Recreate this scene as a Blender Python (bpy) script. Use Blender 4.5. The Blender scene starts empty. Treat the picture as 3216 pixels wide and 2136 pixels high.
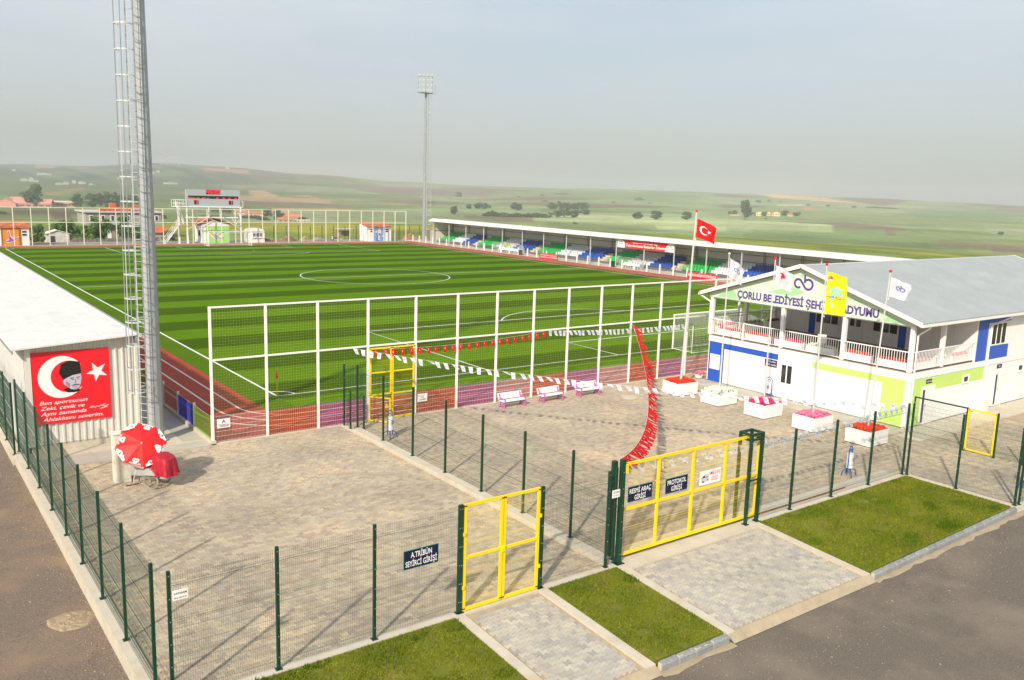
import bpy, math, random
import numpy as np
from math import sin, cos, pi, radians, hypot, atan2
from mathutils import Vector, Matrix, Euler

SC = bpy.context.scene
COL = SC.collection
rng = random.Random(7)
nrg = np.random.default_rng(11)

# ------------------------------------------------------------------ camera
cam = bpy.data.cameras.new('camera')
cam.lens = 30.57
cam.sensor_width = 36.0
cam.clip_start = 0.3
cam.clip_end = 20000
camo = bpy.data.objects.new('camera', cam)
COL.objects.link(camo)
YAW, PITCH, ROLL = -0.64129, 0.17216, 0.030816
CX, CY, CZ = -16.912, -43.324, 11.210
_f = Vector((-sin(YAW) * cos(PITCH), cos(YAW) * cos(PITCH), -sin(PITCH)))
_r = Vector((cos(YAW), sin(YAW), 0))
_u = _r.cross(_f)
_r2 = _r * cos(ROLL) + _u * sin(ROLL)
_u2 = _u * cos(ROLL) - _r * sin(ROLL)
m = Matrix((_r2, _u2, -_f)).transposed().to_4x4()
m.translation = Vector((CX, CY, CZ))
camo.matrix_world = m
SC.camera = camo

# ------------------------------------------------------------------ sky, sun, exposure
SUN_EL = radians(33.2)
SUN_TRAVEL = radians(34.3)
world = bpy.data.worlds.new("World")
SC.world = world
world.use_nodes = True
wn = world.node_tree
wn.nodes.clear()
w_out = wn.nodes.new('ShaderNodeOutputWorld')
w_bg = wn.nodes.new('ShaderNodeBackground')
w_bg.inputs['Strength'].default_value = 0.10
w_sky = wn.nodes.new('ShaderNodeTexSky')
w_sky.sky_type = 'NISHITA'
w_sky.sun_disc = False
w_sky.sun_elevation = SUN_EL
w_sky.sun_rotation = radians(235.7)
w_sky.air_density = 1.0
w_sky.dust_density = 2.0
w_sky.ozone_density = 1.0
w_tc = wn.nodes.new('ShaderNodeTexCoord')
w_map = wn.nodes.new('ShaderNodeMapping')
w_map.inputs['Scale'].default_value = (1.0, 1.0, 5.0)
w_noise = wn.nodes.new('ShaderNodeTexNoise')
w_noise.inputs['Scale'].default_value = 2.2
w_noise.inputs['Detail'].default_value = 6
w_noise.inputs['Roughness'].default_value = 0.55
w_rmp = wn.nodes.new('ShaderNodeValToRGB')
w_rmp.color_ramp.elements[0].position = 0.30
w_rmp.color_ramp.elements[0].color = (0.50, 0.50, 0.50, 1)
w_rmp.color_ramp.elements[1].position = 0.72
w_rmp.color_ramp.elements[1].color = (0.97, 0.97, 0.97, 1)
w_mix = wn.nodes.new('ShaderNodeMixRGB')
w_sep = wn.nodes.new('ShaderNodeSeparateXYZ')
wn.links.new(w_tc.outputs['Generated'], w_sep.inputs[0])
w_veil = wn.nodes.new('ShaderNodeValToRGB')          # thin high cloud veil, denser grey haze low down
_e = w_veil.color_ramp.elements
_e[0].position = 0.0
_e[0].color = (4.4, 4.55, 4.65, 1)
_e[1].position = 1.0
_e[1].color = (5.6, 6.3, 7.1, 1)
for _p, _c in ((0.06, (5.2, 5.45, 5.6, 1)), (0.20, (6.6, 7.05, 7.45, 1)), (0.45, (7.5, 8.2, 8.8, 1))):
    _q = _e.new(_p)
    _q.color = _c
wn.links.new(w_sep.outputs['Z'], w_veil.inputs['Fac'])
wn.links.new(w_veil.outputs['Color'], w_mix.inputs['Color2'])
wl = wn.links.new
wl(w_tc.outputs['Generated'], w_map.inputs['Vector'])
wl(w_map.outputs['Vector'], w_noise.inputs['Vector'])
wl(w_noise.outputs['Fac'], w_rmp.inputs['Fac'])
wl(w_rmp.outputs['Color'], w_mix.inputs['Fac'])
wl(w_sky.outputs['Color'], w_mix.inputs['Color1'])
wl(w_mix.outputs['Color'], w_bg.inputs['Color'])
wl(w_bg.outputs['Background'], w_out.inputs['Surface'])

sunl = bpy.data.lights.new('sun', 'SUN')
sunl.energy = 4.5
sunl.angle = radians(1.6)
sunl.color = (1.0, 0.91, 0.77)
suno = bpy.data.objects.new('sun', sunl)
COL.objects.link(suno)
_tr = Vector((cos(SUN_TRAVEL) * cos(SUN_EL), sin(SUN_TRAVEL) * cos(SUN_EL), -sin(SUN_EL)))
suno.rotation_mode = 'QUATERNION'
suno.rotation_quaternion = _tr.to_track_quat('-Z', 'Y')
suno.location = (0, 0, 60)

SC.view_settings.view_transform = 'Standard'
SC.view_settings.look = 'None'
SC.view_settings.exposure = 0.24
SC.view_settings.gamma = 1.0
SC.view_settings.use_curve_mapping = False
SC.render.engine = 'CYCLES'
SC.cycles.max_bounces = 8
SC.cycles.transparent_max_bounces = 24
SC.cycles.volume_bounces = 1
SC.cycles.use_denoising = True

HAZE_DENSITY = 3.2e-4


def haze_box():
    V = [(x, y, z) for x in (-5600, 5600) for y in (-5600, 5600) for z in (-42, 98)]
    F = [(0, 1, 3, 2), (4, 6, 7, 5), (0, 4, 5, 1), (2, 3, 7, 6), (0, 2, 6, 4), (1, 5, 7, 3)]
    me = bpy.data.meshes.new('haze')
    me.from_pydata(V, [], F)
    mt = bpy.data.materials.new('haze_air')
    mt.use_nodes = True
    nt = mt.node_tree
    nt.nodes.clear()
    out = nt.nodes.new('ShaderNodeOutputMaterial')
    vol = nt.nodes.new('ShaderNodeVolumePrincipled')
    vol.inputs['Color'].default_value = (0.76, 0.78, 0.80, 1)
    vol.inputs['Density'].default_value = HAZE_DENSITY
    vol.inputs['Anisotropy'].default_value = 0.1
    nt.links.new(vol.outputs['Volume'], out.inputs['Volume'])
    me.materials.append(mt)
    o = bpy.data.objects.new('haze', me)
    COL.objects.link(o)
    o['kind'] = 'stuff'
    o['label'] = 'pale haze filling the air over the fields'
    return o


# ------------------------------------------------------------------ materials
MATS = {}


def mat(name, col, rough=0.6, metal=0.0, noise=None, bump=None, col2=None, spec=0.4, per_object=0.0, tint_attr=False,
        coords='Object', emit=None, alpha=None, stains=None):
    """col with optional noise=(scale, amount) value variation or towards col2, bump=(scale, strength)."""
    if name in MATS:
        return MATS[name]
    assert col
    mt = bpy.data.materials.new(name)
    mt.use_nodes = True
    nt = mt.node_tree
    b = nt.nodes['Principled BSDF']
    b.inputs['Roughness'].default_value = rough
    b.inputs['Metallic'].default_value = metal
    b.inputs['Specular IOR Level'].default_value = spec
    c4 = (col[0], col[1], col[2], 1)
    b.inputs['Base Color'].default_value = c4
    L = nt.links.new
    last = None
    tc = nt.nodes.new('ShaderNodeTexCoord')
    if noise:
        n = nt.nodes.new('ShaderNodeTexNoise')
        n.inputs['Scale'].default_value = noise[0]
        n.inputs['Detail'].default_value = 5
        n.inputs['Roughness'].default_value = 0.6
        L(tc.outputs[coords], n.inputs['Vector'])
        r = nt.nodes.new('ShaderNodeMapRange')
        r.inputs['From Min'].default_value = 0.3
        r.inputs['From Max'].default_value = 0.7
        L(n.outputs['Fac'], r.inputs['Value'])
        mx = nt.nodes.new('ShaderNodeMixRGB')
        a = noise[1]
        if col2 is None:
            col2 = tuple(c * (1 - a) for c in col)
            mx.inputs['Color1'].default_value = tuple(min(1, c * (1 + a * .5)) for c in col) + (1,)
        else:
            mx.inputs['Color1'].default_value = c4
        mx.inputs['Color2'].default_value = tuple(col2) + (1,)
        L(r.outputs['Result'], mx.inputs['Fac'])
        last = mx.outputs['Color']
    if stains:      # (scale, colour, low, high)
        n = nt.nodes.new('ShaderNodeTexNoise')
        n.inputs['Scale'].default_value = stains[0]
        n.inputs['Detail'].default_value = 8
        n.inputs['Roughness'].default_value = 0.65
        L(tc.outputs[coords], n.inputs['Vector'])
        r = nt.nodes.new('ShaderNodeMapRange')
        r.inputs['From Min'].default_value = stains[2]
        r.inputs['From Max'].default_value = stains[3]
        L(n.outputs['Fac'], r.inputs['Value'])
        mx = nt.nodes.new('ShaderNodeMixRGB')
        if last is None:
            mx.inputs['Color1'].default_value = c4
        else:
            L(last, mx.inputs['Color1'])
        mx.inputs['Color2'].default_value = tuple(stains[1]) + (1,)
        L(r.outputs['Result'], mx.inputs['Fac'])
        last = mx.outputs['Color']
    if tint_attr:
        at = nt.nodes.new('ShaderNodeAttribute')
        at.attribute_name = 'tint'
        mx = nt.nodes.new('ShaderNodeMixRGB')
        mx.blend_type = 'MULTIPLY'
        mx.inputs['Fac'].default_value = 1
        if last is None:
            mx.inputs['Color1'].default_value = c4
        else:
            L(last, mx.inputs['Color1'])
        L(at.outputs['Color'], mx.inputs['Color2'])
        last = mx.outputs['Color']
    if per_object:
        oi = nt.nodes.new('ShaderNodeObjectInfo')
        r = nt.nodes.new('ShaderNodeMapRange')
        r.inputs['To Min'].default_value = 1 - per_object
        r.inputs['To Max'].default_value = 1 + per_object
        L(oi.outputs['Random'], r.inputs['Value'])
        mx = nt.nodes.new('ShaderNodeVectorMath')
        mx.operation = 'SCALE'
        if last is None:
            mx.inputs[0].default_value = col[:3]
        else:
            L(last, mx.inputs[0])
        L(r.outputs['Result'], mx.inputs['Scale'])
        last = mx.outputs[0]
    if last is not None:
        L(last, b.inputs['Base Color'])
    if bump:
        n = nt.nodes.new('ShaderNodeTexNoise')
        n.inputs['Scale'].default_value = bump[0]
        n.inputs['Detail'].default_value = 4
        L(tc.outputs[coords], n.inputs['Vector'])
        bp = nt.nodes.new('ShaderNodeBump')
        bp.inputs['Strength'].default_value = bump[1]
        bp.inputs['Distance'].default_value = 0.03
        L(n.outputs['Fac'], bp.inputs['Height'])
        L(bp.outputs['Normal'], b.inputs['Normal'])
    if emit:
        b.inputs['Emission Color'].default_value = tuple(emit[0]) + (1,)
        b.inputs['Emission Strength'].default_value = emit[1]
    MATS[name] = mt
    return mt


def film(name, col, amount=0.72):
    """coloured see-through plastic sheet"""
    mt = bpy.data.materials.new(name)
    mt.use_nodes = True
    nt = mt.node_tree
    nt.nodes.clear()
    out = nt.nodes.new('ShaderNodeOutputMaterial')
    tr = nt.nodes.new('ShaderNodeBsdfTransparent')
    tr.inputs['Color'].default_value = tuple(col) + (1,)
    gl = nt.nodes.new('ShaderNodeBsdfPrincipled')
    gl.inputs['Base Color'].default_value = tuple(c * 0.8 for c in col) + (1,)
    gl.inputs['Roughness'].default_value = 0.3
    mx = nt.nodes.new('ShaderNodeMixShader')
    mx.inputs[0].default_value = 1 - amount
    nt.links.new(tr.outputs[0], mx.inputs[1])
    nt.links.new(gl.outputs[0], mx.inputs[2])
    nt.links.new(mx.outputs[0], out.inputs['Surface'])
    return mt


M_white = mat('white_paint', (0.80, 0.79, 0.76), 0.45, noise=(3.0, 0.06))
M_cream = mat('cream_paint', (0.74, 0.71, 0.60), 0.5, noise=(2.0, 0.08))
M_panelwhite = mat('white_wall_panel', (0.80, 0.79, 0.78), 0.45, noise=(0.7, 0.05), per_object=0.012)
M_sheet = mat('white_sheet_metal', (0.66, 0.635, 0.57), 0.4, noise=(0.6, 0.06), per_object=0.015)
M_roofwhite = mat('white_roof_sheet', (0.70, 0.69, 0.655), 0.5, noise=(0.25, 0.06), stains=(1.1, (0.56, 0.55, 0.52), 0.5, 0.8))
M_roofgrey = mat('grey_roof_sheet', (0.30, 0.325, 0.345), 0.55, noise=(0.8, 0.10), stains=(0.5, (0.27, 0.295, 0.30), 0.45, 0.75))
M_green = mat('dark_green_post_paint', (0.006, 0.046, 0.022), 0.45, noise=(4, 0.2))
M_wire = mat('dark_green_wire', (0.014, 0.062, 0.036), 0.5)
M_yellow = mat('yellow_gate_paint', (0.83, 0.62, 0.010), 0.4, noise=(3, 0.06))
M_yellowwire = mat('yellow_wire', (0.72, 0.55, 0.03), 0.5)
M_galv = mat('galvanised_steel', (0.36, 0.385, 0.40), 0.45, 0.35, noise=(2.5, 0.16))
M_galvl = mat('bright_galvanised_steel', (0.66, 0.67, 0.68), 0.4, 0.25, noise=(2.5, 0.10))
M_bolt = mat('steel_bolt', (0.6, 0.62, 0.6), 0.3, 0.8)
M_blue = mat('blue_paint', (0.020, 0.085, 0.42), 0.45, noise=(1.2, 0.1))
M_bluepanel = mat('blue_wall_panel', (0.022, 0.095, 0.50), 0.4, noise=(0.8, 0.08))
M_navy = mat('navy_panel', (0.008, 0.018, 0.085), 0.4)
M_lime = mat('lime_wall_panel', (0.52, 0.72, 0.17), 0.45, noise=(0.8, 0.05))


def cloth(name, col, tr=0.45):
    mt = bpy.data.materials.new(name)
    mt.use_nodes = True
    nt = mt.node_tree
    b = nt.nodes['Principled BSDF']
    b.inputs['Base Color'].default_value = tuple(col) + (1,)
    b.inputs['Roughness'].default_value = 0.7
    b.inputs['Specular IOR Level'].default_value = 0.2
    t = nt.nodes.new('ShaderNodeBsdfTranslucent')
    t.inputs['Color'].default_value = tuple(col) + (1,)
    mx = nt.nodes.new('ShaderNodeMixShader')
    mx.inputs[0].default_value = tr
    nt.links.new(b.outputs[0], mx.inputs[1])
    nt.links.new(t.outputs[0], mx.inputs[2])
    nt.links.new(mx.outputs[0], nt.nodes['Material Output'].inputs['Surface'])
    MATS[name] = mt
    return mt


M_red = cloth('red_cloth', (0.85, 0.018, 0.020))
M_redsign = mat('red_print', (0.78, 0.008, 0.018), 0.5, noise=(0.8, 0.06))
M_print = mat('white_print', (0.82, 0.81, 0.80), 0.5)
M_signnavy = mat('navy_sign_face', (0.006, 0.006, 0.045), 0.35)
M_signrim = mat('green_sign_rim', (0.03, 0.30, 0.16), 0.4)
M_black = mat('black_print', (0.008, 0.007, 0.008), 0.6)
M_concrete = mat('concrete', (0.50, 0.46, 0.38), 0.9, noise=(1.1, 0.18), bump=(18, 0.25), stains=(0.8, (0.36, 0.30, 0.21), 0.5, 0.78))
M_cap = mat('pale_concrete', (0.57, 0.51, 0.405), 0.9, noise=(1.5, 0.12), bump=(22, 0.2), stains=(1.2, (0.50, 0.38, 0.22), 0.52, 0.80))
M_glass = mat('window_glass', (0.015, 0.018, 0.02), 0.08, spec=0.8)
M_purple = mat('purple_print', (0.10, 0.055, 0.24), 0.5)
M_rubber = mat('rubber', (0.02, 0.02, 0.02), 0.8)
M_seatg = mat('green_seat_plastic', (0.015, 0.42, 0.07), 0.4, per_object=0.06)
M_seatw = mat('white_seat_plastic', (0.66, 0.68, 0.72), 0.4, per_object=0.04)
M_seatb = mat('blue_seat_plastic', (0.018, 0.08, 0.42), 0.4, per_object=0.06)
M_tile = mat('orange_roof_tile', (0.56, 0.15, 0.055), 0.7, noise=(1.3, 0.25), per_object=0.1)
M_leafprint = mat('green_print', (0.22, 0.62, 0.20), 0.5)
M_mint = mat('pale_green_print', (0.62, 0.76, 0.62), 0.5)
M_wood = mat('weathered_wood', (0.30, 0.24, 0.17), 0.8, noise=(6, 0.3))


# ------------------------------------------------------------------ mesh building
class MB:
    def __init__(s):
        s.v = []
        s.f = []
        s.m = []
        s.k = 0

    def quad(s, a, b, c, d):
        n = len(s.v)
        s.v += [tuple(a), tuple(b), tuple(c), tuple(d)]
        s.f.append((n, n + 1, n + 2, n + 3))
        s.m.append(s.k)
        return s

    def poly(s, pts):
        n = len(s.v)
        s.v += [tuple(q) for q in pts]
        s.f.append(tuple(range(n, n + len(pts))))
        s.m.append(s.k)
        return s

    def box(s, x0, x1, y0, y1, z0, z1):
        n = len(s.v)
        s.v += [(x, y, z) for x in (x0, x1) for y in (y0, y1) for z in (z0, z1)]
        s.f += [(n, n + 1, n + 3, n + 2), (n + 4, n + 6, n + 7, n + 5), (n, n + 4, n + 5, n + 1), (n + 2, n + 3, n + 7, n + 6),
                (n, n + 2, n + 6, n + 4), (n + 1, n + 5, n + 7, n + 3)]
        s.m += [s.k] * 6
        return s

    def cbox(s, c, d):
        return s.box(c[0] - d[0] / 2, c[0] + d[0] / 2, c[1] - d[1] / 2, c[1] + d[1] / 2, c[2] - d[2] / 2, c[2] + d[2] / 2)

    def tube(s, p, q, r, r2=None, n=6, cap=True, tw=0.0, up=None):
        p = Vector(p)
        q = Vector(q)
        r2 = r if r2 is None else r2
        d = (q - p)
        if d.length < 1e-9:
            return s
        d.normalize()
        a = Vector(up) if up else (Vector((0, 0, 1)) if abs(d.z) < 0.9 else Vector((0, 1, 0)))
        e1 = d.cross(a).normalized()
        e2 = d.cross(e1)
        k = len(s.v)
        for (c, rr) in ((p, r), (q, r2)):
            for i in range(n):
                t = 2 * pi * (i + tw) / n
                s.v.append(tuple(c + (e1 * cos(t) + e2 * sin(t)) * rr))
        for i in range(n):
            j = (i + 1) % n
            s.f.append((k + i, k + n + i, k + n + j, k + j))
            s.m.append(s.k)
        if cap:
            s.f.append(tuple(k + i for i in range(n)))
            s.f.append(tuple(k + n + i for i in reversed(range(n))))
            s.m += [s.k] * 2
        return s

    def bar(s, p, q, w, h=None):
        """rectangular bar from p to q; w across horizontally, h across the other way"""
        h = w if h is None else h
        p = Vector(p)
        q = Vector(q)
        d = (q - p).normalized()
        a = Vector((0, 0, 1)) if abs(d.z) < 0.95 else Vector((0, 1, 0))
        e1 = d.cross(a).normalized() * (w / 2)
        e2 = e1.cross(d).normalized() * (h / 2)
        k = len(s.v)
        for c in (p, q):
            for (i, j) in ((-1, -1), (1, -1), (1, 1), (-1, 1)):
                s.v.append(tuple(c + e1 * i + e2 * j))
        for i in range(4):
            j = (i + 1) % 4
            s.f.append((k + i, k + j, k + 4 + j, k + 4 + i))
        s.f += [(k + 3, k + 2, k + 1, k), (k + 4, k + 5, k + 6, k + 7)]
        s.m += [s.k] * 6
        return s

    def path(s, pts, r, n=6):
        for a, b in zip(pts[:-1], pts[1:]):
            s.tube(a, b, r, n=n)
        return s

    def prism(s, pts, off):
        """closed polygon pts (3D) extruded by vector off"""
        n = len(pts)
        k = len(s.v)
        o = Vector(off)
        s.v += [tuple(q) for q in pts] + [tuple(Vector(q) + o) for q in pts]
        s.f.append(tuple(k + i for i in reversed(range(n))))
        s.f.append(tuple(k + n + i for i in range(n)))
        for i in range(n):
            j = (i + 1) % n
            s.f.append((k + i, k + j, k + n + j, k + n + i))
        s.m += [s.k] * (n + 2)
        return s

    def ball(s, c, r, nu=8, nv=5, sq=(1, 1, 1)):
        k = len(s.v)
        for j in range(nv + 1):
            ph = pi * j / nv
            for i in range(nu):
                th = 2 * pi * i / nu
                s.v.append((c[0] + r * sq[0] * sin(ph) * cos(th), c[1] + r * sq[1] * sin(ph) * sin(th), c[2] + r * sq[2] * cos(ph)))
        for j in range(nv):
            for i in range(nu):
                i2 = (i + 1) % nu
                s.f.append((k + j * nu + i, k + (j + 1) * nu + i, k + (j + 1) * nu + i2, k + j * nu + i2))
                s.m.append(s.k)
        return s

    def mesh(s, name, mats, smooth=False, shift=None):
        me = bpy.data.meshes.new(name)
        V = s.v
        if shift is not None:
            V = [(a - shift[0], b - shift[1], c - shift[2]) for a, b, c in V]
        me.from_pydata(V, [], s.f)
        if not isinstance(mats, (list, tuple)):
            mats = [mats]
        for x in mats:
            me.materials.append(x)
        if len(mats) > 1:
            me.polygons.foreach_set('material_index', s.m)
        if smooth:
            me.polygons.foreach_set('use_smooth', [True] * len(me.polygons))
        me.update()
        return me

    def build(s, name, mats, parent=None, smooth=False, world=True):
        """geometry given in world coordinates when world=True and parent is unrotated"""
        shift = None
        if parent is not None and world:
            l = parent.location
            pp = parent.parent
            shift = (l.x, l.y, l.z)
            while pp is not None:
                shift = tuple(a + b for a, b in zip(shift, pp.location))
                pp = pp.parent
        o = bpy.data.objects.new(name, s.mesh(name, mats, smooth, shift))
        COL.objects.link(o)
        if parent is not None:
            o.parent = parent
        return o


def put(name, me, parent=None, loc=(0, 0, 0), rot=(0, 0, 0), scale=None):
    o = bpy.data.objects.new(name, me)
    COL.objects.link(o)
    o.location = loc
    o.rotation_euler = rot
    if scale is not None:
        o.scale = scale if isinstance(scale, (tuple, list)) else (scale,) * 3
    if parent is not None:
        o.parent = parent
    return o


def tag(o, label, cat=None, group=None, kind=None):
    o['label'] = label
    if cat:
        o['category'] = cat
    if group:
        o['group'] = group
    if kind:
        o['kind'] = kind
    return o


def thing(name, label, cat, loc=(0, 0, 0), rz=0.0, group=None, rot=None):
    o = bpy.data.objects.new(name, None)
    o.empty_display_size = 0.3
    COL.objects.link(o)
    o.location = loc
    o.rotation_euler = rot if rot else (0, 0, rz)
    return tag(o, label, cat, group)


def struct(name, mb, mats, label=None, smooth=False):
    o = mb.build(name, mats, None, smooth)
    o['kind'] = 'structure'
    if label:
        o['label'] = label
    return o


def kids(o):
    return [c for c in bpy.data.objects if c.parent == o]


def copy_thing(o, loc, rz=None, label=None, cache={}):
    c = o.copy()
    COL.objects.link(c)
    c.location = loc
    if rz is not None:
        c.rotation_euler = (0, 0, rz)
    if label:
        c['label'] = label
    key = o.name
    if key not in cache:
        cache[key] = [(k, kids(k)) for k in kids(o)]
    for k, sub in cache[key]:
        d = k.copy()
        COL.objects.link(d)
        d.parent = c
        for g in sub:
            e = g.copy()
            COL.objects.link(e)
            e.parent = d
    return c


# flat print: shapes in a local (x, z) plane, facing -y
def text2d(s, size, bold=0.0, shear=0.0, spacing=1.0):
    cu = bpy.data.curves.new('lettering', 'FONT')
    cu.body = s
    cu.size = size
    cu.offset = bold * size * 0.9
    cu.shear = shear
    cu.space_character = spacing
    cu.resolution_u = 3
    o = bpy.data.objects.new('lettering', cu)
    me = bpy.data.meshes.new_from_object(o)
    V = [(v.co.x, v.co.y) for v in me.vertices]
    F = [tuple(p.vertices) for p in me.polygons]
    bpy.data.objects.remove(o)
    bpy.data.meshes.remove(me)
    bpy.data.curves.remove(cu)
    xs = [a for a, b in V] or [0]
    return V, F, min(xs), max(xs)


def add_text(mb, s, cx, cz, h, y=0.0, width=None, bold=0.0, shear=0.0, align='c', spacing=1.0, fn=None):
    """h = cap height; width = wanted overall width"""
    V, F, a, b = text2d(s, h / 0.71, bold, shear, spacing)
    w = max(b - a, 1e-6)
    k = (width / w) if width else 1.0
    x0 = cx - w * k / 2 if align == 'c' else cx
    n = len(mb.v)
    for (x, z) in V:
        px, pz = x0 + (x - a) * k, cz - h / 2 + z
        mb.v.append(fn(px, pz, y) if fn else (px, y, pz))
    for f in F:
        mb.f.append(tuple(n + i for i in f))
        mb.m.append(mb.k)
    return mb


def add_shape(mb, pts, y=0.0, fn=None):
    n = len(mb.v)
    for (x, z) in pts:
        mb.v.append(fn(x, z, y) if fn else (x, y, z))
    mb.f.append(tuple(range(n, n + len(pts))))
    mb.m.append(mb.k)
    return mb


def add_ribbon(mb, pts, w, y=0.0, fn=None):
    n = len(mb.v)
    N = len(pts)
    for i, (x, z) in enumerate(pts):
        a = pts[max(0, i - 1)]
        b = pts[min(N - 1, i + 1)]
        dx, dz = b[0] - a[0], b[1] - a[1]
        l = hypot(dx, dz) or 1
        nx, nz = -dz / l * w / 2, dx / l * w / 2
        for s_ in (1, -1):
            X, Z = x + nx * s_, z + nz * s_
            mb.v.append(fn(X, Z, y) if fn else (X, y, Z))
    for i in range(N - 1):
        k = n + 2 * i
        mb.f.append((k, k + 1, k + 3, k + 2))
        mb.m.append(mb.k)
    return mb


def crescent(cx, cz, R, r, off, n=20):
    """list of quads strips of a crescent opening to +x: outer circle R at (cx,cz), inner circle r at cx+off"""
    # intersection angle on the outer circle
    d = off
    xint = (R * R - r * r + d * d) / (2 * d)
    a0 = math.acos(max(-1, min(1, xint / R)))
    b0 = math.acos(max(-1, min(1, (xint - d) / r)))
    outer = [(cx + R * cos(a0 + (2 * pi - 2 * a0) * i / n), cz + R * sin(a0 + (2 * pi - 2 * a0) * i / n)) for i in range(n + 1)]
    inner = [(cx + d + r * cos(b0 + (2 * pi - 2 * b0) * i / n), cz + r * sin(b0 + (2 * pi - 2 * b0) * i / n)) for i in range(n + 1)]
    return outer, inner


def add_crescent(mb, cx, cz, R, r, off, y=0.0, fn=None, n=20):
    o, i_ = crescent(cx, cz, R, r, off, n)
    for k in range(n):
        add_shape(mb, [o[k], o[k + 1], i_[k + 1], i_[k]], y, fn)


def add_star(mb, cx, cz, R, y=0.0, fn=None, a0=pi):
    r = R * 0.382
    pts = [(cx + (R if i % 2 == 0 else r) * cos(a0 + i * pi / 5), cz + (R if i % 2 == 0 else r) * sin(a0 + i * pi / 5)) for i in range(10)]
    for i in range(0, 10, 2):
        add_shape(mb, [(cx, cz), pts[i - 1], pts[i], pts[i + 1]], y, fn)


def logo_path(cx, cz, s):
    """two linked loops with a stem on the second one"""
    P = []
    for i in range(15):
        a = radians(-50 - i * (260 / 14.0))
        P.append((cx - 0.52 * s + 0.36 * s * cos(a), cz + 0.02 * s + 0.36 * s * sin(a)))
    for i in range(16):
        a = radians(215 + i * (255 / 15.0))
        P.append((cx + 0.48 * s + 0.42 * s * cos(a), cz + 0.42 * s * sin(a)))
    P.append((cx + 0.17 * s, cz + 0.32 * s))
    P.append((cx + 0.10 * s, cz + 0.25 * s))
    Q = [(cx + 0.12 * s, cz + 0.10 * s), (cx + 0.10 * s, cz + 0.78 * s)]
    return P, Q


def add_logo(mb, mats_idx, cx, cz, s, y=0.0, fn=None, gear=True):
    ip, ig, igr = mats_idx
    if gear:
        mb.k = igr
        ring = [(cx + 0.5 * s + 0.62 * s * cos(radians(a)), cz + 0.62 * s * sin(radians(a))) for a in range(-110, 71, 12)]
        add_ribbon(mb, ring, 0.10 * s, y, fn)
        for a in range(-100, 71, 24):
            c_, s_ = cos(radians(a)), sin(radians(a))
            add_ribbon(mb, [(cx + 0.5 * s + 0.64 * s * c_, cz + 0.64 * s * s_), (cx + 0.5 * s + 0.76 * s * c_, cz + 0.76 * s * s_)], 0.11 * s, y * 1.2, fn)
    mb.k = ip
    P, Q = logo_path(cx, cz, s)
    add_ribbon(mb, P, 0.19 * s, y * 1.5, fn)
    add_ribbon(mb, Q, 0.19 * s, y * 1.8, fn)
    mb.k = ig
    for (ox, oz, l, a) in ((-0.16, 0.72, 0.36, 35), (0.0, 1.02, 0.26, 110), (-0.42, -0.46, 0.16, -20), (0.2, 1.02, 0.14, 70)):
        c_, s_ = cos(radians(a)), sin(radians(a))
        pts = []
        for t, wd in ((-0.5, 0), (-0.2, .26), (0.15, .26), (0.5, 0), (0.15, -.26), (-0.2, -.26)):
            X, Z = t * l * s, wd * l * s
            pts.append((cx + ox * s + X * c_ - Z * s_, cz + oz * s + X * s_ + Z * c_))
        add_shape(mb, pts, y * 1.5, fn)
    mb.k = 0

# ================================================================== SETTING
def smn(t):
    t = np.clip(t, 0, 1)
    return t * t * (3 - 2 * t)


T_AZ = np.array([-180, -20, -3, 5, 8, 12, 16, 20, 24, 28, 32, 37, 42, 52, 58, 62, 70, 90, 180.])
T_H = np.array([20, 25, 34, 38, 40, 55, 64, 48, 46, 30, 22, 20, 24, 22, 18, 12, 5, 5, 20.])


def ter(x, y):
    x = np.asarray(x, float)
    y = np.asarray(y, float)
    dx = np.maximum(np.maximum(-20 - x, x - 95), 0)
    dy = np.maximum(np.maximum(-40 - y, y - 125), 0)
    s = np.hypot(dx, dy)
    az = np.degrees(np.arctan2(x + 17, y + 43))
    H = np.interp(az, T_AZ, T_H)
    r = np.hypot(x + 17, y + 43)
    z = -0.55 - 14 * smn((s - 20) / 400) + (14.5 + H) * smn((s - 850) / 2700)
    w = smn((s - 700) / 1200)
    z = z + w * (1.6 * np.sin(x / 190. + 1) * np.cos(y / 230.) + 2.5 * np.sin((x + y) / 520. + .5) * smn((s - 700) / 900))
    z = z + smn((s - 1800) / 1500) * (5 * np.sin(az / 2.3) + 3 * np.sin(az / .9 + r / 700)) * np.interp(az, [-180, 20, 32, 180], [1, 1, .25, .25])
    z = z - 12 * smn((s - 4200) / 1200)
    return z


def tz(x, y):
    return float(ter(x, y))


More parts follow.
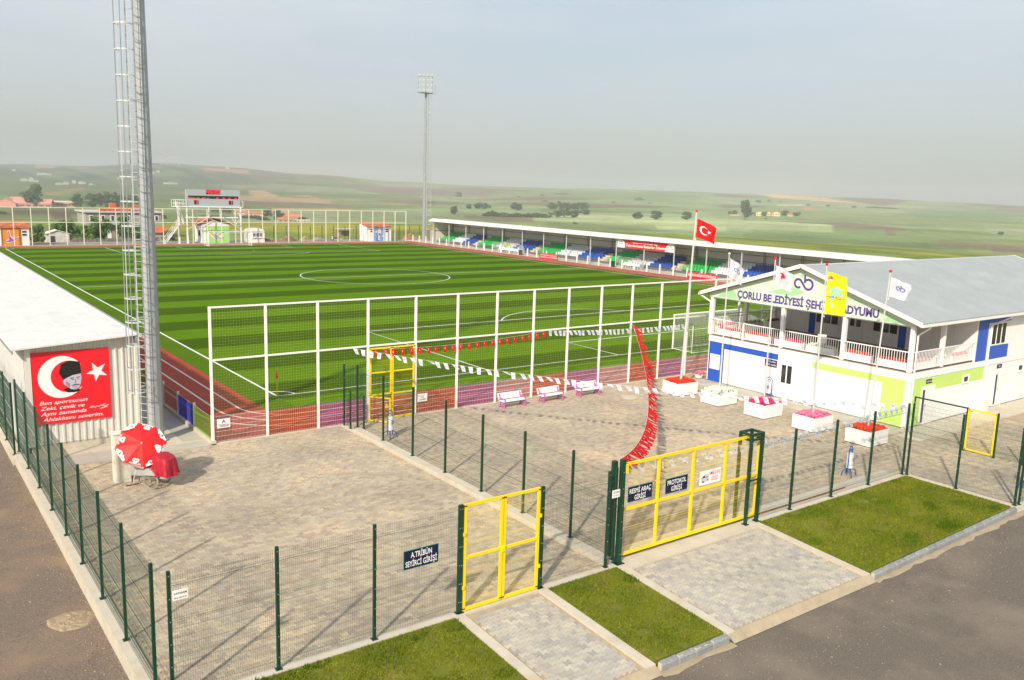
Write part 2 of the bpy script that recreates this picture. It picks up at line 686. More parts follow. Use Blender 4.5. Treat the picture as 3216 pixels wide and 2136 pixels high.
def make_terrain():
    az = np.concatenate([np.arange(-180, -14, 6.0), np.arange(-14, 78, 0.25), np.arange(78, 180, 6.0)])
    rr = np.concatenate([[0.01, 25], 1 / np.linspace(1 / 50., 1 / 900., 110), np.geomspace(915, 5400, 100)])
    A, Rr = np.meshgrid(np.radians(az), rr)
    X = -17 + Rr * np.sin(A)
    Y = -43 + Rr * np.cos(A)
    # keep square inside the haze box
    Z = ter(X, Y)
    nr, na = X.shape
    V = np.stack([X, Y, Z], -1).reshape(-1, 3)
    i, j = np.meshgrid(np.arange(nr - 1), np.arange(na), indexing='ij')
    j2 = (j + 1) % na
    F = np.stack([i * na + j, i * na + j2, (i + 1) * na + j2, (i + 1) * na + j], -1).reshape(-1, 4)
    me = bpy.data.meshes.new('ground')
    me.vertices.add(len(V))
    me.vertices.foreach_set('co', V.ravel())
    me.loops.add(F.size)
    me.loops.foreach_set('vertex_index', F.ravel()[::-1].copy())
    me.polygons.add(len(F))
    me.polygons.foreach_set('loop_start', np.arange(0, F.size, 4))
    me.update()
    # field colours: parcels as anisotropic cells
    r2 = np.hypot(V[:, 0] + 17, V[:, 1] + 43)
    a2 = np.degrees(np.arctan2(V[:, 0] + 17, V[:, 1] + 43))
    # warp a little so that edges bend with the land
    P = np.stack([a2 / 7.0 + 0.25 * np.sin(r2 / 260.) + 0.12 * np.sin(r2 / 90. + a2), np.log(r2 + 1) * 4.6 + 0.5 * np.sin(a2 / 9.0) + a2 * 0.035], -1)
    sp = []
    for k in range(900):
        sp.append((nrg.uniform(-26, 26), nrg.uniform(math.log(60) * 4.6 - 1, math.log(5600) * 4.6 + 2)))
    sp = np.array(sp)
    pal = 0.92 * np.array([(0.155, 0.215, 0.085), (0.185, 0.250, 0.115), (0.130, 0.190, 0.062), (0.205, 0.265, 0.135), (0.165, 0.235, 0.100),
                    (0.185, 0.235, 0.090), (0.215, 0.265, 0.150), (0.140, 0.205, 0.085)])
    pc = pal[nrg.integers(0, len(pal), len(sp))]
    br = nrg.random(len(sp))
    far = sp[:, 1] > math.log(1000) * 4.6
    pc[(br < 0.22) & far] = (0.150, 0.120, 0.085)
    pc[(br > 0.93) & far] = (0.34, 0.26, 0.15)
    idx = np.zeros(len(V), int)
    best = np.full(len(V), 1e9)
    for k in range(len(sp)):
        d = (P[:, 0] - sp[k, 0]) ** 2 + (P[:, 1] - sp[k, 1]) ** 2
        q = d < best
        best[q] = d[q]
        idx[q] = k
    Cc = pc[idx]
    # right foreground meadow beside the stadium
    def blend(mask, col):
        col = np.array(col)
        Cc[mask > 0] = Cc[mask > 0] * (1 - mask[mask > 0, None]) + col * mask[mask > 0, None]
    near = smn((480 - r2) / 60.)
    blend(near, (0.150, 0.205, 0.040))
    streak = np.sin(r2 / 7.0 + a2 / 3.0) * 0.5 + np.sin(r2 / 17. + a2 / 1.7) * 0.5
    blend(near * np.clip(streak - 0.35, 0, 1) * 1.1, (0.30, 0.27, 0.055))
    blend(near * np.clip(-streak - 0.45, 0, 1) * 1.2, (0.055, 0.115, 0.035))
    # left plain behind the houses
    lf = smn((22 - a2) / 5.) * smn((700 - r2) / 100.)
    blend(lf * 0.7, (0.130, 0.190, 0.055))
    # hills on the left: scrubby blue green
    hl = smn((24 - a2) / 9.) * smn((r2 - 1700) / 500.)
    scr = (np.sin(a2 * 2.1 + r2 / 210.) + np.sin(a2 * .9 - r2 / 130. + 2) + np.sin(a2 * 4.3 + r2 / 77.)) / 3
    blend(hl * np.clip(0.35 + scr * 2.2, 0, 1), (0.034, 0.062, 0.036))
    polys = [
        ((0.50, 0.33, 0.15), [(572, 1576), (603, 1591), (525, 1319), (436, 1201)]),
        ((0.42, 0.30, 0.16), [(571, 1671), (619, 1771), (623, 1742), (567, 1631)]),
        ((0.36, 0.23, 0.12), [(557, 1398), (600, 1372), (561, 1250), (546, 1301)]),
        ((0.31, 0.27, 0.10), [(169, 1230), (282, 1539), (245, 1371), (171, 1141)]),
        ((0.085, 0.062, 0.045), [(58, 633), (88, 658), (112, 617), (85, 554), (60, 580)]),
        ((0.15, 0.11, 0.07), [(258, 809), (311, 861), (288, 801), (256, 765)]),
        ((0.55, 0.36, 0.20), [(445, 3216), (520, 3150), (429, 2746), (394, 2811)]),
        ((0.55, 0.36, 0.20), [(520, 2900), (560, 2850), (476, 2697), (454, 2710)]),
        ((0.48, 0.30, 0.18), [(878, 2870), (1000, 2764), (891, 2474), (779, 2536)]),
        ((0.13, 0.085, 0.06), [(1306, 2191), (1477, 2208), (1594, 2054), (1482, 1878), (1356, 1958)]),
        ((0.14, 0.09, 0.06), [(851, 1330), (1214, 1533), (1251, 1349), (1023, 1332)]),
        ((0.12, 0.08, 0.055), [(857, 1205), (982, 1236), (1205, 1043), (847, 934)]),
        ((0.12, 0.085, 0.065), [(2106, 1782), (2144, 1642), (2015, 1537), (1862, 1572)]),
        ((0.50, 0.34, 0.17), [(2900, 2300), (2950, 2200), (1940, 1155), (2025, 1360), (2050, 1514)]),
        ((0.13, 0.095, 0.07), [(2900, 2000), (3100, 1800), (2512, 1370), (2253, 1243), (1901, 1094), (1992, 1187)]),
        ((0.11, 0.085, 0.06), [(1338, 1120), (1485, 1130), (1426, 1054), (1250, 1013)]),
        ((0.40, 0.33, 0.16), [(1583, 1157), (1720, 1177), (1614, 1103), (1518, 1099)]),
        ((0.36, 0.20, 0.11), [(1493, 1029), (1565, 1046), (1443, 958), (1410, 959)]),
        ((0.265, 0.330, 0.175), [(560, 690), (742, 648), (760, 467), (613, 373), (499, 398), (420, 520)]),
        ((0.22, 0.23, 0.035), [(48, 215), (120, 240), (150, 190), (112, 150), (40, 176)]),
    ]
    for col, pts in polys:
        ins = np.zeros(len(V), bool)
        n = len(pts)
        for a in range(n):
            x1, y1 = pts[a]
            x2, y2 = pts[(a + 1) % n]
            c = ((y1 > V[:, 1]) != (y2 > V[:, 1]))
            with np.errstate(divide='ignore', invalid='ignore'):
                xi = (x2 - x1) * (V[:, 1] - y1) / (y2 - y1 + 1e-9) + x1
            ins ^= c & (V[:, 0] < xi)
        Cc[ins] = col
    # bare soil skirt round the stadium
    dx = np.maximum(np.maximum(-14 - V[:, 0], V[:, 0] - 84), 0)
    dy = np.maximum(np.maximum(-32 - V[:, 1], V[:, 1] - 121), 0)
    s = np.hypot(dx, dy)
    sk = smn((14 - s) / 10.)
    blend(sk * 0.75, (0.17, 0.15, 0.07))
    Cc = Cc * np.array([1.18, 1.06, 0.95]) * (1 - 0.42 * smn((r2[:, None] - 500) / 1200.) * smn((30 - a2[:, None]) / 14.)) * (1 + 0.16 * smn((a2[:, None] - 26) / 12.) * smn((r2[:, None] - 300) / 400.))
    ca = me.color_attributes.new('field', 'FLOAT_COLOR', 'POINT')
    ca.data.foreach_set('color', np.concatenate([Cc, np.ones((len(V), 1))], 1).astype(np.float32).ravel())
    mt = bpy.data.materials.new('fields')
    mt.use_nodes = True
    nt = mt.node_tree
    L = nt.links.new
    b = nt.nodes['Principled BSDF']
    b.inputs['Roughness'].default_value = 0.95
    b.inputs['Specular IOR Level'].default_value = 0.1
    at = nt.nodes.new('ShaderNodeAttribute')
    at.attribute_name = 'field'
    tc = nt.nodes.new('ShaderNodeTexCoord')
    acc = at.outputs['Color']
    for sc_, lo, hi in ((0.006, 0.74, 1.26), (0.025, 0.82, 1.18), (0.11, 0.80, 1.2), (0.9, 0.78, 1.22)):
        n = nt.nodes.new('ShaderNodeTexNoise')
        n.inputs['Scale'].default_value = sc_
        n.inputs['Detail'].default_value = 5
        L(tc.outputs['Object'], n.inputs['Vector'])
        r = nt.nodes.new('ShaderNodeMapRange')
        r.inputs['From Min'].default_value = 0.3
        r.inputs['From Max'].default_value = 0.7
        r.inputs['To Min'].default_value = lo
        r.inputs['To Max'].default_value = hi
        L(n.outputs['Fac'], r.inputs['Value'])
        v = nt.nodes.new('ShaderNodeVectorMath')
        v.operation = 'SCALE'
        L(acc, v.inputs[0])
        L(r.outputs['Result'], v.inputs['Scale'])
        acc = v.outputs[0]
    L(acc, b.inputs['Base Color'])
    me.materials.append(mt)
    me.polygons.foreach_set('use_smooth', [True] * len(me.polygons))
    o = bpy.data.objects.new('ground', me)
    COL.objects.link(o)
    tag(o, 'rolling patchwork of green fields and low hills', kind='structure')


make_terrain()
haze_box()


def gz(x, y):
    return -0.25 * min(1, max(0, (-25.5 - y) / 4.2)) * (1 - min(1, max(0, (x - 7.3) / 9.7)))


def sheet(name, x0, x1, y0, y1, z, mats, nx=1, ny=1, zf=None, depth=None, label=None):
    b = MB()
    xs = [x0 + (x1 - x0) * i / nx for i in range(nx + 1)]
    ys = [y0 + (y1 - y0) * i / ny for i in range(ny + 1)]
    f = zf if zf else (lambda x, y: z)
    for i in range(nx):
        for j in range(ny):
            b.quad((xs[i], ys[j], f(xs[i], ys[j])), (xs[i + 1], ys[j], f(xs[i + 1], ys[j])),
                   (xs[i + 1], ys[j + 1], f(xs[i + 1], ys[j + 1])), (xs[i], ys[j + 1], f(xs[i], ys[j + 1])))
    if depth is not None:
        for (a, c) in (((x0, y0), (x1, y0)), ((x1, y0), (x1, y1)), ((x1, y1), (x0, y1)), ((x0, y1), (x0, y0))):
            b.quad((a[0], a[1], depth), (c[0], c[1], depth), (c[0], c[1], f(*c)), (a[0], a[1], f(*a)))
    return struct(name, b, mats, label)


# --- asphalt roads
M_asph = mat('worn_asphalt', (0.178, 0.148, 0.122), 0.92, noise=(26, 0.40), bump=(45, 0.5),
             stains=(0.30, (0.27, 0.225, 0.175), 0.44, 0.78), spec=0.05)
M_asphl = mat('dusty_asphalt', (0.215, 0.165, 0.128), 0.95, noise=(22, 0.42), bump=(40, 0.5),
              stains=(0.42, (0.31, 0.215, 0.135), 0.47, 0.76), spec=0.15)


def road_z(x, y):
    return gz(x, -29.7) - 0.17


sheet('road', -12.7, 60, -60, -29.72, 0, M_asph, 60, 1, road_z, label='dusty grey asphalt road in front of the stadium')
sheet('dirt_road', -60, -12.7, -60, 130, -0.42, M_asphl, label='dusty brown road beside the left fence')

def pebbles(name, label, regions, n, zf, col):
    b = MB()
    for _ in range(n):
        x0, x1, y0, y1, pw = regions[rng.randrange(len(regions))]
        x = x0 + (x1 - x0) * rng.random() ** pw
        y = rng.uniform(y0, y1)
        s = rng.uniform(.007, .020) * (1.8 if rng.random() < .06 else 1)
        z = zf(x, y)
        a = rng.uniform(0, pi)
        c_, s_ = cos(a) * s, sin(a) * s
        k = len(b.v)
        b.v += [(x - c_, y - s_, z), (x + s_ * .7, y - c_ * .7, z), (x + c_, y + s_, z), (x - s_ * .7, y + c_ * .7, z), (x, y, z + s * .8)]
        b.f += [(k, k + 1, k + 4), (k + 1, k + 2, k + 4), (k + 2, k + 3, k + 4), (k + 3, k, k + 4)]
        b.m += [rng.choice((0, 0, 1, 2))] * 4
    o = b.build(name, [mat('stone_' + c, v, .9) for c, v in (('tan', (.34, .27, .19)), ('grey', (.26, .24, .22)), ('dark', (.10, .085, .07)))])
    tag(o, label, 'gravel', kind='stuff')


pebbles('gravel', 'loose gravel and soil crumbs along the left wall and dirt road', [(-12.73, -15.5, -25, 2, 2.2), (-12.73, -13.5, -25, 2, 1.5), (-12.7, -20, -30, 5, 1)], 5200, lambda x, y: -.42, 0)
pebbles('gravel', 'loose grit on the asphalt road along the kerb', [(-12, 30, -32.0, -29.9, 1), (-6, 40, -38, -30, 1)], 4200, lambda x, y: road_z(x, y), 0)
sp_ = MB()
r_ = random.Random(5)
P_ = []
for j in range(9):
    for i in range(22):
        a_ = 2 * pi * i / 22
        f_ = j / 8
        P_.append((-13.30 + f_ * .55 * cos(a_) * (1 + .12 * sin(3 * a_)) + r_.uniform(-.02, .02), -19.35 + f_ * .62 * sin(a_) * (1 + .1 * cos(2 * a_)) + r_.uniform(-.02, .02),
                   -.425 + .07 * (1 - f_ ** 2) + (r_.uniform(0, .03) if j < 8 else 0)))
sp_.v = P_
for j in range(8):
    for i in range(22):
        sp_.f.append((j * 22 + i, (j + 1) * 22 + i, (j + 1) * 22 + (i + 1) % 22, j * 22 + (i + 1) % 22))
        sp_.m.append(0)
o = sp_.build('sand_patch', mat('spilled_sand', (.38, .28, .18), .95, noise=(14, .35), bump=(30, .5)))
tag(o, 'flat patch of spilled tan sand on the dirt road by the wall', 'sand', kind='stuff')

# --- base slabs
M_sand = mat('sand_bedding', (0.42, 0.34, 0.23), 0.95, noise=(2.2, 0.2), bump=(40, 0.2))
sheet('yard_base', -12.35, 17.1, -25.4, -6.9, -0.03, M_sand, depth=-0.6)
sheet('yard_base_right', 17.1, 60, -29.6, -6.9, -0.03, M_sand, depth=-0.6)
M_soil = mat('lawn_soil', (0.14, 0.155, 0.010), 0.95, noise=(1.2, 0.3), stains=(0.7, (0.26, 0.19, 0.06), 0.55, 0.75))
M_turfbase = M_soil

# --- running track, turf, line markings
M_track = mat('red_running_track', (0.350, 0.050, 0.024), 0.9, noise=(0.35, 0.12), bump=(60, 0.2), stains=(0.3, (0.42, 0.085, 0.042), 0.5, 0.7), spec=0.25)
TX0, TX1, TY0, TY1 = -1.5, 69.2, -2.8, 109.2
RX0, RX1, RY0, RY1 = -5.42, 73.2, -6.72, 112.7
sheet('running_track', RX0, RX1, RY0, RY1, 0.0, M_track, depth=-0.6, label='red running track around the pitch')


def turf_material():
    mt = bpy.data.materials.new('striped_artificial_turf')
    mt.use_nodes = True
    nt = mt.node_tree
    L = nt.links.new
    b = nt.nodes['Principled BSDF']
    b.inputs['Roughness'].default_value = 0.85
    b.inputs['Specular IOR Level'].default_value = 0.0
    tc = nt.nodes.new('ShaderNodeTexCoord')
    sep = nt.nodes.new('ShaderNodeSeparateXYZ')
    L(tc.outputs['Object'], sep.inputs[0])

    def mth(op, a, c=None):
        n = nt.nodes.new('ShaderNodeMath')
        n.operation = op
        if isinstance(a, (int, float)):
            n.inputs[0].default_value = a
        else:
            L(a, n.inputs[0])
        if c is not None:
            if isinstance(c, (int, float)):
                n.inputs[1].default_value = c
            else:
                L(c, n.inputs[1])
        return n.outputs[0]
    ys = mth('ADD', sep.outputs['Y'], 1.0)
    fr = mth('FRACT', mth('DIVIDE', mth('ADD', ys, 80.0), 8.0))
    dark = mth('LESS_THAN', fr, 0.5)
    inx = mth('GREATER_THAN', sep.outputs['X'], 0.0)
    iny = mth('GREATER_THAN', sep.outputs['Y'], -1.0)
    dark = mth('MULTIPLY', dark, mth('MULTIPLY', inx, iny))
    mx = nt.nodes.new('ShaderNodeMixRGB')
    mx.inputs['Color1'].default_value = (0.096, 0.188, 0.0060, 1)
    mx.inputs['Color2'].default_value = (0.050, 0.099, 0.0040, 1)
    L(dark, mx.inputs['Fac'])
    # margin strip
    mg = nt.nodes.new('ShaderNodeMixRGB')
    mg.inputs['Color2'].default_value = (0.082, 0.150, 0.009, 1)
    L(mx.outputs[0], mg.inputs['Color1'])
    L(mth('SUBTRACT', 1.0, inx), mg.inputs['Fac'])
    acc = mg.outputs[0]
    for s_, lo, hi, d in ((14.0, 0.80, 1.2, 3), (0.25, 0.92, 1.08, 3), (60.0, 0.7, 1.3, 2)):
        n = nt.nodes.new('ShaderNodeTexNoise')
        n.inputs['Scale'].default_value = s_
        n.inputs['Detail'].default_value = d
        L(tc.outputs['Object'], n.inputs['Vector'])
        r = nt.nodes.new('ShaderNodeMapRange')
        r.inputs['From Min'].default_value = 0.3
        r.inputs['From Max'].default_value = 0.7
        r.inputs['To Min'].default_value = lo
        r.inputs['To Max'].default_value = hi
        L(n.outputs['Fac'], r.inputs['Value'])
        v = nt.nodes.new('ShaderNodeVectorMath')
        v.operation = 'SCALE'
        L(acc, v.inputs[0])
        L(r.outputs['Result'], v.inputs['Scale'])
        acc = v.outputs[0]
    L(acc, b.inputs['Base Color'])
    return mt


sheet('football_pitch', TX0, TX1, TY0, TY1, 0.012, turf_material(), depth=0.0, label='striped green artificial turf football pitch')
PL, PW = 106.78, 67.75
CXP = PW / 2
M_line = mat('white_line_paint', (0.72, 0.74, 0.66), 0.8, noise=(1.2, 0.12))


def strip(mb, pts, w, z, closed=False):
    n = len(pts)
    segs = []
    for i in range(n):
        if closed:
            a, b_, c = pts[i - 1], pts[i], pts[(i + 1) % n]
        else:
            a, b_, c = pts[max(0, i - 1)], pts[i], pts[min(n - 1, i + 1)]
        dx, dy = c[0] - a[0], c[1] - a[1]
        l = hypot(dx, dy) or 1
        # mitre for right angles
        k = 1.0
        if a != b_ and b_ != c:
            u1 = ((b_[0] - a[0]), (b_[1] - a[1]))
            u2 = ((c[0] - b_[0]), (c[1] - b_[1]))
            d = (u1[0] * u2[0] + u1[1] * u2[1]) / (hypot(*u1) * hypot(*u2))
            k = 1 / max(0.5, math.sqrt((1 + d) / 2))
        nx, ny = -dy / l * w / 2 * k, dx / l * w / 2 * k
        segs.append(((b_[0] + nx, b_[1] + ny, z), (b_[0] - nx, b_[1] - ny, z)))
    m_ = n if closed else n - 1
    for i in range(m_):
        p, q = segs[i], segs[(i + 1) % n]
        mb.quad(p[1], q[1], q[0], p[0])


lb = MB()
LZ = 0.018
strip(lb, [(0, 0), (PW, 0), (PW, PL), (0, PL)], 0.12, LZ, True)
lines2 = MB()
Z2 = 0.022
strip(lines2, [(0.06, PL / 2), (PW - 0.06, PL / 2)], 0.12, Z2)
circ = [(CXP + 9.15 * cos(2 * pi * i / 96), PL / 2 + 9.15 * sin(2 * pi * i / 96)) for i in range(96)]
strip(lines2, circ, 0.12, Z2 + 0.004, True)
for sgn, y0 in ((1, 0.0), (-1, PL)):
    strip(lines2, [(CXP - 20.16, y0 + sgn * 0.06), (CXP - 20.16, y0 + sgn * 16.5), (CXP + 20.16, y0 + sgn * 16.5), (CXP + 20.16, y0 + sgn * 0.06)], 0.12, Z2)
    strip(lines2, [(CXP - 9.16, y0 + sgn * 0.06), (CXP - 9.16, y0 + sgn * 5.5), (CXP + 9.16, y0 + sgn * 5.5), (CXP + 9.16, y0 + sgn * 0.06)], 0.12, Z2)
    a0 = math.asin(5.5 / 9.15)
    arc = [(CXP + 9.15 * cos(a0 + (pi - 2 * a0) * i / 20), y0 + sgn * (11 + 9.15 * sin(a0 + (pi - 2 * a0) * i / 20))) for i in range(21)]
    strip(lines2, arc, 0.12, Z2 + 0.004)
    disc = [(CXP + 0.15 * cos(i * pi / 6), y0 + sgn * (11 + 0.15 * sin(i * pi / 6)), Z2) for i in range(12)]
    lines2.poly(disc if sgn > 0 else disc[::-1])
    for cx_, sx in ((0, 1), (PW, -1)):
        arc = [(cx_ + sx * 1.0 * cos(i * pi / 16), y0 + sgn * 1.0 * sin(i * pi / 16)) for i in range(9)]
        strip(lines2, arc, 0.12, Z2 + 0.002)
struct('touch_lines', lb, M_line, 'white boundary line of the pitch')
struct('pitch_markings', lines2, M_line, 'white halfway line, centre circle and penalty area markings')


def rrect(x0, x1, y0, y1, r, n=8):
    P = []
    for cx_, cy_, a in ((x1 - r, y1 - r, 0), (x0 + r, y1 - r, 90), (x0 + r, y0 + r, 180), (x1 - r, y0 + r, 270)):
        for i in range(n + 1):
            t = radians(a + 90 * i / n)
            P.append((cx_ + r * cos(t), cy_ + r * sin(t)))
    return P


tl = MB()
for d in (1.05, 2.08, 3.1):
    strip(tl, rrect(TX0 - d, TX1 + d, TY0 - d, TY1 + d * 0.8, d + 1.4), 0.11, 0.005, True)
struct('track_lane_lines', tl, mat('faded_line_paint', (0.70, 0.60, 0.55), 0.8, noise=(1.0, 0.15)), 'pale lane lines of the running track')
eb = MB()
eb.box(TX0 - 0.03, TX1 + 0.03, TY0 - 0.05, TY0 - 0.005, -0.01, 0.02)
struct('turf_edging', eb, mat('grey_green_edging', (0.25, 0.33, 0.25), 0.8))

# --- walkways around the pitch
M_walk = mat('walkway_paving', (0.47, 0.43, 0.37), 0.9, noise=(0.8, 0.15), bump=(15, 0.2), stains=(0.6, (0.36, 0.31, 0.25), 0.5, 0.75))
sheet('stand_walkway', -12.3, -5.62, -6.9, 118, -0.012, M_walk, depth=-0.6, label='paved walkway between left stand and track')
sheet('far_stand_walkway', 73.32, 84, -6.9, 118, -0.012, mat('cream_paving', (0.56, 0.50, 0.38), 0.9, noise=(0.5, 0.15)), depth=-0.6)
sheet('far_walkway', -5.6, 73.3, 112.85, 121, -0.02, mat('gravel_verge', (0.33, 0.30, 0.25), 0.95, noise=(0.7, 0.3), stains=(0.2, (0.22, 0.19, 0.14), 0.45, 0.6)), depth=-0.6)
kb = MB()
kb.box(RX0 - 0.18, RX1 + 0.12, RY1 + 0.005, RY1 + 0.14, -0.3, 0.06)
kb.box(RX1 + 0.003, RX1 + 0.115, RY0, RY1, -0.3, 0.05)
struct('track_kerb', kb, M_cap)
kb = MB()
kb.box(RX0 - 0.2, RX0 - 0.003, -6.9, 112.6, -0.3, 0.14)
kb.box(RX0 - 0.2, 60, -6.9, RY0 - 0.003, -0.3, 0.015)
kb.box(-9.2, RX0 - 0.203, -6.05, -5.9, -0.3, 0.01)
struct('fence_footing', kb, M_cap, 'pale concrete footing under the white net fence')


# --- interlocking pavers
def paver_outline(L_, H_, cx_, cy_, flip, gap=0.008):
    a = H_ * 0.13
    xs = [-.5, -.34, -.20, .20, .34, .5]
    top = [1, 1, -1, -1, 1, 1]
    s = 1
    pts = []
    for x, t in zip(xs, top):
        pts.append((x * L_, H_ / 2 + a * t))
    bot = [(x * L_, -H_ / 2 - a * t) for x, t in zip(xs, top)][::-1]
    pts = pts + bot
    k = 1 - gap / L_
    k2 = 1 - gap / H_
    return [(cx_ + x * k, cy_ + y * k2) for x, y in pts]


PAVL, PAVH = 0.205, 0.165
M_pav = mat('concrete_paver', (1, 1, 1), 0.9, noise=(9, 0.10), bump=(70, 0.15), tint_attr=True, spec=0.2)
M_pav1 = mat('concrete_paver_single', (0.46, 0.43, 0.40), 0.9, noise=(9, 0.10), bump=(70, 0.15), spec=0.2, tint_attr=True)
PAV_T = {'yard': [((0.54, 0.445, 0.325), 3), ((0.59, 0.50, 0.365), 3), ((0.49, 0.40, 0.30), 2), ((0.51, 0.44, 0.35), 2), ((0.64, 0.53, 0.365), 1.4), ((0.46, 0.365, 0.28), 1.0)],
         'path': [((0.50, 0.455, 0.375), 3), ((0.465, 0.425, 0.36), 3), ((0.42, 0.39, 0.345), 2), ((0.54, 0.49, 0.40), 2), ((0.39, 0.36, 0.325), 1)]}
# low-frequency patches of tone over the paving
_pn = [(nrg.uniform(0.25, 1.6), nrg.uniform(0, 6.28), nrg.uniform(0, 6.28), nrg.uniform(0, pi)) for _ in range(12)]


def patch(x, y):
    s = 0
    for f, a, b, t in _pn:
        s += sin(f * (x * cos(t) + y * sin(t)) + a) * cos(f * 1.3 * (-x * sin(t) + y * cos(t)) + b)
    return s / 4.0


def paving(name, regions, kind, parent_struct_label, holes=(), singles=0, along='x', dmax=1e9):
    """real pavers; the nearest ones as single objects, the rest joined"""
    tones = PAV_T[kind]
    cols = [t[0] for t in tones]
    wts = np.array([t[1] for t in tones], float)
    wts /= wts.sum()
    items = []
    for (x0, x1, y0, y1) in regions:
        LX, LY = (PAVL, PAVH) if along == 'x' else (PAVH, PAVL)
        if along == 'x':
            nrow = int((y1 - y0) / PAVH)
            for j in range(nrow):
                cy_ = y0 + (j + .5) * PAVH
                off = 0.5 * (j % 2)
                for i in range(int((x1 - x0) / PAVL)):
                    cx_ = x0 + (i + .5 + off) * PAVL
                    if cx_ + PAVL / 2 > x1:
                        continue
                    items.append((cx_, cy_))
        else:
            ncol = int((x1 - x0) / PAVH)
            for j in range(ncol):
                cx_ = x0 + (j + .5) * PAVH
                off = 0.5 * (j % 2)
                for i in range(int((y1 - y0) / PAVL)):
                    cy_ = y0 + (i + .5 + off) * PAVL
                    if cy_ + PAVL / 2 > y1:
                        continue
                    items.append((cx_, cy_))
    items = [q for q in items if hypot(q[0] - CX, q[1] - CY) < dmax and not any(a <= q[0] <= b and c <= q[1] <= d for a, b, c, d in holes)]
    items.sort(key=lambda q: hypot(q[0] - CX, q[1] - CY))
    base = paver_outline(PAVL, PAVH, 0, 0, False)
    if along != 'x':
        base = [(-y, x) for x, y in base]
    base = np.array(base)
    if base[:, 0].size and ((base[0, 0] * base[1, 1] - base[0, 1] * base[1, 0]) > 0) is False:
        pass
    # ensure counter clockwise
    ar = 0
    for i in range(12):
        a, b = base[i], base[(i + 1) % 12]
        ar += a[0] * b[1] - a[1] * b[0]
    if ar < 0:
        base = base[::-1]

    def pick(x, y):
        p_ = patch(x, y)
        c = np.array(cols[nrg.choice(len(cols), p=wts)])
        if kind == 'yard':
            c = 0.86 * c * (1 + 0.13 * p_) * np.array([1 + 0.05 * max(p_, 0), 1, 1 - 0.06 * max(p_, 0)])
        else:
            c = c * (1 + 0.07 * p_)
        return c * nrg.uniform(0.94, 1.06)
    sing = items[:singles]
    rest = items[singles:]
    rest_o = None
    if singles:
        # a handful of shared meshes, one per tone
        protos = []
        for c in [np.array(cc) * k for cc in cols for k in (0.94, 1.05)]:
            b = MB()
            b.prism([(x, y, -0.03) for x, y in base], (0, 0, 0.03))
            me = b.mesh('paver', M_pav)
            ca = me.color_attributes.new('tint', 'FLOAT_COLOR', 'POINT')
            ca.data.foreach_set('color', np.tile(np.append(c, 1), len(me.vertices)).astype(np.float32))
            protos.append(me)
    n = len(rest)
    if n:
        Cn = np.array(rest)
        Zt = np.array([gz(a, b) for a, b in rest]) + nrg.uniform(-0.0025, 0.0025, n)
        dzx = nrg.uniform(-0.012, 0.012, (n, 2))
        T = base[None] + Cn[:, None]
        zz = Zt[:, None] + base[None, :, 0] * dzx[:, :1] + base[None, :, 1] * dzx[:, 1:]
        top = np.concatenate([T, zz[..., None]], -1)
        bot = top.copy()
        bot[..., 2] -= 0.03
        V = np.concatenate([top, bot], 1).reshape(-1, 3)
        me = bpy.data.meshes.new('pavers')
        k = np.arange(n)[:, None] * 24
        ft = (k + np.arange(12)[None])
        i = np.arange(12)
        sd = np.stack([i, i + 12, (i + 1) % 12 + 12, (i + 1) % 12], -1)
        fs = (k[:, :, None] + sd[None]).reshape(n, -1)
        allv = np.concatenate([ft, fs], 1).ravel()
        starts = (np.arange(n)[:, None] * 60 + np.concatenate([[0], 12 + np.arange(12) * 4])[None]).ravel()
        me.vertices.add(len(V))
        me.vertices.foreach_set('co', V.ravel())
        me.loops.add(len(allv))
        me.loops.foreach_set('vertex_index', allv.astype(np.int32))
        me.polygons.add(len(starts))
        me.polygons.foreach_set('loop_start', starts.astype(np.int32))
        me.polygons.foreach_set('use_smooth', [False] * len(me.polygons))
        me.update(calc_edges=True)
        Ct = np.array([pick(a, b) for a, b in rest])
        Ct = np.repeat(Ct, 24, axis=0)
        ca = me.color_attributes.new('tint', 'FLOAT_COLOR', 'POINT')
        ca.data.foreach_set('color', np.concatenate([Ct, np.ones((len(Ct), 1))], 1).astype(np.float32).ravel())
        me.materials.append(M_pav)
        rest_o = (me,)
    root = bpy.data.objects.new(name, None)
    COL.objects.link(root)
    tag(root, parent_struct_label, kind='structure')
    if n:
        o = put('pavers', me, root)
        o['kind'] = 'stuff'
    for (x, y) in sing:
        p_ = patch(x, y)
        t = int(nrg.choice(len(cols), p=wts)) * 2 + (1 if p_ + nrg.uniform(-.6, .6) > 0 else 0)
        e = 0.01
        sy = (gz(x, y + e) - gz(x, y - e)) / (2 * e)
        put('paver', protos[t], root, (x, y, gz(x, y) + nrg.uniform(-0.002, 0.002)), (math.atan(sy), 0, 0))
    return root


paving('left_yard_paving', [(-12.25, 0.38, -25.2, -6.95)], 'yard', 'sandy grey block paving of the left yard', singles=0, dmax=60)
paving('right_yard_paving', [(0.82, 23.95, -25.2, -6.95)], 'yard', 'sunlit sandy block paving of the entrance yard',
       holes=[(1.0, 16.9, -25.3, -24.35)], dmax=60)
paving('side_yard_paving', [(17.35, 31, -29.4, -21.6)], 'yard', 'block paving beside the clubhouse', dmax=60,
       holes=[(17.0, 24.0, -25.25, -21.5)])

gp = MB()
gp.box(1.0, 16.9, -25.2, -24.4, -0.2, -0.006)
struct('gate_rail_strip', gp, M_cap, 'concrete strip carrying the sliding gate rail')
rb_ = MB()
rb_.box(1.0, 13.4, -24.98, -24.93, -0.006, 0.03)
o = rb_.build('gate_rail', mat('rusty_steel', (0.26, 0.10, 0.035), 0.8, noise=(3, 0.3)))
tag(o, 'rusty rail on the ground behind the front fence', 'rail')

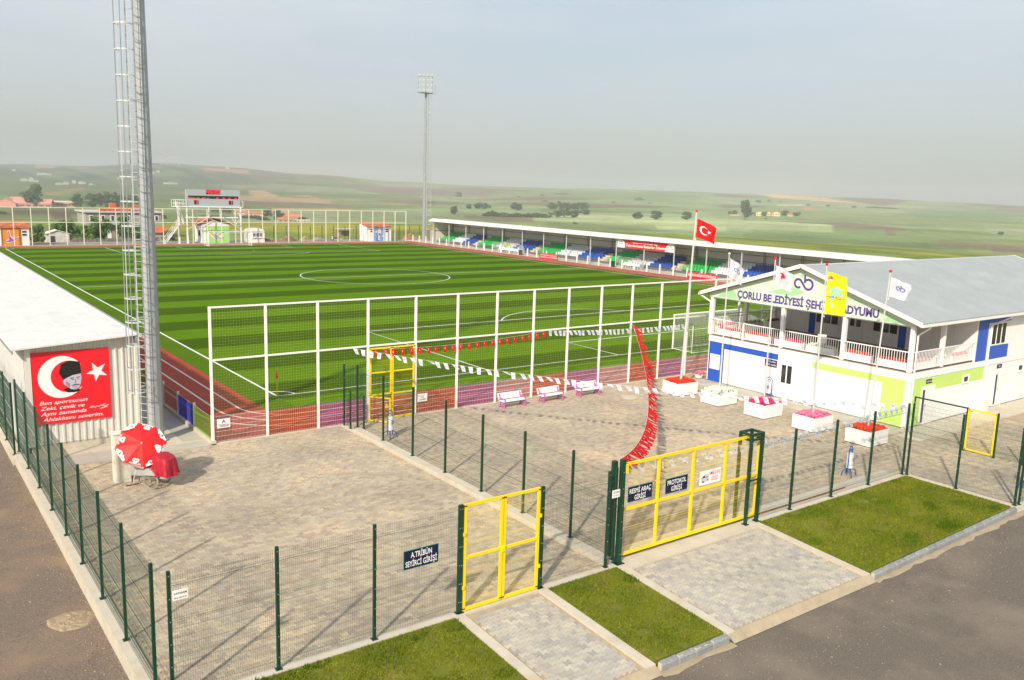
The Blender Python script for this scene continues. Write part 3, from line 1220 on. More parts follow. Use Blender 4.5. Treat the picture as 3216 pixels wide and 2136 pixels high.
# --- side of the building: plain concrete apron and yards beyond
sheet('clubhouse_apron', 22.6, 24.0, -21.4, -8.3, 0.012, M_concrete, depth=-0.2)
sheet('clubhouse_side_apron', 22.6, 60, -23.0, -21.42, 0.02, M_cap, depth=-0.2)

# --- front paths, edge bands and lawns (they fall gently to the road)
PATHS = [('path_to_small_gate', -4.85, -2.35), ('path_to_main_gate', 0.95, 7.1)]


def slope_box(mb, x0, x1, y0, y1, dz, depth, n=4):
    ys = [y0 + (y1 - y0) * i / n for i in range(n + 1)]
    for a, b in zip(ys[:-1], ys[1:]):
        za0, za1, zb0, zb1 = gz(x0, a) + dz, gz(x1, a) + dz, gz(x0, b) + dz, gz(x1, b) + dz
        mb.quad((x0, a, za0), (x1, a, za1), (x1, b, zb1), (x0, b, zb0))
        mb.quad((x0, b, depth), (x0, a, depth), (x0, a, za0), (x0, b, zb0))
        mb.quad((x1, a, depth), (x1, b, depth), (x1, b, zb1), (x1, a, za1))
    for y in (y0, y1):
        mb.quad((x0, y, depth), (x1, y, depth), (x1, y, gz(x1, y) + dz), (x0, y, gz(x0, y) + dz))


paving('path_to_small_gate', [(-4.80, -2.40, -29.62, -25.55)], 'path', 'grey interlocking block path to the small yellow gate', singles=150, along='x')
paving('path_to_main_gate', [(1.0, 7.05, -29.62, -25.75)], 'path', 'grey interlocking block drive to the big yellow gate', singles=150, along='x')
pb = MB()
slope_box(pb, -5.0, -2.2, -29.7, -25.45, -0.03, -0.6)
slope_box(pb, 0.8, 7.25, -29.7, -25.45, -0.03, -0.6)
struct('path_base', pb, M_sand)
cb = MB()
for x0, x1 in ((-5.15, -4.86), (-2.34, -2.05), (0.66, 0.94), (7.12, 7.38)):
    slope_box(cb, x0, x1, -29.75, -25.45, 0.03, -0.6)
struct('path_edging', cb, M_cap, 'pale concrete bands edging the paths')
fb = MB()
slope_box(fb, -12.7, 17.3, -25.44, -25.16, 0.03, -0.6, 1)
fb.box(17.0, 17.28, -29.85, -25.45, -0.6, 0.03)
fb.box(17.28, 60, -29.85, -29.58, -0.6, 0.03)
fb.box(1.0, 7.1, -25.75, -25.441, -0.1, 0.012)
struct('front_fence_curb', fb, M_cap, 'pale concrete curb under the front fence')
# end strips of the paths and soil gutter towards the road
gb = MB()
for x0, x1 in ((-5.15, -2.05), (0.66, 7.38)):
    gb.quad((x0, -29.98, road_z(x0, 0) + .02), (x1, -29.98, road_z(x1, 0) + .02), (x1, -29.72, gz(x1, -29.7) + .012), (x0, -29.72, gz(x0, -29.7) + .012))
struct('path_ramp', gb, M_sand)
gb = MB()
N_ = 40
for (xa, xb) in ((-12.7, -5.15), (-2.05, 0.66), (7.38, 17.0), (17.0, 60)):
    n_ = max(2, int((xb - xa) / 0.35))
    prev = None
    for i in range(n_ + 1):
        x = xa + (xb - xa) * i / n_
        w = 0.10 + 0.05 * sin(x * 3.1) + 0.04 * sin(x * 7.7 + 1) + 0.02 * sin(x * 17)
        cur = (x, w)
        if prev:
            gb.quad((prev[0], -29.98 - prev[1], road_z(prev[0], 0) + .006), (x, -29.98 - w, road_z(x, 0) + .006), (x, -29.98, road_z(x, 0) + .012), (prev[0], -29.98, road_z(prev[0], 0) + .012))
            gb.quad((prev[0], -29.98, road_z(prev[0], 0) + .012), (x, -29.98, road_z(x, 0) + .012), (x, -29.6, road_z(x, 0) + .012), (prev[0], -29.6, road_z(prev[0], 0) + .012))
        prev = cur
struct('kerb_bedding', gb, mat('tan_mortar', (0.40, 0.32, 0.21), 0.95, noise=(2, 0.2), bump=(20, 0.3)), 'tan mortar bedding along the kerb')

# kerb stones, one by one
kr = bpy.data.objects.new('kerb', None)
COL.objects.link(kr)
tag(kr, 'row of bluish grey kerb stones beside the road', kind='structure')
M_kerb = mat('grey_kerb_stone', (0.26, 0.27, 0.27), 0.85, noise=(5, 0.25), bump=(30, 0.3), stains=(3, (0.55, 0.52, 0.45), 0.58, 0.72), per_object=0.10)


def kerb_mesh(L_, seed):
    r_ = random.Random(seed)
    b = MB()
    h = 0.19
    pr = [(-0.15, -h), (-0.15, -0.045), (-0.115, 0.0), (0.0, 0.012), (0.0, -h)]
    n = 4
    for i in range(n):
        xa, xb = -L_ / 2 + L_ * i / n, -L_ / 2 + L_ * (i + 1) / n
        pa = [(xa, y, z) for y, z in pr]
        pb_ = [(xb, y, z) for y, z in pr]
        for j in range(4):
            b.quad(pa[j], pa[j + 1], pb_[j + 1], pb_[j])
        if i == 0:
            b.poly(pa[::-1])
        if i == n - 1:
            b.poly(pb_)
    b.v = [(x, y + (r_.uniform(-.006, .006) if z > -0.1 else 0), z + (r_.uniform(-.006, .006) if z > -0.1 else 0)) for x, y, z in b.v]
    return b.mesh('kerb_stone', M_kerb)


kms = [kerb_mesh(0.575, i) for i in range(3)]
mo = MB()
for xa, xb in ((7.45, 16.95), (-1.95, 0.62), (-12.6, -5.2)):
    for i in range(12):
        p_, q_ = xa + (xb - xa) * i / 12, xa + (xb - xa) * (i + 1) / 12
        zt = min(gz(p_, -29.7), gz(q_, -29.7)) + .028
        mo.box(p_, q_, -29.835, -29.73, zt - .3, zt)
struct('kerb_mortar', mo, M_cap)
for xa, xb in ((7.45, 16.95), (-1.95, 0.62), (-12.6, -5.2)):
    n_ = int(round((xb - xa) / 0.64))
    for i in range(n_):
        x = xa + (xb - xa) * (i + .5) / n_
        put('kerb_stone', kms[i % 3], kr, (x, -29.72, gz(x, -29.7) + 0.03 + nrg.uniform(-.006, .006)), (0, math.atan((gz(x - .3, -29.7) - gz(x + .3, -29.7)) / .6), nrg.uniform(-.012, .012)),
            ((xb - xa) / n_ / 0.64, 1, 1))


# lawns: soil sheet plus short grass
def lawn(name, x0, x1, y0, y1, label, dens=700):
    b = MB()
    slope_box(b, x0, x1, y0, y1, 0.015, -0.6, 5)
    base = struct(name + '_soil', b, M_soil)
    n = int((x1 - x0) * (y1 - y0) * dens)
    P = np.stack([nrg.uniform(x0 + .02, x1 - .02, n), nrg.uniform(y0 + .02, y1 - .02, n)], -1)
    pn = np.array([patch(a * 2.0 + 31, b_ * 2.0) for a, b_ in P])
    keep = (pn > -0.75) | (nrg.random(n) < 0.45)
    P = P[keep]
    pn = pn[keep]
    n = len(P)
    z = np.array([gz(a, b_) for a, b_ in P]) + 0.012
    h = nrg.uniform(0.025, 0.065, n) * (1 + 0.35 * np.clip(pn, -1, 1))
    # darker taller clumps and thin worn spots
    nc = int((x1 - x0) * (y1 - y0) * 0.55)
    for _ in range(nc):
        cx_, cy_, cr = nrg.uniform(x0, x1), nrg.uniform(y0, y1), nrg.uniform(0.08, 0.26)
        d2 = np.hypot((P[:, 0] - cx_) / 1.5, P[:, 1] - cy_) / cr
        if nrg.random() < 0.6:
            h = np.where(d2 < 1, h * 1.8, h)
            pn = np.where(d2 < 1, pn + 1.1, pn)
        else:
            h = np.where(d2 < 1, h * 0.25, h)
            pn = np.where(d2 < 1, pn - 0.9, pn)
    a = nrg.uniform(0, 2 * pi, n)
    w = nrg.uniform(0.010, 0.022, n)
    lean = nrg.uniform(-0.035, 0.035, (n, 2))
    V = np.zeros((n, 3, 3))
    V[:, 0, 0] = P[:, 0] - np.cos(a) * w
    V[:, 0, 1] = P[:, 1] - np.sin(a) * w
    V[:, 1, 0] = P[:, 0] + np.cos(a) * w
    V[:, 1, 1] = P[:, 1] + np.sin(a) * w
    V[:, 2, :2] = P + lean
    V[:, 0, 2] = z
    V[:, 1, 2] = z
    V[:, 2, 2] = z + h
    me = bpy.data.meshes.new('grass')
    me.vertices.add(n * 3)
    me.vertices.foreach_set('co', V.ravel())
    me.loops.add(n * 3)
    me.loops.foreach_set('vertex_index', np.arange(n * 3))
    me.polygons.add(n)
    me.polygons.foreach_set('loop_start', np.arange(0, n * 3, 3))
    me.update(calc_edges=True)
    g = nrg.random(n)
    C1 = np.array([0.178, 0.188, 0.004])
    C2 = np.array([0.080, 0.135, 0.004])
    C3 = np.array([0.28, 0.24, 0.03])
    t = np.clip(0.45 + 0.55 * pn + 0.5 * (g - .5), 0, 1)[:, None]
    Cc = C1 * (1 - t) + C2 * t
    q = nrg.random(n) < np.clip(0.05 - 0.16 * pn, 0.015, 0.4)
    Cc[q] = C3
    ca = me.color_attributes.new('tint', 'FLOAT_COLOR', 'POINT')
    ca.data.foreach_set('color', np.concatenate([np.repeat(Cc, 3, 0), np.ones((n * 3, 1))], 1).astype(np.float32).ravel())
    me.materials.append(mat('grass_blades', (1, 1, 1), 0.9, tint_attr=True, spec=0.0))
    o = put('grass', me)
    tag(o, label, 'grass', kind='stuff')
    return o


lawn('lawn', 7.4, 16.98, -29.62, -25.46, 'mown olive green lawn between the front fence and kerb on the right')
lawn('lawn', -2.03, 0.64, -29.62, -25.46, 'small square of green lawn between the two gate paths')
lawn('lawn', -12.6, -5.17, -29.62, -25.46, 'green lawn below the front fence left of the small gate')

# --- retaining walls of the yards
wb = MB()
wb.box(-12.72, -12.36, -25.6, -4.4, -0.9, 0.03)
wb.box(-12.80, -12.36, -4.397, 40, -0.9, -0.12)
o = wb.build('retaining_wall', M_cap)
tag(o, 'long low cream concrete wall under the left green fence', 'wall')
o['kind'] = 'thing'
wb = MB()
wb.box(0.39, 0.80, -25.15, -8.2, -0.3, 0.16)
wb.box(0.39, 0.62, -8.19, -6.95, -0.3, 0.03)
o = wb.build('low_wall', M_cap)
tag(o, 'low whitewashed concrete wall dividing the two yards', 'wall')

# ================================================================== FENCES
def wire_panel_mesh(w, z0, z1, cell=0.05, m_=M_wire, folds=4, r=0.0025, hstep=0.2):
    """welded wire panel in the local xz plane, x from 0 to w, with V folds"""
    V = []
    F = []
    H = z1 - z0
    fz = [z0 + H * (i + .25) / (folds - 0.5 + 1e-9) * 0.97 for i in range(folds)] if folds else []
    prof = [(z0, 0.0)]
    for z in fz:
        prof += [(z - 0.05, 0.0), (z, -0.035), (z + 0.05, 0.0)]
    prof.append((z1, 0.0))

    def seg(p, q, rr):
        k = len(V)
        d = np.array(q) - np.array(p)
        d = d / (np.linalg.norm(d) + 1e-9)
        if abs(d[2]) > 0.5:
            e1 = np.array((1., 0, 0))
        else:
            e1 = np.array((0, 0, 1.))
        e2 = np.cross(d, e1)
        e2 /= np.linalg.norm(e2)
        for c in (p, q):
            for t in (0, 2 * pi / 3, 4 * pi / 3):
                V.append(tuple(np.array(c) + rr * (e1 * cos(t) + e2 * sin(t))))
        for i in range(3):
            j = (i + 1) % 3
            F.append((k + i, k + j, k + 3 + j, k + 3 + i))
    n = int(round(w / cell))
    for i in range(n + 1):
        x = w * i / n
        for (a, b_) in zip(prof[:-1], prof[1:]):
            seg((x, a[1], a[0]), (x, b_[1], b_[0]), r)
    zs = list(np.arange(z0 + 0.02, z1, hstep))
    for z in fz:
        zs += [z - 0.05, z + 0.05]
    for z in zs:
        seg((0, 0.004, z), (w, 0.004, z), r * 1.05)
    for z in fz:
        seg((0, -0.033, z), (w, -0.033, z), r * 1.05)
    me = bpy.data.meshes.new('wire_panel')
    me.from_pydata(V, [], F)
    me.materials.append(m_)
    return me


def post_mesh(w, h, m_, bolts=True, plate=True, depth=None):
    b = MB()
    d = depth or w
    b.box(-w / 2, w / 2, -d / 2, d / 2, 0, h)
    b.k = 0
    if plate:
        b.box(-w * 1.1, w * 1.1, -d * 1.1, d * 1.1, 0, 0.015)
    b.k = 1
    if bolts:
        for z in np.arange(0.3, h - .1, 0.52):
            b.box(-0.012, 0.012, -d / 2 - 0.012, -d / 2 + 0.001, z, z + 0.024)
    return b.mesh('post', [m_, M_bolt])


ME_post = post_mesh(0.07, 3.02, M_green)
ME_post_big = post_mesh(0.14, 3.3, M_green)


def green_fence(name, label, pts, group=None, h=3.0, panels=None, z0=0.05, skip=(), posts=True, wire=None, zb=0.0):
    """pts: list of (x, y) post positions; panels between successive posts unless in skip"""
    x0, y0 = pts[0]
    t = thing(name, label, 'fence', (x0, y0, zb), 0, group)
    cache = {}
    for i, (x, y) in enumerate(pts):
        if posts:
            put('post', ME_post, t, (x - x0, y - y0, 0), (0, 0, atan2(pts[-1][1] - y0, pts[-1][0] - x0)), (1, 1, h / 3.0))
    for i, (a, b) in enumerate(zip(pts[:-1], pts[1:])):
        if i in skip:
            continue
        w = hypot(b[0] - a[0], b[1] - a[1])
        key = round(w, 2)
        if key not in cache:
            cache[key] = wire_panel_mesh(w, z0, h - 0.03, 0.05)
        put('wire_panel', cache[key], t, (a[0] - x0, a[1] - y0, 0), (0, 0, atan2(b[1] - a[1], b[0] - a[0])))
    return t


# left fence (along the dirt road)
ys_left = [-24.7, -22.02, -19.42, -16.8, -14.3, -11.75, -9.15, -6.58, -4.05]
green_fence('green_fence', 'dark green wire mesh fence on the low wall beside the dirt road', [(-12.52, y) for y in ys_left] , zb=0.03)
green_fence('green_fence', 'dark green mesh fence continuing beside the left stand, on the lower wall', [(-12.66, y) for y in (-3.9, -1.45, 1.1, 3.65, 6.2, 8.75, 11.3)], zb=-0.12)
# front fence
green_fence('green_fence', 'dark green wire mesh fence across the front, left of the small yellow gate',
            [(-12.32, -25.3), (-9.94, -25.3), (-7.46, -25.3), (-4.98, -25.3)], zb=0.03)
green_fence('green_fence', 'short green mesh fence between the small and the big yellow gates', [(-2.19, -25.3), (0.32, -25.3), (0.80, -25.3)], zb=0.03)
green_fence('green_fence', 'green wire mesh fence from the big yellow gate to the lawn corner',
            [(7.42, -25.3), (9.37, -25.3), (11.92, -25.3), (14.45, -25.3), (16.95, -25.3)], zb=0.03)
green_fence('green_fence', 'green mesh fence along the right end of the lawn', [(17.1, -25.42), (17.12, -27.45), (17.15, -29.66)], zb=0.03)
green_fence('green_fence', 'green mesh fence running off to the right along the road', [(17.4, -29.7), (19.9, -29.7), (22.4, -29.7), (24.9, -29.7)], zb=0.03)
# fence between the yards
ys_in = [-25.2, -23.2, -20.66, -18.12, -15.6, -13.07, -10.5, -8.02]
green_fence('green_fence', 'green wire mesh fence on the low wall dividing the two yards', [(0.70, y) for y in ys_in], zb=0.16, h=2.9)
# little enclosure next to the yellow net gate
t = thing('green_fence', 'small square of green mesh fence beside the tall yellow gate', 'fence', (0.51, -7.04, 0.0))
put('post', ME_post, t, (0, 0, 0), (0, 0, 0), (1, 1, 2.96 / 3.02))
put('post', ME_post, t, (-0.02, -0.69, 0), (0, 0, 0), (1, 1, 1.86 / 3.02))
put('post', ME_post, t, (0.53, -0.95, 0), (0, 0, 0), (1, 1, 1.6 / 3.02))
put('wire_panel', wire_panel_mesh(1.1, 1.3, 2.95, 0.05, folds=2), t, (0.0, 0.0, 0), (0, 0, atan2(-1.0, 0.5)))
put('wire_panel', wire_panel_mesh(1.0, 0.05, 1.55, 0.05, folds=2), t, (0.0, 0.0, 0), (0, 0, atan2(-.95, .55)))
# right hand inner fence with green frame gate and yellow wicket
xr = 22.95
t = thing('green_fence', 'green mesh fence with a green top rail near the lime clubhouse corner', 'fence', (xr, -22.3, 0))
for y, hh_ in ((-22.35, 2.0), (-24.85, 2.02), (-26.2, 2.05), (-27.4, 2.0), (-29.5, 2.0)):
    put('post', ME_post, t, (0, y + 22.3, 0), (0, 0, 0), (1, 1, hh_ / 3.02))
for ya, yb in ((-22.35, -24.85), (-26.2, -27.4), (-27.4, -29.5)):
    put('wire_panel', wire_panel_mesh(abs(yb - ya), 0.05, 1.92, 0.05, folds=3), t, (0, ya + 22.3, 0), (0, 0, -pi / 2))
b = MB()
b.bar((0, -0.05, 1.98), (0, -2.55, 1.98), 0.06)
o = b.build('rail', M_green, t, world=False)
t = thing('wicket_gate', 'narrow yellow framed wicket gate in the green fence by the clubhouse', 'gate', (xr, -24.92, 0))
fr = MB()
for p, q in (((0, 0, .06), (0, 0, 1.98)), ((0, -1.2, .06), (0, -1.2, 1.98)), ((0, 0, .09), (0, -1.2, .09)), ((0, 0, 1.95), (0, -1.2, 1.95))):
    fr.bar(p, q, 0.07)
fr.build('frame', M_yellow, t, world=False)
put('wire_panel', wire_panel_mesh(1.2, 0.1, 1.95, 0.05, m_=M_yellowwire, folds=3), t, (0, 0, 0), (0, 0, -pi / 2))


# --- small yellow double gate in the front fence
def gate_leaf(parent, x0, x1, z0, z1, mids, verts=(), w=0.075, cell=0.05, name='leaf', y=0.0, folds=4):
    b = MB()
    b.bar((x0, y, z0), (x0, y, z1), w)
    b.bar((x1, y, z0), (x1, y, z1), w)
    b.bar((x0 - w / 2, y, z0), (x1 + w / 2, y, z0), w, w * .98)
    b.bar((x0 - w / 2, y, z1), (x1 + w / 2, y, z1), w, w * .98)
    for z in mids:
        b.bar((x0, y, z), (x1, y, z), w * .96, w * .9)
    for x in verts:
        b.bar((x, y, z0), (x, y, z1), w * .92)
    o = b.build(name, M_yellow, parent, world=False)
    p = put('wire_panel', wire_panel_mesh(x1 - x0, z0, z1, cell, m_=M_yellowwire, folds=folds), o, (x0, y + 0.02, 0))
    return o


g = thing('yellow_gate', 'small yellow double gate in the front fence', 'gate', (-4.92, -25.3, 0.03))
put('post', ME_post, g, (0, 0, 0), (0, 0, 0), (1.15, 1.15, 1.0))
put('post', ME_post, g, (2.69, 0, 0), (0, 0, 0), (1.15, 1.15, 1.0))
gate_leaf(g, 0.11, 1.30, 0.06, 2.98, (1.52,))
gate_leaf(g, 1.40, 2.57, 0.06, 2.98, (1.52,))
b = MB()
b.cbox((1.35, -0.06, 1.52), (0.10, 0.06, 0.16))
b.cbox((1.35, -0.10, 1.55), (0.03, 0.05, 0.05))
for x in (0.06, 2.62):
    for z in (0.7, 2.2):
        b.cbox((x, -0.05, z), (0.06, 0.05, 0.10))
b.build('latch', M_yellow, g, world=False)

# --- big sliding gate
g = thing('sliding_gate', 'wide yellow sliding gate with eight mesh bays between heavy green posts', 'gate', (0.92, -25.15, 0.03))
gate_leaf(g, 0.06, 6.60, 0.17, 3.06, (1.62,), (1.64, 3.24, 4.83), w=0.085, folds=5)
put('post', ME_post_big, g, (-0.08, -0.15, 0))
put('post', ME_post_big, g, (-0.10, 0.18, 0), (0, 0, 0), (1, 1, 0.96))
b = MB()
b.cbox((0.02, -0.24, 3.02), (0.07, 0.06, 0.28))
b.build('guide', M_yellow, g, world=False)
t = thing('gate_tower', 'open green steel portal of four posts at the right end of the sliding gate', 'gate post', (7.1, -25.15, 0.03))
for dx, dy in ((-.32, -.22), (.28, -.22), (-.32, .25), (.28, .25)):
    put('post', post_mesh(0.09, 3.2, M_green), t, (dx, dy, 0))
b = MB()
for z in (3.19, 3.0):
    for p, q in (((-.36, -.22, z), (.32, -.22, z)), ((-.36, .25, z), (.32, .25, z)), ((-.32, -.22, z), (-.32, .25, z)), ((.28, -.22, z), (.28, .25, z))):
        b.bar(p, q, 0.075)
b.bar((-.32, -.22, 1.55), (.28, -.22, 1.55), 0.05)
b.build('crossbar', M_green, t, world=False)
gate_t = MB()
gate_t.bar((6.72 + 0.92 - 7.1, 0, 0.15), (6.72 + 0.92 - 7.1, 0, 3.05), 0.06)

# --- tall net fence near goal
ME_np = None


def net_mesh(w, z0, z1, cell, m_, r=0.0017):
    V, F = [], []

    def seg(p, q, e1, e2):
        k = len(V)
        for c in (p, q):
            for (a, b_) in ((1, 0), (-.5, .87), (-.5, -.87)):
                V.append(tuple(c[i] + r * (a * e1[i] + b_ * e2[i]) for i in range(3)))
        for i in range(3):
            j = (i + 1) % 3
            F.append((k + i, k + j, k + 3 + j, k + 3 + i))
    n = int(w / cell)
    for i in range(n):
        x = (i + .5) * w / n
        zz = np.linspace(z0, z1, 7)
        jit = [0] + [rng.uniform(-.012, .012) for _ in range(5)] + [0]
        for a in range(6):
            seg((x + jit[a], jit[a], zz[a]), (x + jit[a + 1], jit[a + 1], zz[a + 1]), (1, 0, 0), (0, 1, 0))
    n2 = int((z1 - z0) / cell)
    for i in range(n2 + 1):
        z = z0 + (z1 - z0) * i / n2
        zz = [z, z - 0.012, z - 0.014, z - 0.010, z]
        for a in range(4):
            seg((w * a / 4, 0, zz[a]), (w * (a + 1) / 4, 0, zz[a + 1]), (0, 1, 0), (0, 0, 1))
    me = bpy.data.meshes.new('net')
    me.from_pydata(V, [], F)
    me.materials.append(m_)
    return me


M_net = mat('pale_green_net_cord', (0.50, 0.55, 0.16), 0.8)
M_netw = mat('white_net_cord', (0.75, 0.76, 0.72), 0.8)
M_wirew = mat('white_wire', (0.72, 0.68, 0.62), 0.5)
FILMS = {'orange': film('orange_film', (0.97, 0.66, 0.42), .95), 'blue': film('blue_film', (0.30, 0.34, 1.0), .80), 'clear': film('clear_film', (0.96, 0.96, 0.98), .93),
         'faint': film('faint_film', (0.97, 0.97, 0.98), .97), 'violet': film('violet_film', (0.86, 0.70, 1.0), .95), 'green': film('yellow_green_film', (0.66, 0.84, 0.30), .90), 'brown': film('smoky_film', (0.80, 0.62, 0.60), .86)}
NX = [-5.53, -3.11, -0.68, 1.86] + [4.45 + 2.44 * i for i in range(19)]
nf = thing('net_fence', 'tall white framed ball stop net fence behind the near goal', 'fence', (NX[0], -6.8, 0))
b = MB()
b.box(-0.05, 0.05, -0.05, 0.05, 0, 5.96)
ME_np = b.mesh('post', M_white)
for i, x in enumerate(NX):
    put('post', ME_np, nf, (x - NX[0], 0, 0))
wN = 2.425
b = MB()
b.bar((0.05, 0, 0), (wN - 0.05, 0, 0), 0.075)
ME_rail = b.mesh('rail', M_white)
ME_net_hi = net_mesh(wN, 3.7, 5.93, 0.12, M_net)
ME_net_lo = net_mesh(wN, 1.22, 3.6, 0.12, M_net)
ME_low = wire_panel_mesh(wN, 0.05, 1.2, 0.1, m_=M_wirew, folds=0, r=0.003)
ME_tribun = wire_panel_mesh(wN, 0.05, 1.22, 0.06, m_=M_wirew, folds=0, r=0.0045, hstep=0.22)


def film_mesh(w, h, m_, z0=0.06):
    b = MB()
    b.box(0.05, w - 0.05, 0.012, 0.018, z0, h)
    return b.mesh('screen', m_)


FM = {k: film_mesh(wN, 1.2, FILMS[k]) for k in FILMS}
seqf = ['none', 'orange', 'violet', 'gate', 'orange', 'violet', 'clear', 'orange', 'violet', 'clear', 'orange', 'violet', 'clear', 'orange', 'violet', 'clear', 'orange', 'violet', 'clear', 'orange', 'violet', 'clear', 'orange', 'violet']
# bays: post i to post i+1
for i in range(min(len(NX) - 1, len(seqf))):
    x = NX[i] - NX[0]
    kx = ((NX[i + 1] - NX[i]) / 2.425, 1, 1)
    put('rail', ME_rail, nf, (x, 0, 5.92), scale=kx)
    put('rail', ME_rail, nf, (x, 0, 3.66), scale=kx)
    put('net', ME_net_hi, nf, (x, 0.03, 0), scale=kx)
    if i == 3:
        continue
    put('net', ME_net_lo, nf, (x, 0.03, 0), scale=kx)
    if i == 0:
        put('wire_panel', ME_tribun, nf, (x, 0, 0), scale=kx)
    else:
        put('wire_panel', ME_low, nf, (x, -0.01, 0), scale=kx)
        k = seqf[i]
        if k in FM:
            put('screen', FM[k], nf, (x, 0, 0), scale=kx)

# tall yellow gate in the net fence
g = thing('tall_gate', 'tall yellow two leaf mesh gate in the white net fence, partly open below', 'gate', (1.86, -6.86, 0))
gate_leaf(g, 0.10, 1.20, 1.26, 3.52, (2.34,), w=0.07, folds=0)
gate_leaf(g, 1.30, 2.46, 0.06, 3.52, (1.24, 2.34), w=0.07, folds=0)
lw = bpy.data.objects.new('wicket', None)
COL.objects.link(lw)
lw.parent = g
lw.location = (0.02, 0.0, 0)
lw.rotation_euler = (0, 0, radians(-52))
gate_leaf(lw, 0.04, 1.10, 0.06, 1.22, (), w=0.06, folds=0, name='frame')
b = MB()
b.box(0.9, 1.02, -0.08, 0.0, 0.55, 0.75)
b.build('lock', M_yellow, g, world=False)


# --- screened white fence along the left track
def track_fence(name, label, x, ys, cols, hpost=1.22, m_post=M_white, wpost=0.09, gaps=(), wires=True):
    t = thing(name, label, 'fence', (x, ys[0], 0))
    b = MB()
    b.box(-wpost / 2, wpost / 2, -wpost / 2, wpost / 2, 0, hpost)
    pm = b.mesh('post', m_post)
    w = abs(ys[1] - ys[0])
    wm = wire_panel_mesh(w, 0.14, 1.12, 0.1, m_=M_wirew, folds=0, r=0.003, hstep=0.24)
    fm = {}
    for i, y in enumerate(ys):
        put('post', pm, t, (0, y - ys[0], 0))
        if i < len(ys) - 1 and i not in gaps:
            if wires:
                put('wire_panel', wm, t, (0, y - ys[0], 0), (0, 0, pi / 2))
            k = cols[i % len(cols)]
            if k:
                if k not in fm:
                    fm[k] = film_mesh(w, 1.1, FILMS[k], 0.14)
                put('screen', fm[k], t, (0, y - ys[0], 0), (0, 0, pi / 2))
    return t


track_fence('screen_fence', 'low white fence with coloured clear screens between left stand and track', -5.49, [-6.60 + 2.52 * i for i in range(47)],
            ['green', 'blue', 'brown', 'clear'])
track_fence('screen_fence', 'low fence of white posts along the far stand side of the track', 73.27, [112.4 - 2.57 * i for i in range(43)], ['faint'], wpost=0.17, hpost=1.32, wires=False,
            gaps=(0, 11, 12, 13, 14, 24, 25))

# --- far end white frame fence
FX = [-10.6 + 2.5 * i for i in range(34)]
nf = thing('net_fence', 'tall white framed fence along the far end of the pitch', 'fence', (FX[0], 112.95, 0))
b = MB()
b.box(-0.06, 0.06, -0.06, 0.06, 0, 6.1)
pm = b.mesh('post', M_cream)
b = MB()
b.bar((0.06, 0, 0), (2.44, 0, 0), 0.10)
rm = b.mesh('rail', M_cream)
for i, x in enumerate(FX):
    put('post', pm, nf, (x - FX[0], 0, 0))
    if i < len(FX) - 1:
        put('rail', rm, nf, (x - FX[0], 0, 6.04))
        put('rail', rm, nf, (x - FX[0], 0, 3.70))
# green fence behind it
pts = [(44.5 + 2.5 * i, 120.6 - 0.02 * i) for i in range(16)]
t = thing('green_fence', 'thin dark green wire fence behind the far white fence', 'fence', (pts[0][0], pts[0][1], -0.2))
wm = wire_panel_mesh(2.5, 0.05, 2.2, 0.15, folds=0, r=0.003, hstep=0.5)
for i, (x, y) in enumerate(pts):
    put('post', ME_post, t, (x - pts[0][0], y - pts[0][1], 0), (0, 0, 0), (1.3, 1.3, .98))
    if i < len(pts) - 1:
        put('wire_panel', wm, t, (x - pts[0][0], y - pts[0][1], 0))

# ================================================================== SIGNS
def sign(name, label, loc, rz, w, h, face, rim, draw, th=0.02, cat='sign', rot=None, bevel=None, group=None):
    """draw(mb_list) adds print in local xz, centred"""
    t = thing(name, label, cat, loc, rz, group, rot)
    b = MB()
    b.box(-w / 2, w / 2, 0, th, -h / 2, h / 2)
    if rim is not None:
        b.k = 1
        b.box(-w / 2 - 0.015, w / 2 + 0.015, 0.004, th - 0.004, -h / 2 - 0.015, h / 2 + 0.015)
    b.build('board', [face, rim] if rim is not None else face, t, world=False)
    draw(t)
    return t


def lettering(parent, lines, m_, y=-0.004, name='lettering', **kw):
    """lines: (text, cx, cz, cap_h, width, bold)"""
    for s, cx, cz, h, w, bo in lines:
        b = MB()
        add_text(b, s, cx, cz, h, y, w, bo, **kw)
        b.build(name, m_, parent, world=False)


sign('entrance_sign', 'navy sign reading A.TRİBÜN SEYİRCİ GİRİŞİ left of the small gate', (-6.17, -25.37, 1.93), 0, 1.0, 0.48, M_signnavy, M_signrim,
     lambda t: lettering(t, [('A.TRİBÜN', 0, 0.115, 0.145, 0.62, .02), ('SEYİRCİ GİRİŞİ', 0, -0.11, 0.145, 0.92, .02)], M_print))
sign('entrance_sign', 'navy sign reading RESMİ ARAÇ GİRİŞİ on the sliding gate', (1.72, -25.22, 2.11), 0, 1.02, 0.47, M_signnavy, M_signrim,
     lambda t: lettering(t, [('RESMİ ARAÇ', 0, 0.10, 0.15, 0.92, .02), ('GİRİŞİ', 0, -0.12, 0.15, 0.48, .02)], M_print))
sign('entrance_sign', 'navy sign reading PROTOKOL GİRİŞİ on the sliding gate', (3.35, -25.22, 2.07), 0, 0.99, 0.48, M_signnavy, M_signrim,
     lambda t: lettering(t, [('PROTOKOL', 0, 0.11, 0.15, 0.86, .02), ('GİRİŞİ', 0, -0.11, 0.15, 0.50, .02)], M_print))


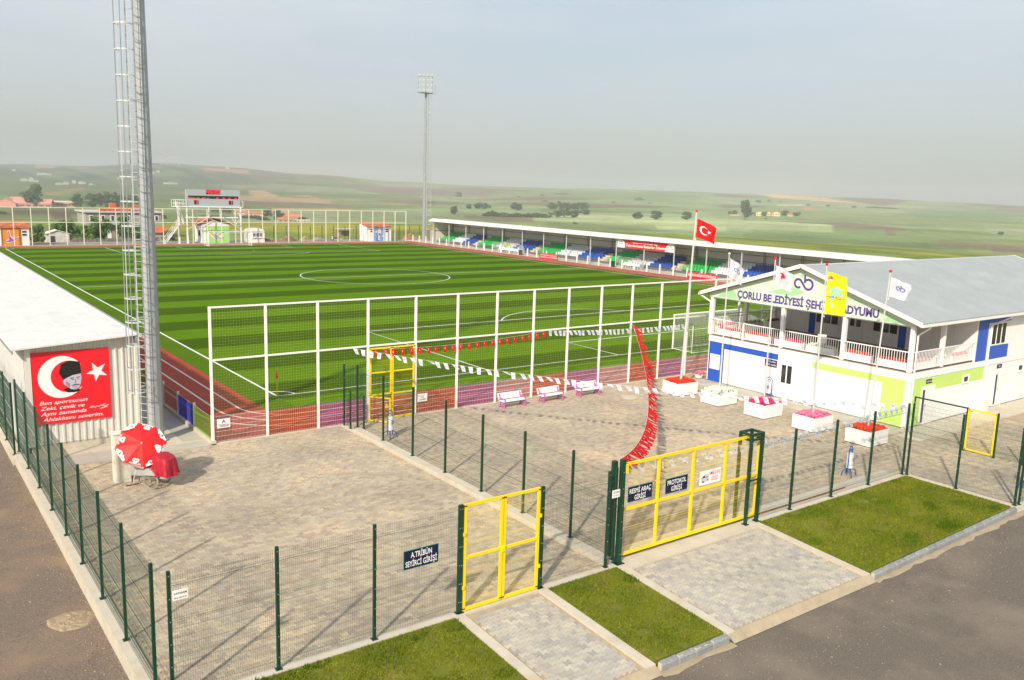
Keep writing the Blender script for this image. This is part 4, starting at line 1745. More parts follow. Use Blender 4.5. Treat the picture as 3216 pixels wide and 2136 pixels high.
def draw_amb(t):
    lettering(t, [('AMBULANS', 0.20, 0.12, 0.13, 0.56, .006), ('GİRİŞİ', 0.20, -0.08, 0.13, 0.32, .006)], M_redsign)
    b = MB()
    b.k = 0
    add_shape(b, [(-.46, -.10), (-.46, .02), (-.36, .10), (-.14, .12), (-.10, .10), (-.10, -.06), (-.16, -.12), (-.30, -.16), (-.42, -.14)], -0.004)
    b.k = 1
    add_shape(b, [(-.43, .0), (-.35, .07), (-.28, .07), (-.29, .0)], -0.006)
    add_shape(b, [(-.40, -.15), (-.34, -.17), (-.33, -.11), (-.39, -.09)], -0.007)
    add_shape(b, [(-.16, -.12), (-.11, -.12), (-.11, -.06), (-.16, -.06)], -0.007)
    b.k = 2
    add_shape(b, [(-.27, .02), (-.11, .05), (-.11, .02), (-.27, -.01)], -0.007)
    b.build('van_picture', [mat('grey_print', (0.55, 0.56, 0.58), 0.5), M_black, M_redsign], t, world=False)


sign('entrance_sign', 'white sign with red AMBULANS GİRİŞİ and a small van picture', (4.97, -25.22, 2.04), 0, 1.02, 0.47, M_print, None, draw_amb)
sign('maker_plate', 'small white maker plate on the front fence near its left corner', (-12.28 + .18 - .0, -25.36, 2.49), 0, 0.32, 0.22, M_print, None,
     lambda t: lettering(t, [('LATASAM', 0, 0.04, 0.045, 0.26, .02), ('0216 398 79 87', 0, -0.06, 0.03, 0.26, .01)], M_black))
sign('maker_plate', 'small white maker plate on the fence left of the sliding gate', (0.57, -25.36, 2.32), 0, 0.30, 0.24, M_print, None,
     lambda t: lettering(t, [('LATASAM', 0, 0.05, 0.045, 0.24, .02), ('0216 398 79 87', 0, -0.05, 0.03, 0.24, .01)], M_black))


def draw_trib(t):
    lettering(t, [('A', 0, 0.09, 0.15, 0.17, .02), ('TRİBÜN', 0, -0.07, 0.08, 0.46, .01)], M_signnavy)
    b = MB()
    add_shape(b, [(-.16, -.15), (.16, -.15), (.16, -.13), (-.16, -.13)], -0.004)
    add_shape(b, [(.16, -.17), (.21, -.14), (.16, -.11)], -0.004)
    b.build('arrow', M_signnavy, t, world=False)


sign('tribune_sign', 'white sign reading A TRİBÜN with an arrow, on the white net fence', (-5.08, -6.88, 0.87), 0, 0.56, 0.40, M_print, None, draw_trib)


def draw_n2(t):
    lettering(t, [('GİRİLMEZ', 0, -0.10, 0.05, 0.36, .01)], M_black)
    b = MB()
    add_ribbon(b, [(0.06 * cos(i * pi / 8), 0.06 + 0.06 * sin(i * pi / 8)) for i in range(17)], 0.02, -0.004)
    b.build('symbol', M_redsign, t, world=False)


sign('notice_sign', 'small white notice right of the tall yellow gate', (4.84, -6.88, 0.82), 0, 0.55, 0.40, M_print, None, draw_n2)

# ================================================================== BUNTING
def bunting(name, label, P0, P1, n, sag, side, colour, group='strings of small paper flags', flagw=0.21, flagh=0.30, wind=0.35, fan=False):
    """string of small flags; side = sideways bow by the wind"""
    P0 = Vector(P0)
    P1 = Vector(P1)
    t = thing(name, label, 'bunting', tuple(P0), 0, group)

    def pt(u):
        p = P0.lerp(P1, u)
        k = 4 * u * (1 - u)
        return p + Vector(side) * k + Vector((0, 0, -sag * k))
    b = MB()
    N = max(14, n // 2)
    for i in range(N):
        b.tube(pt(i / N), pt((i + 1) / N), 0.004, n=3, cap=False)
    b.build('string', M_print, t)
    W = Vector((0.80, -0.60, 0))
    for i in range(n):
        u = (i + .5) / n
        p = pt(u)
        d = (pt(u + .004) - pt(u - .004)).normalized()
        lift = rng.uniform(0.05, 1.0) * wind
        if rng.random() < 0.12:
            lift *= 2.0
        down = (Vector((0, 0, -1)) + W * lift * (1 if not fan else 1.9) + d * rng.uniform(-.25, .25)).normalized()
        hw = flagw / 2
        b = MB()
        bend = rng.uniform(-.05, .05)
        nrm = d.cross(down).normalized()
        rows = []
        K = 4
        for k in range(K + 1):
            s_ = k / K
            c = p + down * flagh * s_ + nrm * (bend * sin(s_ * 3))
            ww = hw * (1 - 0.22 * s_)
            tw = rng.uniform(-.02, .02)
            rows.append((c - d * ww, c + nrm * tw * s_, c + d * ww))
        for k in range(K):
            for q in range(2):
                b.quad(rows[k][q], rows[k][q + 1], rows[k + 1][q + 1], rows[k + 1][q])
        # printed emblem on both faces
        b.k = 1

        def fn(x, z, y):
            c = p + down * (flagh * (0.5 - z)) + d * (x * flagw * 0.9)
            return tuple(c + nrm * (y + bend * sin((0.5 - z) * 3)))
        for y in (-0.006, 0.006):
            if colour == 'red':
                (add_crescent(b, -0.02, 0.10, 0.15, 0.12, 0.04, y, fn, 7) if y < 0 or not fan else None)
            else:
                add_ribbon(b, [(-.25, .02), (-.12, .10), (0, 0), (.12, -.08), (.25, .02), (.12, .12), (0, 0), (-.12, -.10), (-.25, .02)], 0.05, y, fn)
        b.build('flag', [M_red if colour == 'red' else M_flagw, M_print if colour == 'red' else M_blueprint], t)
    return t


M_flagw = cloth('white_flag_paper', (0.74, 0.77, 0.84), .35)
M_blueprint = mat('blue_print', (0.25, 0.30, 0.50), 0.6)
bunting('bunting', 'string of small red flags hanging over the tall yellow gate', (1.95, -6.93, 3.52), (12.6, -6.93, 3.66), 22, 0.22, (0, 0, 0), 'red', wind=0.3, flagh=.34)
bunting('bunting', 'string of small white flags along the middle rail of the net fence', (12.7, -6.93, 3.64), (23.9, -6.93, 3.25), 33, 0.12, (0, 0, 0), 'white', wind=0.5)
bunting('bunting', 'long string of white flags swooping across the entrance yard to the lawn corner', (0.9, -6.95, 3.68), (16.9, -25.2, 3.0), 62, 0.45, (0.1, -0.08, 0), 'white', wind=0.9)
bunting('bunting', 'string of red flags blown into a curve between net fence and sliding gate', (19.1, -6.95, 3.55), (0.95, -25.1, 3.28), 150, 1.38, (0.72, -0.60, 0), 'red', wind=1.25, fan=True, flagh=0.50, flagw=0.30)
bunting('bunting', 'string of white flags hanging behind the yellow gate and front fence', (1.0, -24.95, 3.0), (16.8, -25.15, 3.0), 40, 0.22, (0, 0, 0), 'white', wind=0.8)
bunting('bunting', 'last string of white flags from the lawn corner up to the green post', (16.95, -25.2, 2.95), (22.8, -22.4, 2.1), 6, 0.1, (0, 0, 0), 'white', wind=0.9)

# ================================================================== CLUBHOUSE
BX0, BX1 = 24.0, 48.0
BY0, BY1 = -21.4, -8.6          # BY0 = side face towards the road
XB = 30.35                       # back wall of the veranda
club = thing('clubhouse', 'white two storey clubhouse with grey gabled roof and a veranda full of flower boxes', 'building', (BX0, BY0, 0))
M_seam = mat('panel_joint', (0.45, 0.45, 0.44), 0.7)
b = MB()
b.box(BX0 + 0.06, BX1, BY0 + 0.06, BY1 - 0.06, -0.3, 2.8)
b.box(XB + 0.06, BX1, BY0 + 0.06, BY1 - 0.06, 2.8, 5.15)
b.build('wall', M_seam, club)


def wall_panels(axis, fixed, a0, a1, z0, z1, out, n, m_=M_panelwhite, holes=()):
    """flat panels with open joints; axis 'y' = face at x=fixed, 'x' = face at y=fixed; out=-1"""
    w = (a1 - a0) / n
    for i in range(n):
        p, q = a0 + w * i + 0.006, a0 + w * (i + 1) - 0.006
        b = MB()
        if axis == 'y':
            b.box(fixed, fixed + 0.05, p, q, z0, z1)
        else:
            b.box(p, q, fixed, fixed + 0.05, z0, z1)
        b.build('panel', m_, club)


wall_panels('y', BX0 + 0.005, BY0 + 0.002, BY1, 0.06, 2.47, -1, 11)
wall_panels('x', BY0 + 0.005, BX0 + 0.06, BX1, 0.06, 2.45, -1, 20)
wall_panels('y', XB, BY0 + 0.06, BY1, 2.86, 5.12, -1, 11)
wall_panels('x', BY0 + 0.005, XB, BX1, 2.80, 5.14, -1, 15)
b = MB()
b.box(BX0 - 0.02, BX0 + 0.2, BY0 - 0.02, BY1 + 0.02, 2.475, 2.82)
b.build('floor_beam', M_panelwhite, club)
b = MB()
b.box(BX0 + 0.2, BX1, BY0 - 0.02, BY0 + 0.1, 2.475, 2.79)
b.build('floor_beam', M_panelwhite, club)
b = MB()
b.box(BX0 - 0.01, XB, BY0 + 0.11, BY1 + 0.02, 2.825, 2.86)
b.build('veranda_floor', mat('brown_deck_floor', (0.30, 0.22, 0.16), 0.8, noise=(2, 0.2)), club)


def face_y(name, y0, y1, z0, z1, m_, d=0.014, x=BX0):
    b = MB()
    b.box(x - d, x + 0.004, min(y0, y1), max(y0, y1), z0, z1)
    return b.build(name, m_, club)


def face_x(name, x0, x1, z0, z1, m_, d=0.014, y=BY0):
    b = MB()
    b.box(x0, x1, y - d, y + 0.004, z0, z1)
    return b.build(name, m_, club)


face_y('blue_panel', -8.68, -9.82, 0.07, 2.47, M_bluepanel)
face_y('blue_panel', -9.822, -13.66, 2.15, 2.47, M_bluepanel)
face_y('lime_panel', -15.9, -20.0, 2.12, 2.44, M_lime)
face_y('lime_panel', -20.002, -21.20, 0.07, 2.44, M_lime)
face_x('lime_panel', 24.28, 25.22, 0.07, 2.44, M_lime)
face_x('lime_panel', 25.222, 26.60, 2.04, 2.44, M_lime)
face_x('lime_panel', 26.602, 31.62, 1.78, 2.44, M_lime)
face_x('blue_panel', 30.50, 31.62, 2.78, 5.12, M_bluepanel)
face_x('blue_panel', 31.622, 34.12, 4.84, 5.12, M_bluepanel)
face_x('blue_panel', 31.88, 34.12, 2.78, 3.52, M_bluepanel)
face_y('navy_panel', -11.12, -11.56, 2.88, 5.1, M_bluepanel, x=XB)
face_y('navy_panel', -17.06, -17.50, 2.88, 5.1, M_bluepanel, x=XB)
# corner cover strips
for (x, y) in ((BX0 + .02, BY0 + .02),):
    b = MB()
    b.box(x - 0.05, x + 0.12, y - 0.05, y + 0.12, 0.0, 2.475)
    b.build('corner_post', M_panelwhite, club)


def window(axis, fixed, a0, a1, z0, z1, n, y=None, name='window', frame=0.06, panel_sides=True):
    """window with n sashes; frame then panes and mullions"""
    b = MB()
    d = 0.035
    w = (a1 - a0)

    def bx(p, q, r, s, o0, o1):
        if axis == 'y':
            b.box(fixed - o1, fixed - o0, min(p, q), max(p, q), r, s)
        else:
            b.box(min(p, q), max(p, q), fixed - o1, fixed - o0, r, s)
    sg = 1 if w > 0 else -1
    bx(a0, a1, z1 - frame, z1, 0.0, d)
    bx(a0, a1, z0, z0 + frame, 0.0, d)
    edges = [a0 + (a1 - a0) * i / n for i in range(n + 1)]
    for i, e in enumerate(edges):
        hw = frame / 2 if 0 < i < n else frame
        e0 = e - hw * (0 if i == 0 else 1) * sg
        e1 = e + hw * (0 if i == n else 1) * sg
        if i == 0:
            e0, e1 = e, e + frame * sg
        if i == n:
            e0, e1 = e - frame * sg, e
        bx(e0, e1, z0 + frame, z1 - frame, 0.0, d)
    fr = b.build(name, M_print, club)
    for i in range(n):
        b = MB()
        bx_ = edges[i] + 0.035 * sg
        by_ = edges[i + 1] - 0.035 * sg
        if axis == 'y':
            b.box(fixed - 0.014, fixed - 0.002, min(bx_, by_), max(bx_, by_), z0 + 0.04, z1 - 0.04)
        else:
            b.box(min(bx_, by_), max(bx_, by_), fixed - 0.014, fixed - 0.002, z0 + 0.04, z1 - 0.04)
        b.build('pane', M_glass, fr)
    return fr


window('x', BY0, 32.0, 33.7, 3.56, 4.80, 3)
window('y', BX0, -13.90, -14.72, 0.86, 2.02, 2, frame=0.07)
window('y', XB, -11.58, -13.20, 3.58, 4.55, 3)
window('y', XB, -15.42, -17.02, 3.58, 4.55, 3)
for x0, x1 in ((29.34, 30.0), (35.65, 36.35)):
    window('x', BY0 - 0.016, x0, x1, 1.73, 2.20, 1, name='vent_window', frame=0.10)
# doors
for x0, x1, pane in ((25.27, 26.50, True), (32.98, 34.02, True)):
    b = MB()
    b.box(x0, x1, BY0 - 0.05, BY0 + 0.004, 0.05, 2.02)
    d = b.build('door', M_panelwhite, club)
    b = MB()
    b.box(x0 + 0.06, x0 + 0.26, BY0 - 0.058, BY0 - 0.051, 0.15, 1.85)
    b.build('pane', M_glass, d)
    b = MB()
    b.box(x0 + 0.34, x0 + 0.37, BY0 - 0.085, BY0 - 0.051, 0.95, 1.1)
    b.build('handle', M_galv, d)
b = MB()
b.box(XB - 0.05, XB + 0.004, -14.80, -13.82, 2.87, 4.60)
d = b.build('door', M_panelwhite, club)
for ya, yb in ((-14.26, -13.98), (-14.68, -14.38)):
    b = MB()
    b.box(XB - 0.058, XB - 0.051, ya, yb, 3.74, 4.5)
    b.build('pane', M_glass, d)
# door signs and wall notices
def club_sign(loc, rz, w, h, face, lines, m_, label=None):
    b = MB()
    b.box(-w / 2, w / 2, 0, 0.012, -h / 2, h / 2)
    o = put('wall_sign', b.mesh('wall_sign', face), club, (loc[0] - BX0, loc[1] - BY0, loc[2]), (0, 0, rz))
    bt = MB()
    for s, cx_, cz_, hh_, ww_ in lines:
        add_text(bt, s, cx_, cz_, hh_, -0.004, ww_, .01)
    put('lettering', bt.mesh('lettering', m_), o)
    return o


club_sign((25.87, BY0 - 0.03, 2.25), 0, 0.56, 0.22, M_signnavy, [('HAKEM ODASI', 0, 0, 0.09, 0.48)], M_print)
club_sign((33.4, BY0 - 0.02, 2.30), 0, 0.56, 0.22, M_signnavy, [('WC', 0, 0, 0.10, 0.28)], M_print)
club_sign((BX0 - 0.03, -13.22, 1.89), -pi / 2, 0.82, 0.40, M_signnavy, [('VIP SALONU', 0, 0.09, 0.10, 0.66), ('GİRİŞ KAPISI', 0, -0.09, 0.10, 0.72)], M_print)
o = club_sign((BX0 - 0.03, -9.18, 1.25), -pi / 2, 0.76, 0.92, mat('notice_white', (0.78, 0.78, 0.80), 0.5), [('TESİS KURALLARI', 0, 0.36, 0.06, 0.6)], M_redsign)
bt = MB()
for i in range(9):
    z = 0.24 - i * 0.075
    add_shape(bt, [(-.3, z), (0.3 - 0.08 * (i % 3), z), (0.3 - 0.08 * (i % 3), z + 0.02), (-.3, z + 0.02)], -0.004)
put('printed_lines', bt.mesh('printed_lines', mat('grey_text', (0.35, 0.37, 0.45), 0.6)), o)
b = MB()
b.ball((BX0 - 0.04, -14.28, 2.28), 0.11, sq=(.5, 1, 0.9))
b.build('wall_lamp', M_print, club)
# meter box beside the pipe
b = MB()
b.box(30.95, 31.30, BY0 - 0.34, BY0 - 0.02, 0.0, 0.75)
o = b.build('meter_box', M_print)
tag(o, 'white meter box by the clubhouse side wall', 'box')
b = MB()
b.box(31.45, 31.85, BY0 - 0.40, BY0 - 0.02, 0.0, 0.70)
o = b.build('meter_box', M_cream)
tag(o, 'cream meter box to the right of the white one by the clubhouse', 'box')

# columns
colm = MB()
colm.box(-0.10, 0.10, -0.10, 0.10, 0, 2.36)
cm = colm.mesh('column', M_panelwhite)
for (x, y) in ((BX0 + .10, -8.62), (BX0 + .10, -13.72), (BX0 + .10, -17.56), (BX0 + .11, -21.28), (27.08, -21.28), (27.3, -8.62), (30.2, -8.62)):
    put('column', cm, club, (x - BX0, y - BY0, 2.86))


# railing
def railing(p, q, n):
    b = MB()
    P, Q = Vector(p), Vector(q)
    b.bar(P + Vector((0, 0, 0.98)), Q + Vector((0, 0, 0.98)), 0.05)
    b.bar(P + Vector((0, 0, 0.08)), Q + Vector((0, 0, 0.08)), 0.045)
    o = b.build('railing', M_print, club)
    bm_ = MB()
    bm_.box(-0.011, 0.011, -0.011, 0.011, 0.105, 0.955)
    me = bm_.mesh('baluster', M_print)
    for i in range(1, n):
        c = P.lerp(Q, i / n)
        put('baluster', me, o, (c.x - BX0, c.y - BY0, c.z))


zr = 2.88
for ya, yb in ((-8.74, -11.02), (-11.14, -13.60), (-13.84, -17.44), (-17.68, -21.16)):
    railing((BX0 + 0.03, ya, zr), (BX0 + 0.03, yb, zr), int(abs(yb - ya) / 0.135))
railing((BX0 + 0.22, BY0 + 0.04, zr), (26.96, BY0 + 0.04, zr), 20)
railing((27.20, BY0 + 0.04, zr), (30.3, BY0 + 0.04, zr), 23)
railing((BX0 + 0.22, -8.62, zr), (27.2, -8.62, zr), 22)
railing((27.4, -8.62, zr), (30.1, -8.62, zr), 19)
b = MB()
b.box(BX0 - 0.02, BX0 + 0.08, -11.13, -11.03, 2.86, 3.92)
b.build('rail_post', M_cream, club)

# gable board
ym = -14.93
gb_ = MB()
gb_.prism([(BX0 - 0.05, BY1 + 0.12, 5.16), (BX0 - 0.05, BY1 + 0.12, 5.40), (BX0 - 0.05, ym, 7.45), (BX0 - 0.05, BY0 - 0.02, 5.40), (BX0 - 0.05, BY0 - 0.02, 5.16)], (0.08, 0, 0))
gab = gb_.build('gable_board', mat('gable_print', (0.50, 0.66, 0.50), 0.5, noise=(0.35, 0.1), col2=(0.66, 0.72, 0.66)), club)


def gfn(x, z, y):          # x runs to the right as seen (towards -y), z up, y = offset (negative outwards)
    return (BX0 - 0.05 + y, -x, z)


# pale green sweep print at lower corners and the leaf shapes
bt = MB()
for pts in ([(9.0, 5.22), (10.6, 5.22), (10.35, 5.62), (10.05, 5.80)], [(12.6, 5.90), (14.2, 6.35), (15.1, 6.15), (14.3, 5.85)],
            [(19.55, 5.75), (21.0, 5.22), (19.7, 5.22), (20.0, 5.5)], [(16.9, 6.45), (18.7, 5.98), (18.3, 5.98), (16.8, 6.3)]):
    add_shape(bt, pts, -0.003, gfn)
o = bt.build('leaf_print', mat('soft_green_print', (0.36, 0.60, 0.32), 0.5), gab)
o['kind'] = 'stuff'
bt = MB()
add_text(bt, 'ÇORLU BELEDİYESİ ŞEHİR STADYUMU', 15.0, 5.555, 0.42, -0.006, 8.95, .045, fn=gfn)
bt.build('lettering', M_purple, gab)
bt = MB()
add_logo(bt, (0, 1, 2), 14.93, 6.58, 0.64, -0.006, gfn)
bt.build('logo', [M_purple, M_leafprint, mat('pale_grey_print', (0.66, 0.68, 0.72), 0.5)], gab)

# roof
ez, rz_ = 5.36, 7.60
ye0, ye1 = -21.95, -7.93
rx0, rx1 = 23.62, 48.3
for side, ya in ((0, ye0), (1, ye1)):
    b = MB()
    n = int((rx1 - rx0) / 0.25)
    prof = []
    for i in range(n):
        x = rx0 + (rx1 - rx0) * i / n
        dx = (rx1 - rx0) / n
        prof += [(x, 0.0), (x + dx * .46, 0.0), (x + dx * .60, 0.065), (x + dx * .86, 0.065)]
    prof.append((rx1, 0.0))
    for (xa, ha), (xb, hb) in zip(prof[:-1], prof[1:]):
        q = [(xa, ya, ez + ha), (xb, ya, ez + hb), (xb, ym, rz_ + hb), (xa, ym, rz_ + ha)]
        if side:
            q = q[::-1]
        b.quad(*q)
    lowq = [(rx0, ya, ez - 0.06), (rx0, ym, rz_ - 0.06), (rx1, ym, rz_ - 0.06), (rx1, ya, ez - 0.06)]
    if side:
        lowq = lowq[::-1]
    b.quad(*lowq)
    b.build('roof_slope', M_roofgrey, club)
b = MB()
b.bar((rx0 - .02, ym, rz_ + 0.02), (rx1 + .02, ym, rz_ + 0.02), 0.35, 0.05)
b.build('ridge_cap', M_galvl, club)
M_rake = mat('cream_white_trim', (0.80, 0.77, 0.72), 0.45, noise=(1.2, 0.05))
for ya in (ye0, ye1):
    for x in (rx0 - 0.03, rx1 + 0.03):
        b = MB()
        b.bar((x, ya, ez - 0.02), (x, ym, rz_ - 0.02), 0.05, 0.21)
        b.build('rake_board', M_rake, club)
    b = MB()
    b.bar((rx0 - .05, ya + (0.0 if ya == ye0 else 0), ez - 0.07), (rx1 + .05, ya, ez - 0.07), 0.14, 0.13)
    b.build('gutter', M_rake, club)
b = MB()
b.quad((rx0, ye0 + .05, ez - 0.09), (rx0, ym, rz_ - 0.12), (XB, ym, rz_ - 0.12), (XB, ye0 + .05, ez - 0.09))
b.quad((rx0, ye1 - .05, ez - 0.09), (XB, ye1 - .05, ez - 0.09), (XB, ym, rz_ - 0.12), (rx0, ym, rz_ - 0.12))
b.build('soffit', mat('tan_soffit', (0.45, 0.36, 0.27), 0.7), club)
b = MB()
b.box(BX0 + 0.04, XB, BY0 + 0.05, BY1 - 0.0, 5.10, 5.13)
b.build('veranda_ceiling', M_panelwhite, club)
# downpipes
for x0, xw in ((24.5, BX0 + 0.24), (33.0, 31.75)):
    b = MB()
    b.path([(x0, ye0 + 0.02, ez - 0.14), (x0 - .06, ye0 + .06, ez - .24), (xw, BY0 - 0.07, 4.72), (xw, BY0 - 0.07, 0.05)], 0.045, 8)
    b.build('downpipe', M_rake, club)
b = MB()
b.path([(BX0 - .3, ye1 - 0.02, ez - 0.14), (BX0 - .02, BY1 + 0.06, 4.85), (BX0 - .02, BY1 + 0.06, 2.9)], 0.045, 8)
b.build('downpipe', M_rake, club)

# ================================================================== FLOWERS AND PLANTERS
def flower_mesh(w, d, n, col_idx, seed, h=0.16):
    r_ = random.Random(seed)
    b = MB()
    for i in range(n):
        x, y = r_.uniform(-w / 2, w / 2), r_.uniform(-d / 2, d / 2)
        edge = min(1, min(w / 2 - abs(x), d / 2 - abs(y)) / 0.12 + 0.2)
        z = h * r_.uniform(.35, 1.0) * edge + 0.02
        s = r_.uniform(0.022, 0.045)
        fl = r_.random() < 0.62
        b.k = 1 if fl else 0
        a = r_.uniform(0, pi)
        tx, ty = r_.uniform(-.6, .6), r_.uniform(-.6, .6)
        e1 = Vector((cos(a), sin(a), tx)).normalized() * s
        e2 = Vector((-sin(a), cos(a), ty)).normalized() * s
        c = Vector((x, y, z if fl else z * 0.8))
        b.quad(c - e1 - e2, c + e1 - e2, c + e1 + e2, c - e1 + e2)
        if fl:
            u_ = Vector((0, 0, s))
            b.quad(c - e1 - u_, c + e1 - u_, c + e1 + u_, c - e1 + u_)
    return b


M_leaf = mat('flower_leaves', (0.035, 0.13, 0.02), 0.8)
FLC = {'red': mat('scarlet_flowers', (0.85, 0.055, 0.012), 0.7), 'white': mat('white_flowers', (0.80, 0.82, 0.66), 0.7), 'magenta': mat('magenta_flowers', (0.82, 0.035, 0.20), 0.7),
       'pink': mat('pink_flowers', (0.88, 0.22, 0.38), 0.7), 'darkred': mat('dark_red_flowers', (0.42, 0.01, 0.025), 0.7)}
M_planter = mat('white_planter_board', (0.80, 0.79, 0.77), 0.5, noise=(2, 0.04))
M_soil2 = mat('potting_soil', (0.05, 0.03, 0.02), 0.95)


def planter(name, label, loc, rz, w, d, h, col, n, seed, group, th=0.03, cols=None):
    t = thing(name, label, 'planter', loc, rz, group)
    for (x0, x1, y0, y1) in ((-w / 2, w / 2, -d / 2, -d / 2 + th), (-w / 2, w / 2, d / 2 - th, d / 2), (-w / 2, -w / 2 + th, -d / 2 + th + .002, d / 2 - th - .002), (w / 2 - th, w / 2, -d / 2 + th + .002, d / 2 - th - .002)):
        b = MB()
        b.box(x0, x1, y0, y1, 0.04, h)
        b.build('side_board', M_planter, t, world=False)
    b = MB()
    b.box(-w / 2 + th + .003, w / 2 - th - .003, -d / 2 + th + .003, d / 2 - th - .003, 0.02, h - 0.05)
    b.build('soil', M_soil2, t, world=False)
    b = flower_mesh(w - 0.10, d - 0.10, n, 1, seed)
    b.v = [(x, y, z + h - 0.05) for x, y, z in b.v]
    o = b.build('flowers', [M_leaf, FLC[col]], t, world=False)
    o['kind'] = 'stuff'
    return t


PG = 'white square planters with flagpoles'
PLN = [((19.85, -10.25, 0), 'red', 'white square planter of scarlet flowers under the red crescent flag', -.12),
       ((19.98, -12.98, 0), 'white', 'white square planter of white flowers, second from the net fence', 0),
       ((19.95, -15.95, 0), 'magenta', 'white square planter of magenta flowers in the middle of the row', 0),
       ((19.98, -18.88, 0), 'pink', 'white square planter of pale pink flowers under the yellow flag', 0),
       ((20.1, -21.72, 0), 'red', 'white square planter of scarlet flowers nearest the front fence', 0)]
for i, (loc, c, lab, rz) in enumerate(PLN):
    planter('planter', lab, loc, rz, 1.5, 1.28, 0.72, c, 1100, 20 + i, PG)

# veranda boxes with little white picket rims
boxes = [(24.33, -9.93, 1.70, 'red', 'veranda flower box of red flowers nearest the pitch end'), (24.33, -11.92, 1.62, 'red', 'veranda flower box of orange red flowers, second from the left'),
         (24.33, -14.07, 1.78, 'magenta', 'veranda flower box of magenta flowers left of the gable middle'), (24.33, -16.15, 1.74, 'white', 'veranda flower box of white flowers with a white chair behind'),
         (24.33, -18.28, 1.62, 'red', 'veranda flower box of scarlet flowers under the yellow flag'), (24.33, -20.25, 1.56, 'red', 'veranda flower box of scarlet flowers at the front right corner')]
for i, (x, y, w, c, lab) in enumerate(boxes):
    planter('flower_box', lab, (x, y, 2.862), pi / 2, w, 0.34, 0.42, c, 420, 40 + i, 'flower boxes on the veranda', th=0.02)
sb = [(25.5, -21.1, 1.45, 'pink', 'pink flower box on the road side of the veranda'), (27.4, -21.1, 1.35, 'white', 'white flower box on the road side of the veranda'),
      (29.3, -21.1, 1.6, 'magenta', 'magenta flower box at the back end of the road side railing')]
for i, (x, y, w, c, lab) in enumerate(sb):
    planter('flower_box', lab, (x, y, 2.862), 0, w, 0.32, 0.42, c, 380, 50 + i, 'flower boxes on the veranda', th=0.02)
nb = [(25.2, -8.85, 1.5, 'pink', 'pink flower box on the pitch side of the veranda'), (27.6, -8.9, 1.8, 'white', 'leafy flower box on the pitch side of the veranda'),
      (29.6, -9.0, 1.1, 'darkred', 'dark red flower box in the back corner of the veranda')]
for i, (x, y, w, c, lab) in enumerate(nb):
    planter('flower_box', lab, (x, y, 2.862), 0, w, 0.36, 0.52, c, 380, 60 + i, 'flower boxes on the veranda', th=0.02)
t = thing('plastic_chair', 'white plastic chair on the veranda behind the white flowers', 'chair', (25.15, -15.5, 2.862), 0.3)
b = MB(); b.box(-.24, .24, -.24, .24, .42, .46); b.build('seat', M_print, t, world=False)
b = MB(); b.box(.20, .24, -.24, .24, .46, .92); b.build('backrest', M_print, t, world=False)
for sx in (-.22, .22):
    for sy in (-.22, .22):
        b = MB(); b.bar((sx, sy, 0), (sx, sy, .42), .04); b.build('leg', M_print, t, world=False)
# pot of pink flowers at the clubhouse corner
t = thing('flower_pot', 'low pot of pink flowers at the clubhouse corner by the track', 'planter', (24.1, -7.9, 0))
b = MB(); b.tube((0, 0, 0), (0, 0, .25), .22, .30, 12); b.build('pot', M_planter, t, world=False)
b = flower_mesh(.6, .6, 150, 1, 77); b.v = [(x, y, z + .24) for x, y, z in b.v]
o = b.build('flowers', [M_leaf, FLC['pink']], t, world=False); o['kind'] = 'stuff'
# manhole cover
b = MB(); b.tube((16.55, -9.55, -0.02), (16.55, -9.55, 0.02), .42, n=20)
o = b.build('manhole_cover', M_cap); tag(o, 'round pale concrete manhole cover in the entrance yard', 'manhole cover')

# ================================================================== FLAGS
def flag(name, label, base, hpole, ftop, W_, H_, sag, col, draw, knob=M_redsign, seed=1, fall=0.0, r0=0.05):
    """pole with a waving flag; base = planter centre"""
    t = thing(name, label, 'flagpole', base, 0)
    b = MB()
    b.tube((0, 0, 0.1), (0, 0, hpole), r0, r0 * 0.6, 10)
    b.build('pole', M_galvl, t, world=False, smooth=False)
    b = MB()
    b.ball((0, 0, hpole + 0.06), 0.075, 10, 6)
    b.build('finial', knob, t, world=False)
    D = Vector((0.80, -0.60, 0))
    Nn = Vector((-0.60, -0.80, 0))      # towards the viewer

    def fn(x, z, y):      # x 0..1 along fly, z 0..1 from bottom
        v = 1 - z
        p = Vector((0, 0, ftop)) + D * (0.07 + x * W_ * (1 - fall * 0.35 * v)) + Vector((0, 0, -1)) * (v * H_ * (1 - 0.10 * x) + sag * x ** 1.3)
        wv = 0.09 * sin(x * 7.5 + v * 2.5 + seed) * x + 0.05 * sin(x * 13 + v * 5 + seed * 2) * x + 0.03 * sin(v * 8 + seed) * (0.3 + x)
        p += Nn * wv + Vector((0, 0, 1)) * 0.03 * sin(x * 9 + seed) * x
        n_ = Nn
        return tuple(p + n_ * (-y))
    b = MB()
    nx, nz = 14, 12
    for i in range(nx):
        for j in range(nz):
            b.quad(fn(i / nx, j / nz, 0), fn((i + 1) / nx, j / nz, 0), fn((i + 1) / nx, (j + 1) / nz, 0), fn(i / nx, (j + 1) / nz, 0))
    cl = b.build('flag', col, t, world=False, smooth=True)
    for y, suf in ((-0.012, ''), (0.012, '')):
        pb_, mats_ = draw(fn, y)
        if pb_ is not None:
            pb_.build('emblem', mats_, cl, world=False)
    b = MB()
    b.tube((0.06, -0.045, ftop - H_ - 0.1), (0.06, -0.045, ftop + 0.05), 0.008, n=4)
    b.ball((0.07, -0.05, ftop - H_ - 0.12), 0.04, 6, 4)
    b.build('halyard', M_cream, t, world=False)
    return t


def fine(mb_fn):
    return mb_fn


